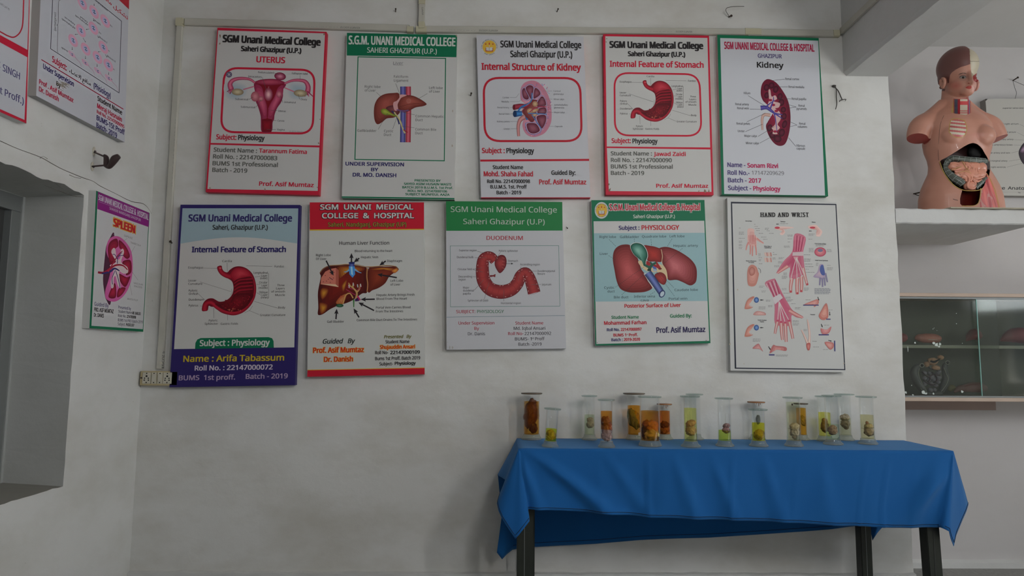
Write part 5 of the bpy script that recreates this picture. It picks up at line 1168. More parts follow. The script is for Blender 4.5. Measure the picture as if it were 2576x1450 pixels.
nail(1833, 42, D, 'bent nail near the top edge with a stray wire curling from it', .006, .02, (.3, 0, -.3))
w1 = tag(obj('stray_wire', tube([on_y(*p, D - .016 - .004 * i) for i, p in enumerate(((1834, 40), (1829, 33), (1826, 26), (1829, 20), (1842, 17), (1858, 16), (1872, 16)))], .0013, 6, 5), M_wire, None, on_y(1833, 40, D), smooth=True), 'thin stray wire curling right from a bent nail near the top edge', 'wire')
tag(obj('hanging_wire', tube([on_y(*p, DA - .03) for p in ((2548, 203), (2553, 222), (2557, 234), (2553, 249))], .001, 6, 5), M_wire, None, on_y(2548, 203, DA), smooth=True), 'thin kinked wire dropping from the nail to the heart chart', 'wire')
tag(obj('hanging_wire', tube([on_y(*p, DA - .03) for p in ((2549, 203), (2600, 225), (2660, 247))], .001, 6, 0), M_wire, None, on_y(2600, 225, DA), smooth=True), 'straight wire from the nail towards the right corner of the heart chart', 'wire')
hk = obj('hook_wire', tube([on_y(*p, DA - .035) for p in ((2300, 488), (2312, 492), (2330, 488), (2350, 486))], .0025, 6, 4), M_wire, None, on_y(2310, 488, DA), smooth=True)
tag(hk, 'dark wire twisted round the hooked nail behind the torso model', 'wire')
bm = bmesh.new(); P = lambda *pp: [on_y(x, y, D - .01 - .002 * i) for i, (x, y) in enumerate(pp)]
add_tube(bm, P((2097, 217), (2103, 222), (2104, 245), (2105, 262), (2102, 275)), .0022, 6, 5)
add_tube(bm, P((2098, 218), (2108, 228), (2115, 243), (2119, 252)), .0024, 6, 5)
add_tube(bm, P((2119, 251), (2113, 253), (2112, 256)), .0018, 6, 3); add_tube(bm, P((2118, 251), (2128, 250), (2126, 254)), .0018, 6, 3)
add_lump(bm, on_y(2098, 217, D - .006), .010, .008, .006, .4, 3, 5, 2)
tag(obj('frayed_wire', bm, M_wire, None, on_y(2098, 217, D), smooth=True), 'frayed brown wires poking out of a hole beside the rightmost top board', 'wire')

# ================================================================== table and cloth
ZT = 0.750
XTL, XTR = on_z(1306, 1137, ZT).x, on_z(2366, 1130, ZT).x
YTF = on_z(1830, 1134, ZT).y; YTB = min(D - .045, on_z(1700, 1099, ZT).y)
M_leg = mat('dark_green_black_metal', alb((24, 27, 22)), 0.45, 0.45, mottle=0.2, mscale=14)
M_top = mat('plywood_top', (0.25, 0.17, 0.1), 0.6)
tb = tag(empty('table', ((XTL + XTR) / 2, (YTF + YTB) / 2, 0)), 'long narrow table with dark metal legs under the blue cloth', 'table')
obj('table_top', box((XTL + .004, YTF + .004, ZT - .03), (XTR - .004, YTB - .004, ZT - .003), .004), M_top, tb)
LW = .056
bm = bmesh.new()
for lo, hi in (((XTL + .03, YTF + .02, ZT - .075), (XTR - .03, YTF + .045, ZT - .03)), ((XTL + .03, YTB - .045, ZT - .075), (XTR - .03, YTB - .02, ZT - .03)), ((XTL + .02, YTF + .04, ZT - .075), (XTL + .045, YTB - .04, ZT - .03)), ((XTR - .045, YTF + .04, ZT - .075), (XTR - .02, YTB - .04, ZT - .03))): add_box(bm, lo, hi)
obj('frame_rail', bm, M_leg, tb)
def leg(px0, px1, py, y0, lean=0.0):
    a, b_ = on_y(px0, py, y0), on_y(px1, py, y0); w = b_.x - a.x; z = a.z; bm = bmesh.new()
    fl = [(0, 0), (w, 0), (w, w), (0, w)]; n = 2
    rs = []
    for zz in (0.0, ZT - .03):
        sh = -lean * (zz - z)
        rs.append([bm.verts.new((a.x + x + sh, y0 + y, zz)) for x, y in fl])
    for k in range(4): bm.faces.new((rs[0][k], rs[0][(k + 1) % 4], rs[1][(k + 1) % 4], rs[1][k]))
    bm.faces.new(rs[0][::-1]); bm.faces.new(rs[1])
    bmesh.ops.bevel(bm, geom=list(bm.edges), offset=.0025, segments=2, affect='EDGES')
    lg = obj('leg', bm, M_leg, tb)
    bm = bmesh.new(); xs_ = a.x + w * .44
    add_box(bm, (xs_, y0 - .0012, .01), (xs_ + .0018, y0 + .001, ZT - .04)); sm = obj('weld_seam', bm, M_alud if lean else M_alu, lg)
    return lg
leg(1300.5, 1341.5, 1400, YTF + .012)
leg(2336, 2369, 1400, YTF + .012, .026)
leg(2167.5, 2195, 1400, YTB - .07)
leg(1318, 1345, 1400, YTB - .07)

M_cloth, nt, b = new_mat('blue_cotton_cloth')
b.inputs['Base Color'].default_value = (*alb((14, 64, 112), 1.85), 1); b.inputs['Roughness'].default_value = .8; b.inputs['Specular IOR Level'].default_value = .15
b.inputs['Sheen Weight'].default_value = .25; b.inputs['Sheen Roughness'].default_value = .5; b.inputs['Sheen Tint'].default_value = (.4, .7, 1, 1)
tc = nt.nodes.new('ShaderNodeTexCoord'); wv = nt.nodes.new('ShaderNodeTexNoise'); wv.inputs['Scale'].default_value = 420
bp = nt.nodes.new('ShaderNodeBump'); bp.inputs['Strength'].default_value = .12; bp.inputs['Distance'].default_value = .002
nt.links.new(tc.outputs['Object'], wv.inputs['Vector']); nt.links.new(wv.outputs['Fac'], bp.inputs['Height']); nt.links.new(bp.outputs[0], b.inputs['Normal'])
M_thread = mat('dark_hem_thread', (0.008, 0.015, 0.035), 0.7)

ZK = ZT + .002
st = []      # stations round the table: (point on the top's edge, point on the hem, kind)
C_FL, C_FR, C_BL, C_BR = Vector((XTL, YTF, ZK)), Vector((XTR, YTF, ZK)), Vector((XTL, YTB, ZK)), Vector((XTR, YTB, ZK))
def hem_curve(tab, px):
    for (x0, y0), (x1, y1) in zip(tab, tab[1:]):
        if x0 <= px <= x1: return lerp(y0, y1, (px - x0) / (x1 - x0))
    return tab[-1][1] if px > tab[-1][0] else tab[0][1]
# back drape, from the right end to the left end
YB = D - .02
bt_ = [(1290, 1383), (1345, 1377), (1420, 1373), (1500, 1368.5), (1613, 1359), (1784, 1353), (1950, 1343), (2093, 1332), (2156, 1324), (2200, 1322)]
st.append((C_BR, on_y(2216, 1331, YB - .03)))
st.append((C_BR, on_y(2207, 1342, YB - .045)))
st.append((C_BR, on_y(2195, 1361, YB - .05)))
st.append((C_BR, on_y(2189, 1326, YB - .01)))
for i in range(41):
    t = i / 40; px = lerp(2180, 1300, t)
    st.append((C_BR.lerp(C_BL, t), on_y(px, hem_curve(bt_, px), YB + .006 * math.sin(i * 1.1) - .004)))
st.append((C_BL, on_y(1289, 1384, YB - .012)))
st.append((C_BL, on_y(1275, 1395, YB - .04)))
st.append((C_BL, on_y(1263, 1408, YB - .055)))
st.append((C_BL, on_y(1250, 1391, YB - .06)))
st.append((C_BL, on_y(1262, 1300, YB - .05)))
st.append((C_BL, on_y(1253, 1198, YB - .065)))
sl = [(1252, 1195), (1256, 1199), (1263, 1203), (1271, 1208), (1266, 1222)]
for i, (px, py) in enumerate(sl):
    t = (i + .5) / 5; st.append((C_BL.lerp(C_FL, t * .85), on_y(px, py, lerp(YB - .09, YTF + .06, t))))
for px, py, dy in ((1256, 1246, .03), (1250, 1267, .0), (1254, 1285, -.03), (1263, 1306, -.045), (1280, 1333, -.06), (1296, 1357, -.07), (1306, 1346, -.075), (1320, 1328, -.07), (1332, 1312, -.06), (1331, 1300, -.04)):
    st.append((C_FL, on_y(px, py, YTF + dy)))
n_front0 = len(st)
ft = [(1326, 1282), (1331, 1281), (1450, 1287), (1550, 1294), (1640, 1302), (1800, 1308), (1950, 1313), (2100, 1322), (2200, 1326), (2300, 1327), (2365, 1328)]
NF = 150
for i in range(NF + 1):
    t = i / NF; px = lerp(1327, 2362, t)
    st.append((C_FL.lerp(C_FR, .004 + .992 * t), on_y(px, hem_curve(ft, px), YTF - .018 - .004 * math.sin(t * 40) - .005 * math.sin(t * 17 + 1)), px))
n_front1 = len(st)
for px, py, dy in ((2366, 1328, -.035), (2376, 1332, -.05), (2388, 1338, -.045), (2392, 1356, -.03), (2399, 1375, -.01), (2405, 1348, .03), (2420, 1313, .07), (2431, 1288, .10), (2436, 1270, .14)):
    st.append((C_FR, on_y(px, py, YTF + dy)))
for i in range(8):
    t = (i + 1) / 9; st.append((C_FR.lerp(C_BR, t), on_y(lerp(2436, 2300, t), lerp(1268, 1250, t), lerp(YTF + .16, YB - .05, t))))
bm = bmesh.new(); NV = 26; rows = []
crease = [(1511, .004, 6, 0), (1634, .007, 9, 0), (1741, .003, 8, 0), (1839, .006, 9, 0), (1999, .003, 8, 0), (2162, .004, 7, 0), (2219, .007, 8, 0), (2290, .003, 9, 0)]
diag = [(1340, 190, .016, 30), (1312, 40, .010, 16), (1520, 110, .006, 24), (1690, 60, .007, 20), (1780, 70, .006, 18), (1905, 60, .007, 22), (2050, 40, .006, 24), (2350, -60, .010, 26), (2420, -190, .012, 34)]
for s_ in st:
    T, B = s_[0], s_[1]; out = Vector((B.x - T.x, B.y - T.y, 0)); col = []
    for j in range(NV + 1):
        v = j / NV
        p = T.lerp(B, v)
        e = 1 - (1 - v) ** 1.8 if len(s_) == 3 else v          # the front falls straight after rolling over the edge
        p.x, p.y = T.x + out.x * e, T.y + out.y * e
        if len(s_) == 3:
            px = s_[2]; dep = 0
            for cx, a, w, _ in crease: dep += a * max(0, 1 - abs(px - cx) / w) * min(1, v * 3) * (1 if px < cx else .45)
            for cx, k, a, w in diag: dep += 1.6 * a * math.exp(-((px - cx - k * v) / (w * (.5 + .7 * v))) ** 2) * min(1, v * 2.2)
            dep += (.012 * noise.noise(Vector((px * .006, v * 1.2, 0))) + .005 * noise.noise(Vector((px * .022, v * 1.5, 3)))) * v
            p.y -= dep
        else:
            p += Vector((0, -1, 0)) * .004 * noise.noise(Vector((p.x * 6, p.y * 6, v * 3))) * v
        col.append(bm.verts.new(p))
    rows.append(col)
for i in range(len(rows)):
    if i == len(rows) - 1: a, b_ = rows[-1], rows[0]
    else: a, b_ = rows[i], rows[i + 1]
    for j in range(NV): bm.faces.new((a[j], a[j + 1], b_[j + 1], b_[j]))
hem_pts = [[r[NV - 1].co.copy() for r in rows], None]
nx, ny = 60, 18; g = [[bm.verts.new((lerp(XTL, XTR, i / nx), lerp(YTF, YTB, j / ny), ZK + .0008 * noise.noise(Vector((i * .5, j * .5, 0))))) for j in range(ny + 1)] for i in range(nx + 1)]
for i in range(nx):
    for j in range(ny): bm.faces.new((g[i][j], g[i + 1][j], g[i + 1][j + 1], g[i][j + 1]))
bmesh.ops.remove_doubles(bm, verts=bm.verts, dist=.0008)
bmesh.ops.recalc_face_normals(bm, faces=bm.faces)
cl = obj('tablecloth', bm, M_cloth, None, ((XTL + XTR) / 2, YTF, ZK), smooth=True)
tag(cl, 'bright blue cotton cloth draped over the long table', 'tablecloth')
md = cl.modifiers.new('thickness', 'SOLIDIFY'); md.thickness = .0016; md.offset = 0
bm = bmesh.new()
out_n = [Vector((h.x - (XTL + XTR) / 2, (h.y - (YTF + YTB) / 2) * 4, 0)).normalized() * .0016 for h in hem_pts[0]]
hp = [h + o for h, o in zip(hem_pts[0], out_n)]
add_tube(bm, hp[n_front0 - 10:n_front1 + 9], .0011, 5, 0)
add_tube(bm, [h - o * 2.2 for h, o in zip(hem_pts[0][4:46], out_n[4:46])], .0011, 5, 0)
obj('hem_stitching', bm, M_thread, cl)
# ================================================================== specimen jars
def jar_glass(name, tint, ior=1.32): return glassy(name, tint, 0.95, ior, 0.015, 0, .55)
M_gl = jar_glass('clear_jar_glass', (.985, .99, .988))
M_lidg = jar_glass('green_glass_lid', (.70, .77, .75), 1.8)
M_foot = glassy('thick_glass_foot', (.80, .83, .80), .95, 1.5, .03, .16, .55)
M_lidb = mat('brown_stained_glass_lid', alb((62, 50, 36)), 0.2, 0.6)
M_lido = mat('orange_stained_glass_lid', alb((112, 74, 44)), 0.2, 0.6)
M_string = mat('white_string', alb((120, 112, 96)), .8)
_fl = {}
def fl_t(c): return [min(.97, max(.05, lin1(x) / q)) ** .5 for x, q in zip(c, (.32, .32, .32) if c[2] > 60 else (.34, .27, .36))]
def fluid_mat(c):
    if c not in _fl:
        t = fl_t(c)
        _fl[c] = glassy('preserving_fluid', t, .9, 1.05, .02, 0, .12)
    return _fl[c]
_sp = {}
def spec_mat(c, fl=None):
    if (c, fl) not in _sp:
        k = [1.0] * 3 if fl is None else [max(.6, fl_t(fl)[0]), max(.75, fl_t(fl)[1]), 1.0]
        _sp[(c, fl)] = mat('preserved_tissue', [min(.8, a / q) for a, q in zip(alb(c, 1.8), k)], .45, .4, mottle=.3, mscale=70, bump=.35, bscale=140)
    return _sp[(c, fl)]
# x of the foot, y of the foot's front rim, half widths of foot / body / lid, y of the lid's top, lid x, fluid top y, fluid tone, fluid 2, lid kind, specimen lumps (px x, px y, rx, ry, tone, rot), label
JARS = [
 (1337, 1109.3, 25.5, 20.7, 27, 988.5, 1336.5, 1010.5, (146, 96, 20), 'b', [(1334, 1042, 17, 36, (84, 42, 24), -.15), (1341, 1078, 10, 14, (74, 36, 22), .1), (1352, 1032, 4, 22, (120, 92, 68), .1)], 'tall jar of brown fluid with a large liver piece under a brown lid'),
 (1384, 1127.7, 21.7, 15.6, 21.5, 1027, 1390.6, 1079, (150, 140, 30), 'g', [(1385, 1102, 12.5, 13, (124, 96, 62), .3), (1393, 1096, 8, 9, (118, 92, 56), 0), (1379, 1108, 9, 8, (132, 112, 70), .4)], 'short leaning jar with a yellow crumbly brain specimen'),
 (1483, 1109.5, 19.7, 14.2, 20, 995, 1482, 1044, (136, 142, 124), 'g', [(1485, 1057, 8.5, 6.5, (136, 120, 106), .1), (1486, 1068, 10, 9, (138, 122, 108), .5)], 'clear jar with a small two-lobed pale specimen hung on threads'),
 (1526, 1128.6, 21.7, 15.8, 21.7, 1004.5, 1525.5, 1035, (150, 92, 6), 'g', [(1526, 1094, 14.5, 26, (116, 92, 84), 0), (1524, 1062, 13, 14, (108, 78, 40), .3), (1523, 1110, 12, 12, (112, 90, 84), .2), (1530, 1112, 10, 10, (116, 92, 84), 0), (1533, 1074, 6, 10, (126, 84, 70), .3)], 'jar with orange fluid above a mauve-grey specimen filling its lower half'),
 (1596, 1109.5, 22, 17.8, 27.7, 989, 1596.5, 1021, (156, 98, 6), 'b', [(1591, 1054, 13, 26, (98, 92, 72), .35), (1603, 1055, 8, 22, (148, 112, 40), .3)], 'wide orange jar with a dark lid and a grey-green oval specimen, behind the biggest jar'),
 (1635.5, 1126.5, 29, 24.3, 29.7, 997, 1633, 1034.5, (138, 88, 10), 'g', [(1641, 1074, 17, 16, (150, 100, 48), .4), (1625, 1067, 9, 11, (112, 68, 44), -.5), (1645, 1100, 19, 14, (146, 130, 96), .1), (1626, 1100, 9, 10, (128, 108, 82), 0), (1618, 1090, 6, 18, (52, 32, 22), 0)], 'biggest jar with amber fluid and folded tan tissue, at the front of the table'),
 (1672.5, 1107, 21, 14.8, 19, 1015.8, 1672, 1034.5, (146, 78, 8), 'o', [(1672, 1070, 11, 10, (92, 60, 26), 0), (1673, 1086, 12, 8, (134, 96, 48), .6), (1666, 1092, 8, 7, (112, 84, 44), 0)], 'deep orange jar with drips under its lid, right behind the biggest jar'),
 (1738, 1128, 25, 17, 24.8, 996, 1736, 1027.5, (150, 150, 92), 'g', [(1738, 1066, 14.5, 9, (140, 104, 84), .3), (1737, 1084, 15, 12, (132, 102, 82), 0)], 'jar of pale yellow fluid with a tan specimen tied round with string'),
 (1749, 1102, 22, 14.3, 21.5, 991, 1746.5, None, None, 'g', [], 'empty clear jar half hidden behind the string-tied specimen jar'),
 (1823.5, 1126, 23, 16.4, 22.6, 1001, 1822.5, 1083, (126, 126, 60), 'g', [(1829, 1072, 9, 6, (112, 84, 80), .2), (1830, 1083, 10, 7.5, (120, 88, 84), -.1)], 'jar one third full of olive fluid with a small mauve bean-shaped specimen'),
 (1904.5, 1101, 21, 15, 21.7, 1010.5, 1904, None, None, 'o', [(1907, 1056, 5.5, 12, (96, 96, 86), 0)], 'jar with an orange stained lid, behind the short jar of yellow fluid'),
 (1908.8, 1126.5, 23.5, 17, 23.7, 1029, 1906.5, 1064.5, (156, 136, 16), 'g', [(1910, 1102, 15, 12.5, (126, 102, 70), .2), (1912, 1090, 10, 8, (130, 102, 56), .3)], 'short jar of bright yellow fluid with a round tan specimen'),
 (1997.5, 1126, 23.3, 17.3, 24, 999, 1995, 1012.5, (142, 144, 128), 'g', [(2000, 1074, 12, 9.5, (150, 132, 106), .2), (2001, 1088, 12, 11, (132, 118, 104), 0), (1997, 1098, 6, 7, (122, 108, 96), .2)], 'nearly full pale jar with a heart-shaped specimen and black clip, front of the table'),
 (2017, 1101, 19, 13.2, 17.5, 1014.5, 2015.5, 1027, (158, 104, 6), 'b', [(2020, 1058, 7, 14, (140, 120, 80), .2), (2022, 1060, 5, 9, (104, 82, 62), .2)], 'orange jar with a brown lid, half hidden behind the nearly full pale jar'),
 (2076, 1113, 20.5, 15.8, 21, 996, 2073.5, 1038, (148, 144, 74), 'g', [(2075, 1074, 10, 14, (116, 84, 56), .1), (2074, 1060, 7, 8, (120, 88, 56), 0)], 'yellow-green jar with a brown pointed specimen, behind the kidney-shaped specimen'),
 (2096, 1122, 24, 17, 23.6, 994.5, 2092, 1068, (136, 146, 134), 'g', [(2093, 1080, 12, 8.5, (120, 92, 72), .5), (2096, 1086, 11, 8, (116, 90, 72), .4)], 'jar with a brown kidney-shaped specimen low in pale fluid'),
 (2127.6, 1103, 21.3, 14.8, 24, 991, 2121, 1052, (140, 140, 122), 'g', [(2125, 1051, 11.5, 8.5, (134, 122, 104), 0), (2126, 1066, 12, 11, (122, 108, 94), .1), (2128, 1075, 6, 6, (114, 98, 84), 0)], 'jar with a grey heart specimen, behind the kidney-shaped specimen'),
 (2183.5, 1120.6, 23.4, 17, 24.6, 997, 2176, 1044.5, (136, 132, 106), 'g', [(2186, 1074, 11, 8, (136, 120, 98), 0), (2186, 1086, 12, 12, (122, 104, 92), .1), (2180, 1064, 4, 4, (128, 92, 78), 0)], 'rightmost jar, with a ribbed grey specimen and a string tie'),
]
KJ = F
for ji, (fx, fy, rf, rb, rl, ly, lx, fl, ftone, lk, lumps, label) in enumerate(JARS):
    p = on_z(fx, fy, ZK + .001); y0 = p.y
    rf_m = rf * y0 / F; yc = min(y0 + rf_m, D - .02 - rf_m)
    m = yc / F                                    # metres per pixel at the jar
    rf_m, rb_m, rl_m = rf * m, rb * m, rl * m
    ctr = Vector((on_y(fx, fy - 5, yc).x, yc, ZK + .0014))
    topz = on_y(lx, ly, yc).z - ctr.z
    tx = on_y(lx, ly, yc).x - ctr.x
    nat = on_y(to_px(ctr + Vector((0, 0, topz)))[0], ly, yc).x - ctr.x
    lean = math.atan2(tx - nat, topz) if abs(tx - nat) > .008 else 0.0
    jr = empty('specimen_jar', ctr, (0, lean, 0)); tag(jr, label, 'jar', 'specimen jars on the blue cloth')
    h = topz; wall = .0028
    # body: a cylinder with a thick floor, flared foot, ground rim
    prof = [(rb_m, .017), (rb_m, h - .012), (rb_m + .002, h - .0095), (rb_m + (rl_m - rb_m) * .75, h - .008), (rb_m + (rl_m - rb_m) * .75, h - .0056), (rb_m - wall, h - .0058), (rb_m - wall, .0235), (.0006, .0235)]
    obj('glass_body', lathe(prof, 40, caps=False), M_gl, jr, smooth=True, local=True)
    fprof = [(.0006, .0), (rf_m * .97, .0), (rf_m, .0025), (rf_m * .96, .0055), (rb_m * 1.10, .0115), (rb_m + .0004, .017), (rb_m, .023), (.0006, .0232)]
    obj('foot', lathe(fprof, 40, caps=False), M_foot, jr, smooth=True, local=True)
    lprof = [(.0006, h - .0055), (rl_m * .97, h - .0055), (rl_m, h - .003), (rl_m * .97, h - .0004), (.0006, h)]
    obj('lid', lathe(lprof, 40, caps=False), {'g': M_lidg, 'b': M_lidb, 'o': M_lido}[lk], jr, smooth=True, local=True)
    if fl is not None:
        fz = on_y(fx, fl, yc).z - ctr.z
        r = rb_m - wall - .0006
        z0 = .0242 if ji != 3 else on_y(fx, 1080, yc).z - ctr.z
        obj('fluid', lathe([(.0006, z0), (r, z0), (r, fz), (.0006, fz)], 40, caps=False), fluid_mat(ftone), jr, smooth=False, local=True)
    lim = rb_m - wall - .002
    if lumps:
        byc = {}
        for k, (sx, sy, rx, ry, tone, rot) in enumerate(lumps):
            q = on_y(sx, sy, yc) - ctr
            rx_m, ry_m = min(rx * m, lim * .93), ry * m
            x_ = max(-lim + rx_m * .95, min(lim - rx_m * .95, q.x - (tx if lean else nat) * q.z / h * (1 if lean else 0)))
            dpt = min(rx_m * .85, math.sqrt(max(lim ** 2 - (abs(x_) + rx_m * .3) ** 2, 1e-6)) * .9)
            byc.setdefault(tone, []).append((k, x_, q.z, rx_m, dpt, ry_m, rot))
        first = None
        for tone, L_ in byc.items():
            bm = bmesh.new()
            for k, x_, z_, rx_m, dpt, ry_m, rot in L_:
                add_lump(bm, (x_, -.002 * k, max(z_, .026 + ry_m)), rx_m, dpt, ry_m, .22, 2.4, ji * 7 + k, 4, rot)
            o = obj('specimen' if first is None else 'tissue_lobe', bm, spec_mat(tone, None if ji in (3, 9) else ftone), jr if first is None else first, smooth=True, local=True)
            first = first or o
    if ji in (7, 12, 16, 17):       # a string tied round the specimen, ends rising
        k = {7: 1074, 12: 1079, 16: 1057, 17: 1078}[ji]; z_ = on_y(fx, k, yc).z - ctr.z; r_ = lim * .9; bm = bmesh.new()
        pts = [Vector((r_ * math.cos(a * .3927), r_ * .85 * math.sin(a * .3927), z_ + .0012 * math.sin(a))) for a in range(17)]
        add_tube(bm, pts, .0007, 5, 2); add_tube(bm, [Vector((r_ * .2, -r_ * .85, z_)), Vector((r_ * .3, -r_ * .8, z_ - .008)), Vector((r_ * .4, -r_ * .75, z_ - .012))], .0007, 5, 3)
        obj('string_tie', bm, M_string, jr, smooth=True, local=True)
    if ji in (2, 9):                # hanging loop of thread
        z_ = on_y(fx, lumps[0][1] - 4, yc).z - ctr.z; zt_ = on_y(fx, 1034 if ji == 2 else 1042, yc).z - ctr.z; x_ = on_y(lumps[0][0], 1060, yc).x - ctr.x; bm = bmesh.new()
        add_tube(bm, [Vector((x_ - .008, 0, z_)), Vector((x_ - .007, 0, zt_)), Vector((x_ + .008, 0, zt_ + .002)), Vector((x_ + .009, 0, z_))], .0004, 5)
        obj('hanging_thread', bm, M_string, jr, smooth=True, local=True)
    if ji == 12:
        z_ = on_y(fx, 1018, yc).z - ctr.z; x_ = on_y(1992, 1018, yc).x - ctr.x
        obj('black_clip', lump((x_, -.004, z_), .0035, .003, .005, .2, 2, 3, 2), M_iron, jr, smooth=True, local=True)
    if ji in (6, 10):               # dried drips of fluid
        bm = bmesh.new()
        for k, (dx, L_) in enumerate(((-.3, .004), (.05, .013), (.3, .006))): add_tube(bm, [Vector((dx * rb_m, -rb_m - .0004, h - .007)), Vector((dx * rb_m, -rb_m - .0006, h - .007 - L_))], [.0018, .0009], 6)
        obj('dried_drip', bm, M_lido, jr, smooth=True, local=True)
    if ji == 4:
        q = on_y(1608, 1091, yc) - ctr; a = -.95
        bm = bmesh.new(); r_ = rb_m + .0006; vs = []
        for z_ in (-.007, .007):
            for k in range(5): ang = math.radians(-90 + 22 + k * 7); vs.append(bm.verts.new((r_ * math.cos(ang), r_ * math.sin(ang), q.z + z_)))
        for k in range(4): bm.faces.new((vs[k], vs[k + 1], vs[k + 6], vs[k + 5]))
        o = obj('paper_label', bm, M_sock, jr, local=True)
        V, Fc = glyphs('n', FONT, 1); bm = bmesh.new(); xm = max(v[0] for v in V) / 2; vs = []
        for x, y in V:
            ang = math.radians(-90 + 36) + (x - xm) * .016 / r_; vs.append(bm.verts.new(((r_ + .0004) * math.cos(ang), (r_ + .0004) * math.sin(ang), q.z - .004 + y * .016)))
        for f in Fc:
            try: bm.faces.new([vs[i] for i in f])
            except ValueError: pass
        obj('red_letter', bm, mat('red_ink', alb((150, 20, 30))), o, local=True)
# ================================================================== display cabinet in the alcove
YCF = 3.46
M_rail = mat('cream_painted_wood', alb((140, 124, 112), 1.95), .5, .3, mottle=.08)
M_inside = mat('dull_olive_cabinet_lining', alb((74, 74, 66), 2.2), .7, .2, mottle=.12, mscale=5)
M_shelf = mat('cream_shelf_edge', alb((128, 126, 112)), .6)
M_pane1 = glassy('dusty_cabinet_glass', (.78, .81, .79), .9, 1.45, .06, .03, .3)
M_edge = mat('green_glass_edge', alb((112, 150, 142)), .15, .6)
M_brown = mat('brown_wood_bracket', alb((108, 54, 28)), .5, .3, mottle=.15)
M_strip = mat('pinkish_strip', alb((118, 104, 98)), .6)
M_smear = mat('dried_paint_smear', alb((150, 156, 152)), .8)
X1C = 3.6
zt1, zt0 = on_y(2400, 738, YCF).z, on_y(2400, 747, YCF).z
zb1, zb0 = on_y(2400, 1001, YCF).z, on_y(2400, 1010.5, YCF).z
zg = on_y(2400, 752, YCF).z
cb = tag(empty('display_cabinet', ((XB1 + X1C) / 2, DA, zb0)), 'shallow wall cabinet with sliding glass doors in the alcove', 'cabinet')
e_ = .004
bm = bmesh.new(); add_box(bm, (XB1 + e_, YCF, zt0), (X1C, DA, zt1), 0, .002); add_box(bm, (XB1 + e_, YCF, zb0), (X1C, DA, zb1), 0, .002)
obj('carcass', bm, M_rail, cb)
bm = bmesh.new(); add_box(bm, (XB1 + e_, YCF + .01, zg), (X1C, YCF + .05, zt0)); obj('top_track', bm, M_alu, cb)
bm = bmesh.new(); add_box(bm, (XB1 + e_, YCF + .01, zb1), (X1C, YCF + .05, zb1 + .008)); obj('bottom_track', bm, M_alu, cb)
bm = bmesh.new(); add_box(bm, (XB1 + e_, DA - .012, zb1), (X1C, DA - .002, zt0)); add_box(bm, (XB1 + e_, YCF + .05, zb1), (XB1 + e_ + .012, DA - .012, zt0)); add_box(bm, (X1C - .012, YCF + .05, zb1), (X1C, DA - .012, zt0)); obj('lining', bm, M_inside, cb)
YSH = YCF + .09
zs1, zs0 = on_y(2400, 869, YSH).z, on_y(2400, 876.5, YSH).z
obj('shelf', box((XB1 + e_ + .012, YSH, zs0), (X1C - .012, DA - .012, zs1)), M_shelf, cb)
xe = on_y(2462, 870, YCF + .016).x
p1 = obj('glass_door', box((XB1 + e_ + .002, YCF + .034, zb1 + .006), (xe + .12, YCF + .039, zt0 - .002)), M_pane1, cb)
p2 = obj('glass_door', box((xe + .003, YCF + .014, zb1 + .006), (X1C - .02, YCF + .019, zt0 - .002)), M_pane1, cb)
obj('ground_edge', box((xe, YCF + .0138, zb1 + .006), (xe + .003, YCF + .0192, zt0 - .002)), M_edge, p2)
bm = bmesh.new(); rnd = random.Random(4)
def smear(cx, cy, r, n=7, sx=1.0):
    p = on_y(cx, cy, YCF + .0335)
    k_ = YCF / F
    vs = [bm.verts.new(p + Vector((math.cos(6.283 * i / n) * r * k_ * sx * rnd.uniform(.4, 1.1), 0, math.sin(6.283 * i / n) * r * k_ * rnd.uniform(.5, 1.1)))) for i in range(n)]
    bm.faces.new(vs)
for cx, cy, r in ((2350, 864, 5), (2356, 868, 6), (2365, 866, 4), (2362, 872, 4), (2302, 863, 3), (2324, 988, 6), (2330, 991, 4), (2420, 986, 5), (2279, 988, 4), (2296, 994, 3), (2347, 828, 1.2), (2350, 826, 1), (2357, 832, 1), (2406, 789, 1.4), (2406, 815, 1.6), (2421, 864, 1.2), (2293, 970, 1.6), (2348, 991, 3)): smear(cx, cy, r)
smear(2284, 880, 9, 6, .14)
obj('paint_smears', bm, M_smear, p1)
# support bracket, and a thin pinkish strip along the wall below
bm = bmesh.new()
xa = XB1 + .055; yw_ = DA - .002; yf_ = on_y(2330, 1011, 3.5).y
zz0 = on_y(2283, 1100, DA).z
tri = [(yw_, zb0 - .001), (yf_ + .02, zb0 - .001), (yw_, zz0)]
f0 = [bm.verts.new((xa, y, z)) for y, z in tri]; f1 = [bm.verts.new((xa + .03, y, z)) for y, z in tri]
bm.faces.new(f0); bm.faces.new(f1[::-1])
for i in range(3): bm.faces.new((f0[i], f1[i], f1[(i + 1) % 3], f0[(i + 1) % 3]))
bmesh.ops.recalc_face_normals(bm, faces=bm.faces)
tag(obj('shelf_bracket', bm, M_brown, None, (xa, DA, zb0)), 'brown triangular wooden bracket under the left end of the glass cabinet', 'bracket')
xb_ = on_y(2505, 1020, DA - .02).x
tag(obj('thin_strip', box((xa + .03, DA - .022, on_y(2400, 1032, DA - .02).z), (xb_, DA - .001, zb0 - .001), .002), M_strip, None, (xa + .3, DA, zb0 - .05)), 'thin pinkish strip on the wall under the glass cabinet', 'thin_strip')

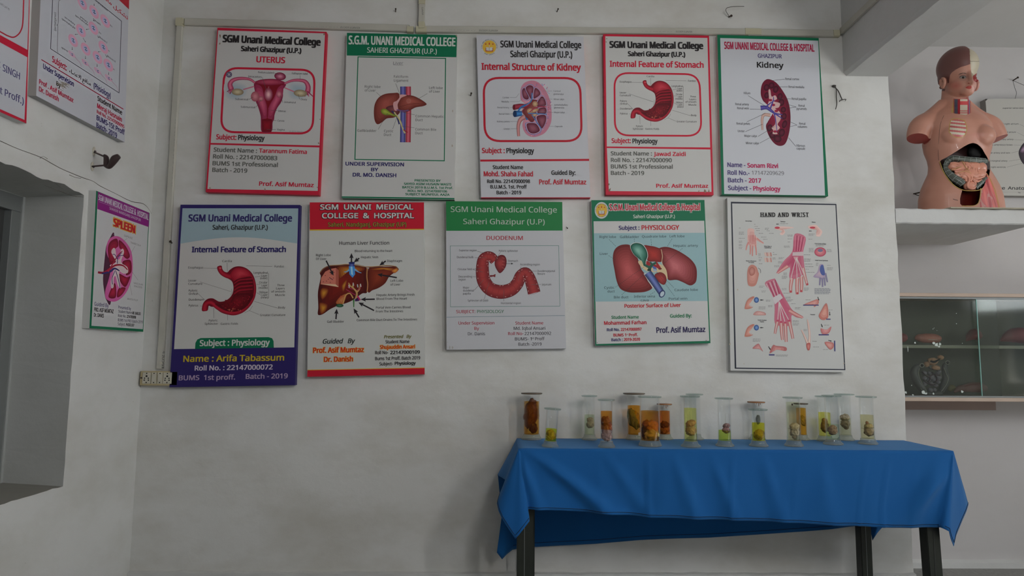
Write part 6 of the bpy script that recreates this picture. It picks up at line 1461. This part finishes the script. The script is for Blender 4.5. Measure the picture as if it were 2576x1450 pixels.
# models inside the cabinet
M_mod = painted('painted_plaster_model', .35, .45, .15)
M_sal = mat('salmon_painted_muscle', alb((140, 84, 72), 2.2), .4, .4, mottle=.25, mscale=14)
M_dred = mat('dark_red_painted_muscle', alb((104, 46, 48), 2.2), .4, .4, mottle=.3, mscale=14)
M_peach = mat('peach_painted_organ', alb((150, 112, 86), 2.2), .4, .4, mottle=.2, mscale=12)
M_gcol = mat('grey_painted_gut', alb((70, 68, 68), 2.2), .4, .4, mottle=.15, mscale=12)
M_lav = mat('lavender_painted_gut', alb((104, 98, 106), 2.2), .4, .4, mottle=.2, mscale=12)
M_ring = mat('cream_painted_rim', alb((140, 136, 126), 2.1), .5)
M_blk = mat('dark_painted_opening', (.012, .011, .012), .6)
M_vein = mat('dark_plum_paint', alb((58, 40, 46), 1.95), .5)
YM = YCF + .15
cc = (2250, 730, 5.0)
g_ = lambda x, y, dy=0: on_y(cc[0] + x / cc[2], cc[1] + y / cc[2], YM + dy)
zfl = zb1 + .001
dg = tag(empty('gut_model', Vector((g_(450, 1100).x, YM, zfl))), 'painted model of stomach and grey gut loops, standing on the lower cabinet floor', 'anatomy model')
obj('stomach', (lambda b: (add_lump(b, g_(480, 900, -.01), .028, .018, .02, .25, 2.2, 3, 4, .2), add_lump(b, g_(580, 850), .016, .014, .013, .2, 2, 8, 3), add_lump(b, g_(520, 980, -.012), .022, .014, .013, .3, 2, 2, 3), add_lump(b, g_(405, 935, -.005), .014, .012, .015, .2, 2, 6, 3), b)[-1])(bmesh.new()), M_peach, dg, smooth=True)
obj('stomach_opening', tube([g_(455, 895, -.03), g_(500, 905, -.032), g_(545, 885, -.028), g_(575, 868, -.02)], [.004, .006, .004, .002], 8, 4), M_blk, dg, smooth=True)
obj('vessel_groove', tube([g_(430, 965, -.024), g_(450, 990, -.026), g_(485, 1000, -.026)], .003, 8, 3), M_blk, dg, smooth=True)
bm = bmesh.new(); add_tube(bm, [g_(345, 950), g_(275, 975, .004), g_(248, 1040, .006), g_(262, 1110, .004), g_(300, 1180), g_(340, 1240, -.004), g_(385, 1290, -.006)], [.010, .016, .020, .021, .020, .018, .014], 14, 5)
add_tube(bm, [g_(670, 915), g_(632, 960, .002), g_(640, 1050), g_(650, 1120), g_(620, 1200), g_(585, 1280)], [.009, .013, .016, .018, .018, .014], 14, 5)
add_tube(bm, [g_(385, 1300), g_(480, 1310), g_(590, 1300)], [.014, .012, .014], 12, 4)
obj('colon', bm, M_gcol, dg, smooth=True)
bm = bmesh.new()
for x, y in ((345, 950), (668, 913)):
    c_ = g_(x, y, -.012); add_tube(bm, [c_ + Vector((.011 * math.cos(a * .5236), -.002, .010 * math.sin(a * .5236))) for a in range(13)], .0016, 6)
add_tube(bm, [g_(x, y, -.02) for x, y in ((315, 985), (305, 1060), (335, 1150), (385, 1230), (400, 1270), (375, 1290), (330, 1235))], .0012, 6, 5)
add_tube(bm, [g_(x, y, -.02) for x, y in ((622, 975), (650, 1050), (678, 1110), (660, 1180), (620, 1240), (590, 1278))], .0012, 6, 5)
obj('cream_rim', bm, M_ring, dg, smooth=True)
bm = bmesh.new()
for x, y in ((345, 950), (668, 913)): add_lump(bm, g_(x, y, -.012), .008, .003, .007, 0, 1, 0, 3)
obj('gut_opening', bm, M_blk, dg, smooth=True)
bm = bmesh.new(); rnd = random.Random(9)
for x, y, r in ((375, 1045, .012), (440, 1045, .010), (470, 1090, .015), (540, 1050, .010), (560, 1030, .010), (555, 1100, .014), (500, 1130, .013), (550, 1160, .010), (380, 1110, .011), (430, 1130, .012), (385, 1180, .012), (470, 1180, .013), (520, 1200, .010), (450, 1260, .013), (500, 1260, .012)):
    add_lump(bm, g_(x, y, -.008), r, .012, r * .95, .25, 2, x % 17, 3)
obj('small_gut', bm, M_lav, dg, smooth=True)
bm = bmesh.new()
for pts in (((345, 1030), (400, 1075), (450, 1110), (420, 1160)), ((470, 1040), (520, 1080), (530, 1140), (490, 1170)), ((430, 1100), (500, 1060), (575, 1080)), ((360, 1130), (430, 1180), (510, 1190))): add_tube(bm, [g_(x, y, -.021) for x, y in pts], .003, 6, 4)
obj('dark_vessel', bm, M_vein, dg, smooth=True)
def limb(name, label, pts, rads, m_, m2=None, stripe=None):
    c_ = sum((Vector(p) for p in pts), Vector()) / len(pts)
    r_ = tag(empty(name, c_), label, 'anatomy model', 'painted muscle models in the glass cabinet')
    bm = bmesh.new(); add_tube(bm, pts, rads, 18, 6)
    for v in bm.verts: v.co += Vector((0, 1, 1)) * .0025 * noise.noise(v.co * 40)
    obj('muscle_body', bm, m_, r_, smooth=True)
    if stripe: obj('tendon_line', tube(stripe, .0016, 6, 4), m2, r_, smooth=True)
zsh = zs1 + .002
Q_ = lambda x, y, dy=0: g_(x, y, dy)
def on_shelf(x, y, r, dy=0):
    p = g_(x, y, dy); p.z = max(p.z, zsh + r); return p
limb('muscle_model', 'salmon muscle model lying in the middle of the upper cabinet shelf', [on_shelf(262, 620, .006), on_shelf(300, 605, .022), on_shelf(400, 605, .026), on_shelf(500, 610, .024), on_shelf(565, 615, .016), on_shelf(592, 620, .004)], [.004, .019, .026, .025, .017, .003], M_sal, M_ring, [g_(430, 625, -.026), g_(500, 628, -.025), g_(570, 632, -.018)])
limb('muscle_model', 'dark red muscle model at the left end of the upper cabinet shelf', [on_shelf(40, 600, .02), on_shelf(80, 600, .024), on_shelf(130, 605, .02), on_shelf(165, 615, .006)], [.018, .026, .022, .004], M_dred)
limb('muscle_model', 'dim maroon muscle model on the upper shelf beside the glass door edge', [on_shelf(900, 640, .004, .05), on_shelf(950, 590, .024, .05), on_shelf(1010, 560, .03, .05), on_shelf(1070, 600, .02, .05)], [.003, .022, .032, .02], M_dred)
limb('muscle_model', 'large dark maroon muscle model on the upper shelf behind the right glass door', [on_shelf(1340, 640, .01, .04), on_shelf(1430, 590, .035, .04), on_shelf(1560, 570, .045, .04), on_shelf(1700, 590, .04, .04)], [.006, .03, .044, .04], M_dred)
zf2 = lambda x, y, r, dy=0: (lambda p: Vector((p.x, p.y, max(p.z, zfl + r))))(g_(x, y, dy))
limb('muscle_model', 'grey and red muscle model on the cabinet floor beside the glass door edge', [zf2(750, 1290, .006), zf2(820, 1245, .02), zf2(930, 1230, .026), zf2(1050, 1225, .028), zf2(1150, 1240, .02)], [.004, .016, .024, .028, .016], mat('grey_red_painted_muscle', alb((112, 78, 74), 2.1), .4, .4, mottle=.4, mscale=12), M_dred, [g_(880, 1215, -.026), g_(960, 1195, -.028), g_(1050, 1195, -.03)])
limb('muscle_model', 'small yellowish tissue model low in the cabinet between the gut model and the red one', [zf2(690, 1270, .012, .06), zf2(725, 1230, .016, .06), zf2(770, 1265, .012, .06)], [.008, .016, .008], mat('ochre_painted_tissue', alb((120, 110, 76), 1.95), .5))
# ================================================================== torso model on the slab
from mathutils.bvhtree import BVHTree
YT = 3.44
ZB0 = ZSL1 + .006
XT = on_y(2417, 524, YT).x
c5 = lambda x, y: (2340 + x / 7.25, 100 + y / 7.25)
c6 = lambda x, y: (2290 + x / 5.577, 280 + y / 5.577)
Zp = lambda py, dy=0.0: on_y(2415, py, YT + dy).z
bm = bmesh.new(); NS = 48; rg = []
for py, a, b_, cy, pw in ((526, .212, .138, .0, .9), (500, .204, .135, .0, .9), (474, .190, .130, .0, .92), (452, .168, .122, .0, .95), (434, .150, .114, .0, 1), (416, .145, .112, .0, 1), (400, .150, .115, .0, 1), (380, .163, .120, .0, .95), (362, .166, .124, .0, .92), (340, .166, .122, .0, .92), (318, .172, .112, .0, .95), (300, .160, .095, .004, 1), (288, .135, .080, .006, 1), (277, .098, .070, .006, 1), (266, .074, .064, .004, 1), (254, .064, .062, .0, 1), (238, .060, .062, -.006, 1), (222, .058, .062, -.01, 1)):
    z = Zp(py) if py < 524 else ZB0
    sg = lambda v: math.copysign(abs(v) ** pw, v)
    rg.append([bm.verts.new((XT + a * sg(math.cos(6.2832 * k / NS)), YT + cy + b_ * sg(math.sin(6.2832 * k / NS)), z)) for k in range(NS)])
for p, q in zip(rg, rg[1:]):
    for k in range(NS): bm.faces.new((p[k], p[(k + 1) % NS], q[(k + 1) % NS], q[k]))
bm.faces.new(rg[0][::-1]); bm.faces.new(rg[-1])
def ball(x, y, z, rx, ry, rz, rot=0): add_lump(bm, (XT + x, YT + y, z), rx, ry, rz, 0, 1, 0, 4, rot)
for sx in (-1, 1):
    add_tube(bm, [(XT + sx * .12, YT + .006, Zp(300)), (XT + sx * .178, YT + .004, Zp(318)), (XT + sx * .203, YT, Zp(338)), (XT + sx * .212, YT - .006, Zp(353))], [.050, .060, .056, .051], 20, 4)
    add_tube(bm, [(XT + sx * .045, YT + .008, Zp(262)), (XT + sx * .10, YT + .01, Zp(288)), (XT + sx * .165, YT + .006, Zp(312))], [.040, .046, .050], 16, 4)
ball(.072, -.082, on_y(2476, 338, YT - .12).z, .066, .062, .062)
ball(-.072, -.074, on_y(2412, 335, YT - .12).z, .064, .052, .062)
ball(.006, -.036, Zp(175), .096, .110, .102)
ball(.004, -.032, Zp(197), .088, .100, .080)
ball(.0, -.058, Zp(221, -.05), .066, .072, .058)
ball(.0, -.100, Zp(232, -.08), .034, .032, .030)
nz0 = on_y(2449, 206, YT - .14)
add_tube(bm, [(XT, YT - .118, Zp(180, -.12)), (XT, YT - .138, Zp(194, -.13)), (XT, YT - .148, nz0.z + .004), (XT, YT - .130, nz0.z - .008)], [.010, .013, .016, .010], 12, 4)
for sx in (-1, 1): ball(sx * .014, -.134, nz0.z - .002, .009, .011, .008)
ball(0, -.122, on_y(2443, 220, YT - .125).z, .026, .014, .012)
for sx in (-1, 1):
    ez = on_y(2373, 210, YT - .045).z - (.010 if sx > 0 else 0)
    add_tube(bm, [(XT + sx * (.094 if sx < 0 else .083), YT - .045 + .022 * math.cos(t * .628) - .004, ez + .026 * math.sin(t * .628)) for t in range(10)], .008, 8, 0)
    ball(sx * (.090 if sx < 0 else .078), -.043, ez - .004, .008, .016, .020)
me = bpy.data.meshes.new('torso_raw'); bm.to_mesh(me); bm.free()
raw = bpy.data.objects.new('torso_raw', me); COL.objects.link(raw)
def bake(o):
    dg_ = bpy.context.evaluated_depsgraph_get(); dg_.update()
    return bpy.data.meshes.new_from_object(o.evaluated_get(dg_))
m1 = raw.modifiers.new('r', 'REMESH'); m1.mode = 'VOXEL'; m1.voxel_size = .0036
m2 = raw.modifiers.new('s', 'SMOOTH'); m2.iterations = 14; m2.factor = .5
sk = bake(raw); raw.modifiers.clear()
hc = Vector((XT, YT - .036, Zp(178)))
for v in sk.vertices:                          # the bared half of the skull sits lower than the skin
    if v.co.x > XT + .004 and v.co.z > Zp(193, -.1):
        v.co = hc + (v.co - hc) * .93
raw.data = sk; sk.materials.clear()
bvh = BVHTree.FromPolygons([v.co.copy() for v in sk.vertices], [tuple(p.vertices) for p in sk.polygons])
def surf(px, py, push=0.0):
    d_ = ray(px, py).normalized(); h = bvh.ray_cast(O, d_)
    if h[0] is None:
        p = on_y(px, py, YT - .05); h = bvh.find_nearest(p); return h[0] + d_ * push
    return h[0] + d_ * push
M_skin = painted('painted_torso_skin', .4, .45, .12)
M_cav = mat('dark_cavity_paint', alb((42, 20, 20), 1.7), .35, .5, mottle=.3, mscale=20)
M_stump = mat('red_section_paint', alb((122, 52, 46)), .35, .5, mottle=.15, mscale=20)
M_slot = mat('deep_red_slot_paint', alb((70, 14, 10)), .3, .5, mottle=.2, mscale=20)
for m_ in (M_skin, M_cav, M_stump, M_slot): sk.materials.append(m_)
def prism(pts, y0, y1, mi, yref):
    b = bmesh.new(); f = [b.verts.new(on_y(*p, y0)) for p in pts]; g = [b.verts.new(on_y(*p, y1)) for p in pts]; P = pts
    b.faces.new(f); b.faces.new(g[::-1])
    for i in range(len(P)): b.faces.new((f[i], g[i], g[(i + 1) % len(P)], f[(i + 1) % len(P)]))
    bmesh.ops.recalc_face_normals(b, faces=b.faces)
    for q in b.faces: q.material_index = mi
    return b
OPEN = [c6(*p) for p in ((412, 712), (520, 642), (620, 580), (760, 492), (830, 458), (885, 448), (945, 468), (1005, 525), (1042, 590), (1085, 660), (1120, 760), (1105, 900), (1062, 1000), (1005, 1085), (960, 1108), (860, 1118), (735, 1106), (620, 1045), (530, 950), (462, 845))]
SLOT = [c6(*p) for p in ((738, 1085), (985, 1080), (980, 1190), (955, 1285), (905, 1322), (725, 1326), (700, 1300), (698, 1230), (716, 1150))]
cuts = [prism([(v.x, v.y) for v in crom([Vector((*p, 0)) for p in OPEN], 3, True)], YT - .3, YT - .035, 1, YT - .105), prism(SLOT, YT - .3, YT - .06, 3, YT - .125)]
for sx in (-1, 1):
    b = bmesh.new(); add_box(b, (-.060, -.075, -.04), (.060, .075, 0))
    bmesh.ops.transform(b, matrix=Matrix.Translation((XT + sx * .220, YT - .006, Zp(350))) @ Matrix.Rotation(sx * R(-16), 4, 'Y') @ Matrix.Rotation(R(-10), 4, 'X'), verts=b.verts)
    bmesh.ops.recalc_face_normals(b, faces=b.faces)
    for q in b.faces: q.material_index = 2
    cuts.append(b)
for i, b in enumerate(cuts):
    cm = bpy.data.meshes.new('cut'); b.to_mesh(cm); b.free()
    for m_ in (M_skin, M_cav, M_stump, M_slot): cm.materials.append(m_)
    co = bpy.data.objects.new('cut', cm); COL.objects.link(co)
    bo = raw.modifiers.new('b', 'BOOLEAN'); bo.operation = 'DIFFERENCE'; bo.object = co; bo.solver = 'EXACT'
    nm = bake(raw); raw.modifiers.clear(); raw.data = nm
    bpy.data.objects.remove(co)
body = raw.data
bpy.data.objects.remove(raw)
# paint
def inside(p, poly):
    x, y = p; r = False; j = len(poly) - 1
    for i in range(len(poly)):
        xi, yi = poly[i]; xj, yj = poly[j]
        if (yi > y) != (yj > y) and x < (xj - xi) * (y - yi) / (yj - yi) + xi: r = not r
        j = i
    return r
def ins(p, cx, cy, rx, ry): return ((p[0] - cx) / rx) ** 2 + ((p[1] - cy) / ry) ** 2 < 1
HAIR = ((735, 442), (640, 476), (560, 497), (470, 545), (400, 595), (365, 640), (350, 720), (345, 790), (318, 795), (305, 720), (285, 692), (215, 690), (170, 740), (165, 820), (205, 885), (275, 905), (265, 935), (195, 935), (-200, 900), (-200, 300), (100, 0), (712, 0), (725, 260))
SKULL = ((712, 100), (1000, 100), (1000, 640), (905, 640), (880, 606), (830, 618), (780, 660), (764, 690), (748, 610), (735, 480), (728, 380), (722, 250))
NECK = ((425, 1078), (560, 1075), (640, 1062), (700, 1035), (738, 1040), (742, 1332), (690, 1360), (640, 1372), (540, 1358), (440, 1342), (385, 1325))
RIBS = ((560, 130), (600, 103), (690, 105), (762, 125), (790, 200), (796, 270), (772, 335), (720, 374), (650, 372), (590, 350), (540, 292), (546, 200))
BROW = ((508, 648), (540, 618), (590, 602), (645, 605), (672, 626), (640, 616), (590, 614), (545, 630))
LIPS = ((640, 874), (690, 846), (748, 836), (752, 868), (740, 895), (708, 900), (670, 890))
THIGH = ((1072, 868), (1130, 960), (1190, 1100), (1230, 1250), (1265, 1400), (975, 1400), (985, 1260), (1005, 1130), (1052, 1000))
SKIN = (146, 103, 88)
zhead = Zp(232)
def paint(co, nrm):
    px, py = to_px(co); q5 = ((px - 2340) * 7.25, (py - 100) * 7.25); q6 = ((px - 2290) * 5.577, (py - 280) * 5.577)
    facing = (co - O).dot(nrm) < 0
    nv = noise.noise(co * 22) * 6
    c = tuple(x + nv for x in SKIN)
    if (facing and py < 249 and not inside(q5, NECK)) or (not facing and co.z > zhead):
        if not facing:
            return (84, 52, 48) if co.y > YT - .02 and co.x < XT + .004 else ((142, 132, 114) if co.x >= XT + .004 and co.z > Zp(200) else c)
        if inside(q5, SKULL):
            if abs(q5[1] - 398) < 5: return (96, 88, 76)
            return (146, 138, 120)
        if ins(q5, 838, 690, 56, 82) and q5[0] > 766: return (112, 28, 28)
        if inside(q5, HAIR): return (84, 52, 48)
        if ins(q5, 600, 691, 24, 22): return (34, 24, 20)
        if ins(q5, 598, 690, 52, 23): return (118, 116, 110)
        if ins(q5, 596, 684, 62, 30): return (72, 52, 50)
        if inside(q5, BROW): return (52, 36, 34)
        if inside(q5, LIPS): return (132, 36, 30)
        if ins(q5, 704, 792, 18, 9): return (104, 44, 36)
        if ins(q5, 596, 684, 90, 70): return (138, 100, 88)
        if q5[0] > 764 and 690 < q5[1] < 1010: return (158, 118, 108)
        t = max(0, 1 - math.hypot((q5[0] - 470) / 150, (q5[1] - 840) / 110))
        return mixc(c, (138, 70, 60), t * .8)
    if facing and inside(q5, NECK):
        x, y = q5
        if x < 440 or y < 1086: return (136, 112, 66) if x < 425 else (118, 52, 42)
        if x < 498: return (48, 50, 62)
        if x < 546: return (116, 22, 32)
        if x < 680:
            if 1122 < y < 1192 or (abs(y - 1300) < 8) or abs(y - 1335) < 7: return (150, 52, 54)
            return (150, 142, 126)
        return (134, 30, 44) if x < 702 else ((84, 70, 104) if x < 722 else (130, 70, 58))
    if facing and inside(q6, RIBS):
        y = q6[1] - (q6[0] - 670) * .10
        ctr = (668, 238)
        if not inside((ctr[0] + (q6[0] - ctr[0]) * 1.09, ctr[1] + (q6[1] - ctr[1]) * 1.08), RIBS): return (140, 112, 60)
        for a in (128, 174, 226, 284, 350):
            if abs(y - a) < 13 + (a > 330) * 8: return (146, 74, 74)
        return (154, 146, 130)
    if facing and inside(q6, THIGH):
        if not inside((q6[0] + 20, q6[1] + 8), THIGH): return (132, 92, 46)
        s_ = noise.noise(Vector(((q6[0] - q6[1] * .28) * .022, q6[1] * .003, 1)))
        if abs(s_) < .05: return (146, 96, 90)
        return mixc((122, 34, 38), (166, 84, 78), max(0, min(1, .5 + s_ * 1.4)))
    if facing and q6[1] > 300:
        t = max(0, 1 - math.hypot((q6[0] - 960) / 160, (q6[1] - 340) / 110)); c = mixc(c, (156, 108, 96), t)
    return c
bm = bmesh.new(); bm.from_mesh(body); lay = bm.loops.layers.float_color.new('Col'); cache = {}
bm.normal_update()
for v in bm.verts: cache[v.index] = (*alb(paint(v.co, v.normal)), 1)
for f in bm.faces:
    f.smooth = f.material_index == 0
    for l in f.loops: l[lay] = cache[l.vert.index]
def painted_patch(name, x0, y0, x1, y1, step, keep=None):
    """the finely painted areas: a skin of small facets laid on the body"""
    b = bmesh.new(); lay2 = b.loops.layers.float_color.new('Col')
    nx, ny = int((x1 - x0) / step), int((y1 - y0) / step); G = {}
    for i in range(nx + 1):
        for j in range(ny + 1):
            px, py = x0 + i * step, y0 + j * step
            h = bvh.ray_cast(O, ray(px, py).normalized())
            if h[0] is not None and h[1].dot(ray(px, py)) < -.12: G[i, j] = (h[0], h[1], px, py)
    V = {}
    for i in range(nx):
        for j in range(ny):
            q = [(i, j), (i + 1, j), (i + 1, j + 1), (i, j + 1)]
            if any(k not in G for k in q): continue
            P = [G[k] for k in q]
            if max((a[0] - c_[0]).length for a in P for c_ in P) > .012: continue
            px, py = P[0][2] + step / 2, P[0][3] + step / 2
            if keep and not keep(px, py): continue
            m_ = (P[0][0] + P[2][0]) / 2
            vs = []
            for k in q:
                if k not in V: V[k] = b.verts.new(G[k][0] + G[k][1] * .0007)
                vs.append(V[k])
            f = b.faces.new(vs[::-1]); f.smooth = True; cc = (*alb(paint(m_, P[0][1])), 1)
            for l in f.loops: l[lay2] = cc
    obj(name, b, M_skin, tr)
in5 = lambda poly: (lambda px, py: inside(((px - 2340) * 7.25, (py - 100) * 7.25), poly))
in6 = lambda poly: (lambda px, py: inside(((px - 2290) * 5.577, (py - 280) * 5.577), poly))
tr = tag(empty('anatomical_torso', (XT, YT, ZB0)), 'painted anatomical torso with an open belly, half its skull bare, standing on the alcove shelf', 'anatomy model')
obj('torso_body', bm, [M_skin, M_cav, M_stump, M_slot], tr)
# bowels
painted_patch('painted_head', 2352, 112, 2470, 249, .62, lambda px, py: not in5(NECK)(px, py))
painted_patch('neck_window', 2391, 240, 2446, 292, .62, in5(NECK))
painted_patch('rib_window', 2384, 296, 2435, 350, .62, in6(RIBS))
painted_patch('thigh_muscle', 2462, 433, 2520, 526, .8, in6(THIGH))
M_colon = mat('green_grey_colon_paint', alb((62, 66, 60), 1.95), .25, .6)
M_net = mat('white_painted_band', alb((132, 138, 136)), .35, .5)
M_gut = mat('pink_gut_paint', alb((158, 106, 88), 1.95), .28, .6, mottle=.12, mscale=30)
M_line = mat('ochre_edge_paint', alb((140, 118, 62)), .4, .4)
mp = .00204
def gut(name, pts, rads, m_, push, n=6, seg=12, par=None):
    P = [surf(*c6(*p), push) for p in pts]
    bm = bmesh.new(); add_tube(bm, P, [r / 5.577 * mp for r in rads] if isinstance(rads, (list, tuple)) else rads / 5.577 * mp, seg, n)
    return obj(name, bm, m_, par or tr, smooth=True)
CP = [(1062, 705), (980, 700), (900, 692), (800, 684), (700, 672), (600, 662), (535, 690), (500, 740), (498, 810), (535, 878), (600, 938), (680, 985), (740, 1035)]
CR = [38, 42, 42, 40, 38, 36, 36, 36, 40, 48, 56, 56, 46]
colon = gut('colon', CP, CR, M_colon, .022)
cp = crom([surf(*c6(*p), .022) for p in CP], 4); cr = [v.x for v in crom([Vector((r, 0, 0)) for r in CR], 4)]
bm = bmesh.new()
for i in range(2, len(cp) - 1, 3):
    t = (cp[i + 1] - cp[i - 1]).normalized(); e = t.cross(Vector((0, 1, 0))).normalized(); g2 = t.cross(e); r = cr[i] / 5.577 * mp + .0004
    add_tube(bm, [cp[i] + (e * math.cos(a * .5236) + g2 * math.sin(a * .5236)) * r for a in range(13)], .0007, 5, 0)
for ph in (.5, 1.7, 2.2):
    pts = []
    for i in range(1, len(cp) - 1):
        t = (cp[i + 1] - cp[i - 1]).normalized(); e = t.cross(Vector((0, -1, 0))).normalized(); g2 = Vector((0, -1, 0)) - t * t.dot(Vector((0, -1, 0))); g2.normalize(); r = cr[i] / 5.577 * mp + .0004
        pts.append(cp[i] + (e * math.cos(ph) + g2 * math.sin(ph)) * r)
    add_tube(bm, pts, .0007, 5, 0)
obj('white_band', bm, M_net, colon, smooth=True)
dcol = gut('colon', [(1058, 940), (1010, 990), (960, 1030), (915, 1085)], [30, 34, 36, 28], M_colon, .016)
bm = bmesh.new()
for a_, b_ in (((1050, 930), (1075, 985)), ((1005, 960), (1035, 1020)), ((955, 1000), (990, 1060)), ((920, 1040), (950, 1095))): add_tube(bm, [surf(*c6(*a_), .002), surf(*c6((a_[0] + b_[0]) / 2, (a_[1] + b_[1]) / 2), -.001), surf(*c6(*b_), .004)], .0009, 5, 3)
obj('white_band', bm, M_net, dcol, smooth=True)
bm = bmesh.new()
for x, y, rx, rz, pu in ((640, 780, .040, .026, .028), (760, 790, .05, .034, .03), (880, 800, .05, .036, .03), (990, 800, .03, .034, .03), (720, 900, .04, .030, .03), (850, 920, .055, .05, .03), (970, 900, .035, .036, .03), (850, 1050, .04, .026, .028)):
    add_lump(bm, surf(*c6(x, y), pu), rx, .020, rz, .08, 2, x % 13, 3)
sg_ = obj('small_gut', bm, M_gut, tr, smooth=True)
bm = bmesh.new()
for g in ([(560, 735), (620, 725), (690, 745), (720, 770), (660, 790), (590, 795), (560, 770)], [(600, 760), (650, 765), (680, 765)], [(580, 815), (640, 825), (700, 800), (760, 790)], [(620, 850), (700, 845), (780, 860), (840, 890), (860, 940), (840, 985)], [(690, 890), (760, 885), (810, 920), (825, 970), (800, 1020), (810, 1070), (860, 1090), (905, 1070), (900, 1030), (860, 1020), (850, 1045)], [(720, 930), (770, 945), (780, 990)], [(700, 750), (760, 770), (800, 760), (820, 800), (800, 830)], [(770, 740), (830, 750), (870, 790), (870, 850)], [(850, 745), (910, 760), (915, 830), (900, 880)], [(945, 760), (935, 810), (960, 850), (1010, 850), (1035, 800), (1020, 755)], [(980, 765), (975, 800), (995, 815), (1000, 775)], [(880, 890), (930, 900), (990, 890), (1040, 860)], [(880, 930), (940, 945), (1000, 930), (1045, 900)], [(900, 980), (950, 990), (1000, 965)], [(880, 960), (910, 1010), (900, 1050)]):
    add_tube(bm, [surf(*c6(*p), .011) for p in g], 17 / 5.577 * mp, 10, 5)
obj('gut_coil', bm, M_gut, sg_, smooth=True)
bm = bmesh.new()
for g in ([(575, 830), (640, 800), (720, 775)], [(670, 870), (760, 840), (850, 870)], [(730, 700), (780, 790), (830, 840)]): add_tube(bm, [surf(*c6(*p), .003) for p in g], .0012, 6, 4)
obj('ochre_edge', bm, M_line, sg_, smooth=True)
obj('dark_hollow', lump(surf(*c6(905, 575), .075), .034, .02, .034, .05, 2, 1, 3), M_blk, tr, smooth=True)
bm = bmesh.new(); rim = [surf(*c6((p[0] - 2290) * 5.577, (p[1] - 280) * 5.577), -.0004) for p in OPEN[13:] + OPEN[:1]]
add_tube(bm, rim, .0022, 6, 4); add_tube(bm, [surf(*c6(*p), -.0004) for p in ((985, 1080), (980, 1190), (955, 1285), (905, 1322), (800, 1332), (725, 1326))], .0018, 6, 4)
obj('ochre_rim', bm, M_line, tr, smooth=True)
bm = bmesh.new(); add_tube(bm, [surf(*c6(*p), -.0002) for p in ((470, 60), (432, 150), (412, 250), (400, 400), (392, 560), (398, 690))], .0007, 5, 5); add_tube(bm, [surf(*c6(*p), -.0002) for p in ((600, 1232), (630, 1244), (668, 1250))], .0012, 5, 3)
obj('joint_line', bm, M_iron, tr, smooth=True)
# thin board under the torso's front edge
M_card = mat('worn_grey_board', alb((128, 122, 108)), .7, .2, mottle=.2, mscale=12)
A = on_y(2376, 522, D + .02); B = on_y(2598, 523, D + .03)
bm = bmesh.new()
lo = [(A.x - .02, D + .10), (A.x + .01, D - .012), (B.x - .02, D - .012), (B.x, D + .10)]
zt_ = [ZSL1 + .010, ZSL1 + .013, ZSL1 + .010, ZSL1 + .008]
t_ = [bm.verts.new((x, y, ZSL1 + .0068)) for x, y in lo]; b2 = [bm.verts.new((x, y, ZSL1 + .0012)) for x, y in lo]
bm.faces.new(t_); bm.faces.new(b2[::-1])
for i in range(4): bm.faces.new((t_[i], b2[i], b2[(i + 1) % 4], t_[(i + 1) % 4]))
bmesh.ops.recalc_face_normals(bm, faces=bm.faces)
tag(obj('thin_board', bm, M_card, None, ((A.x + B.x) / 2, D + .05, ZSL1)), 'thin worn board lying on the shelf edge under the torso model', 'board')
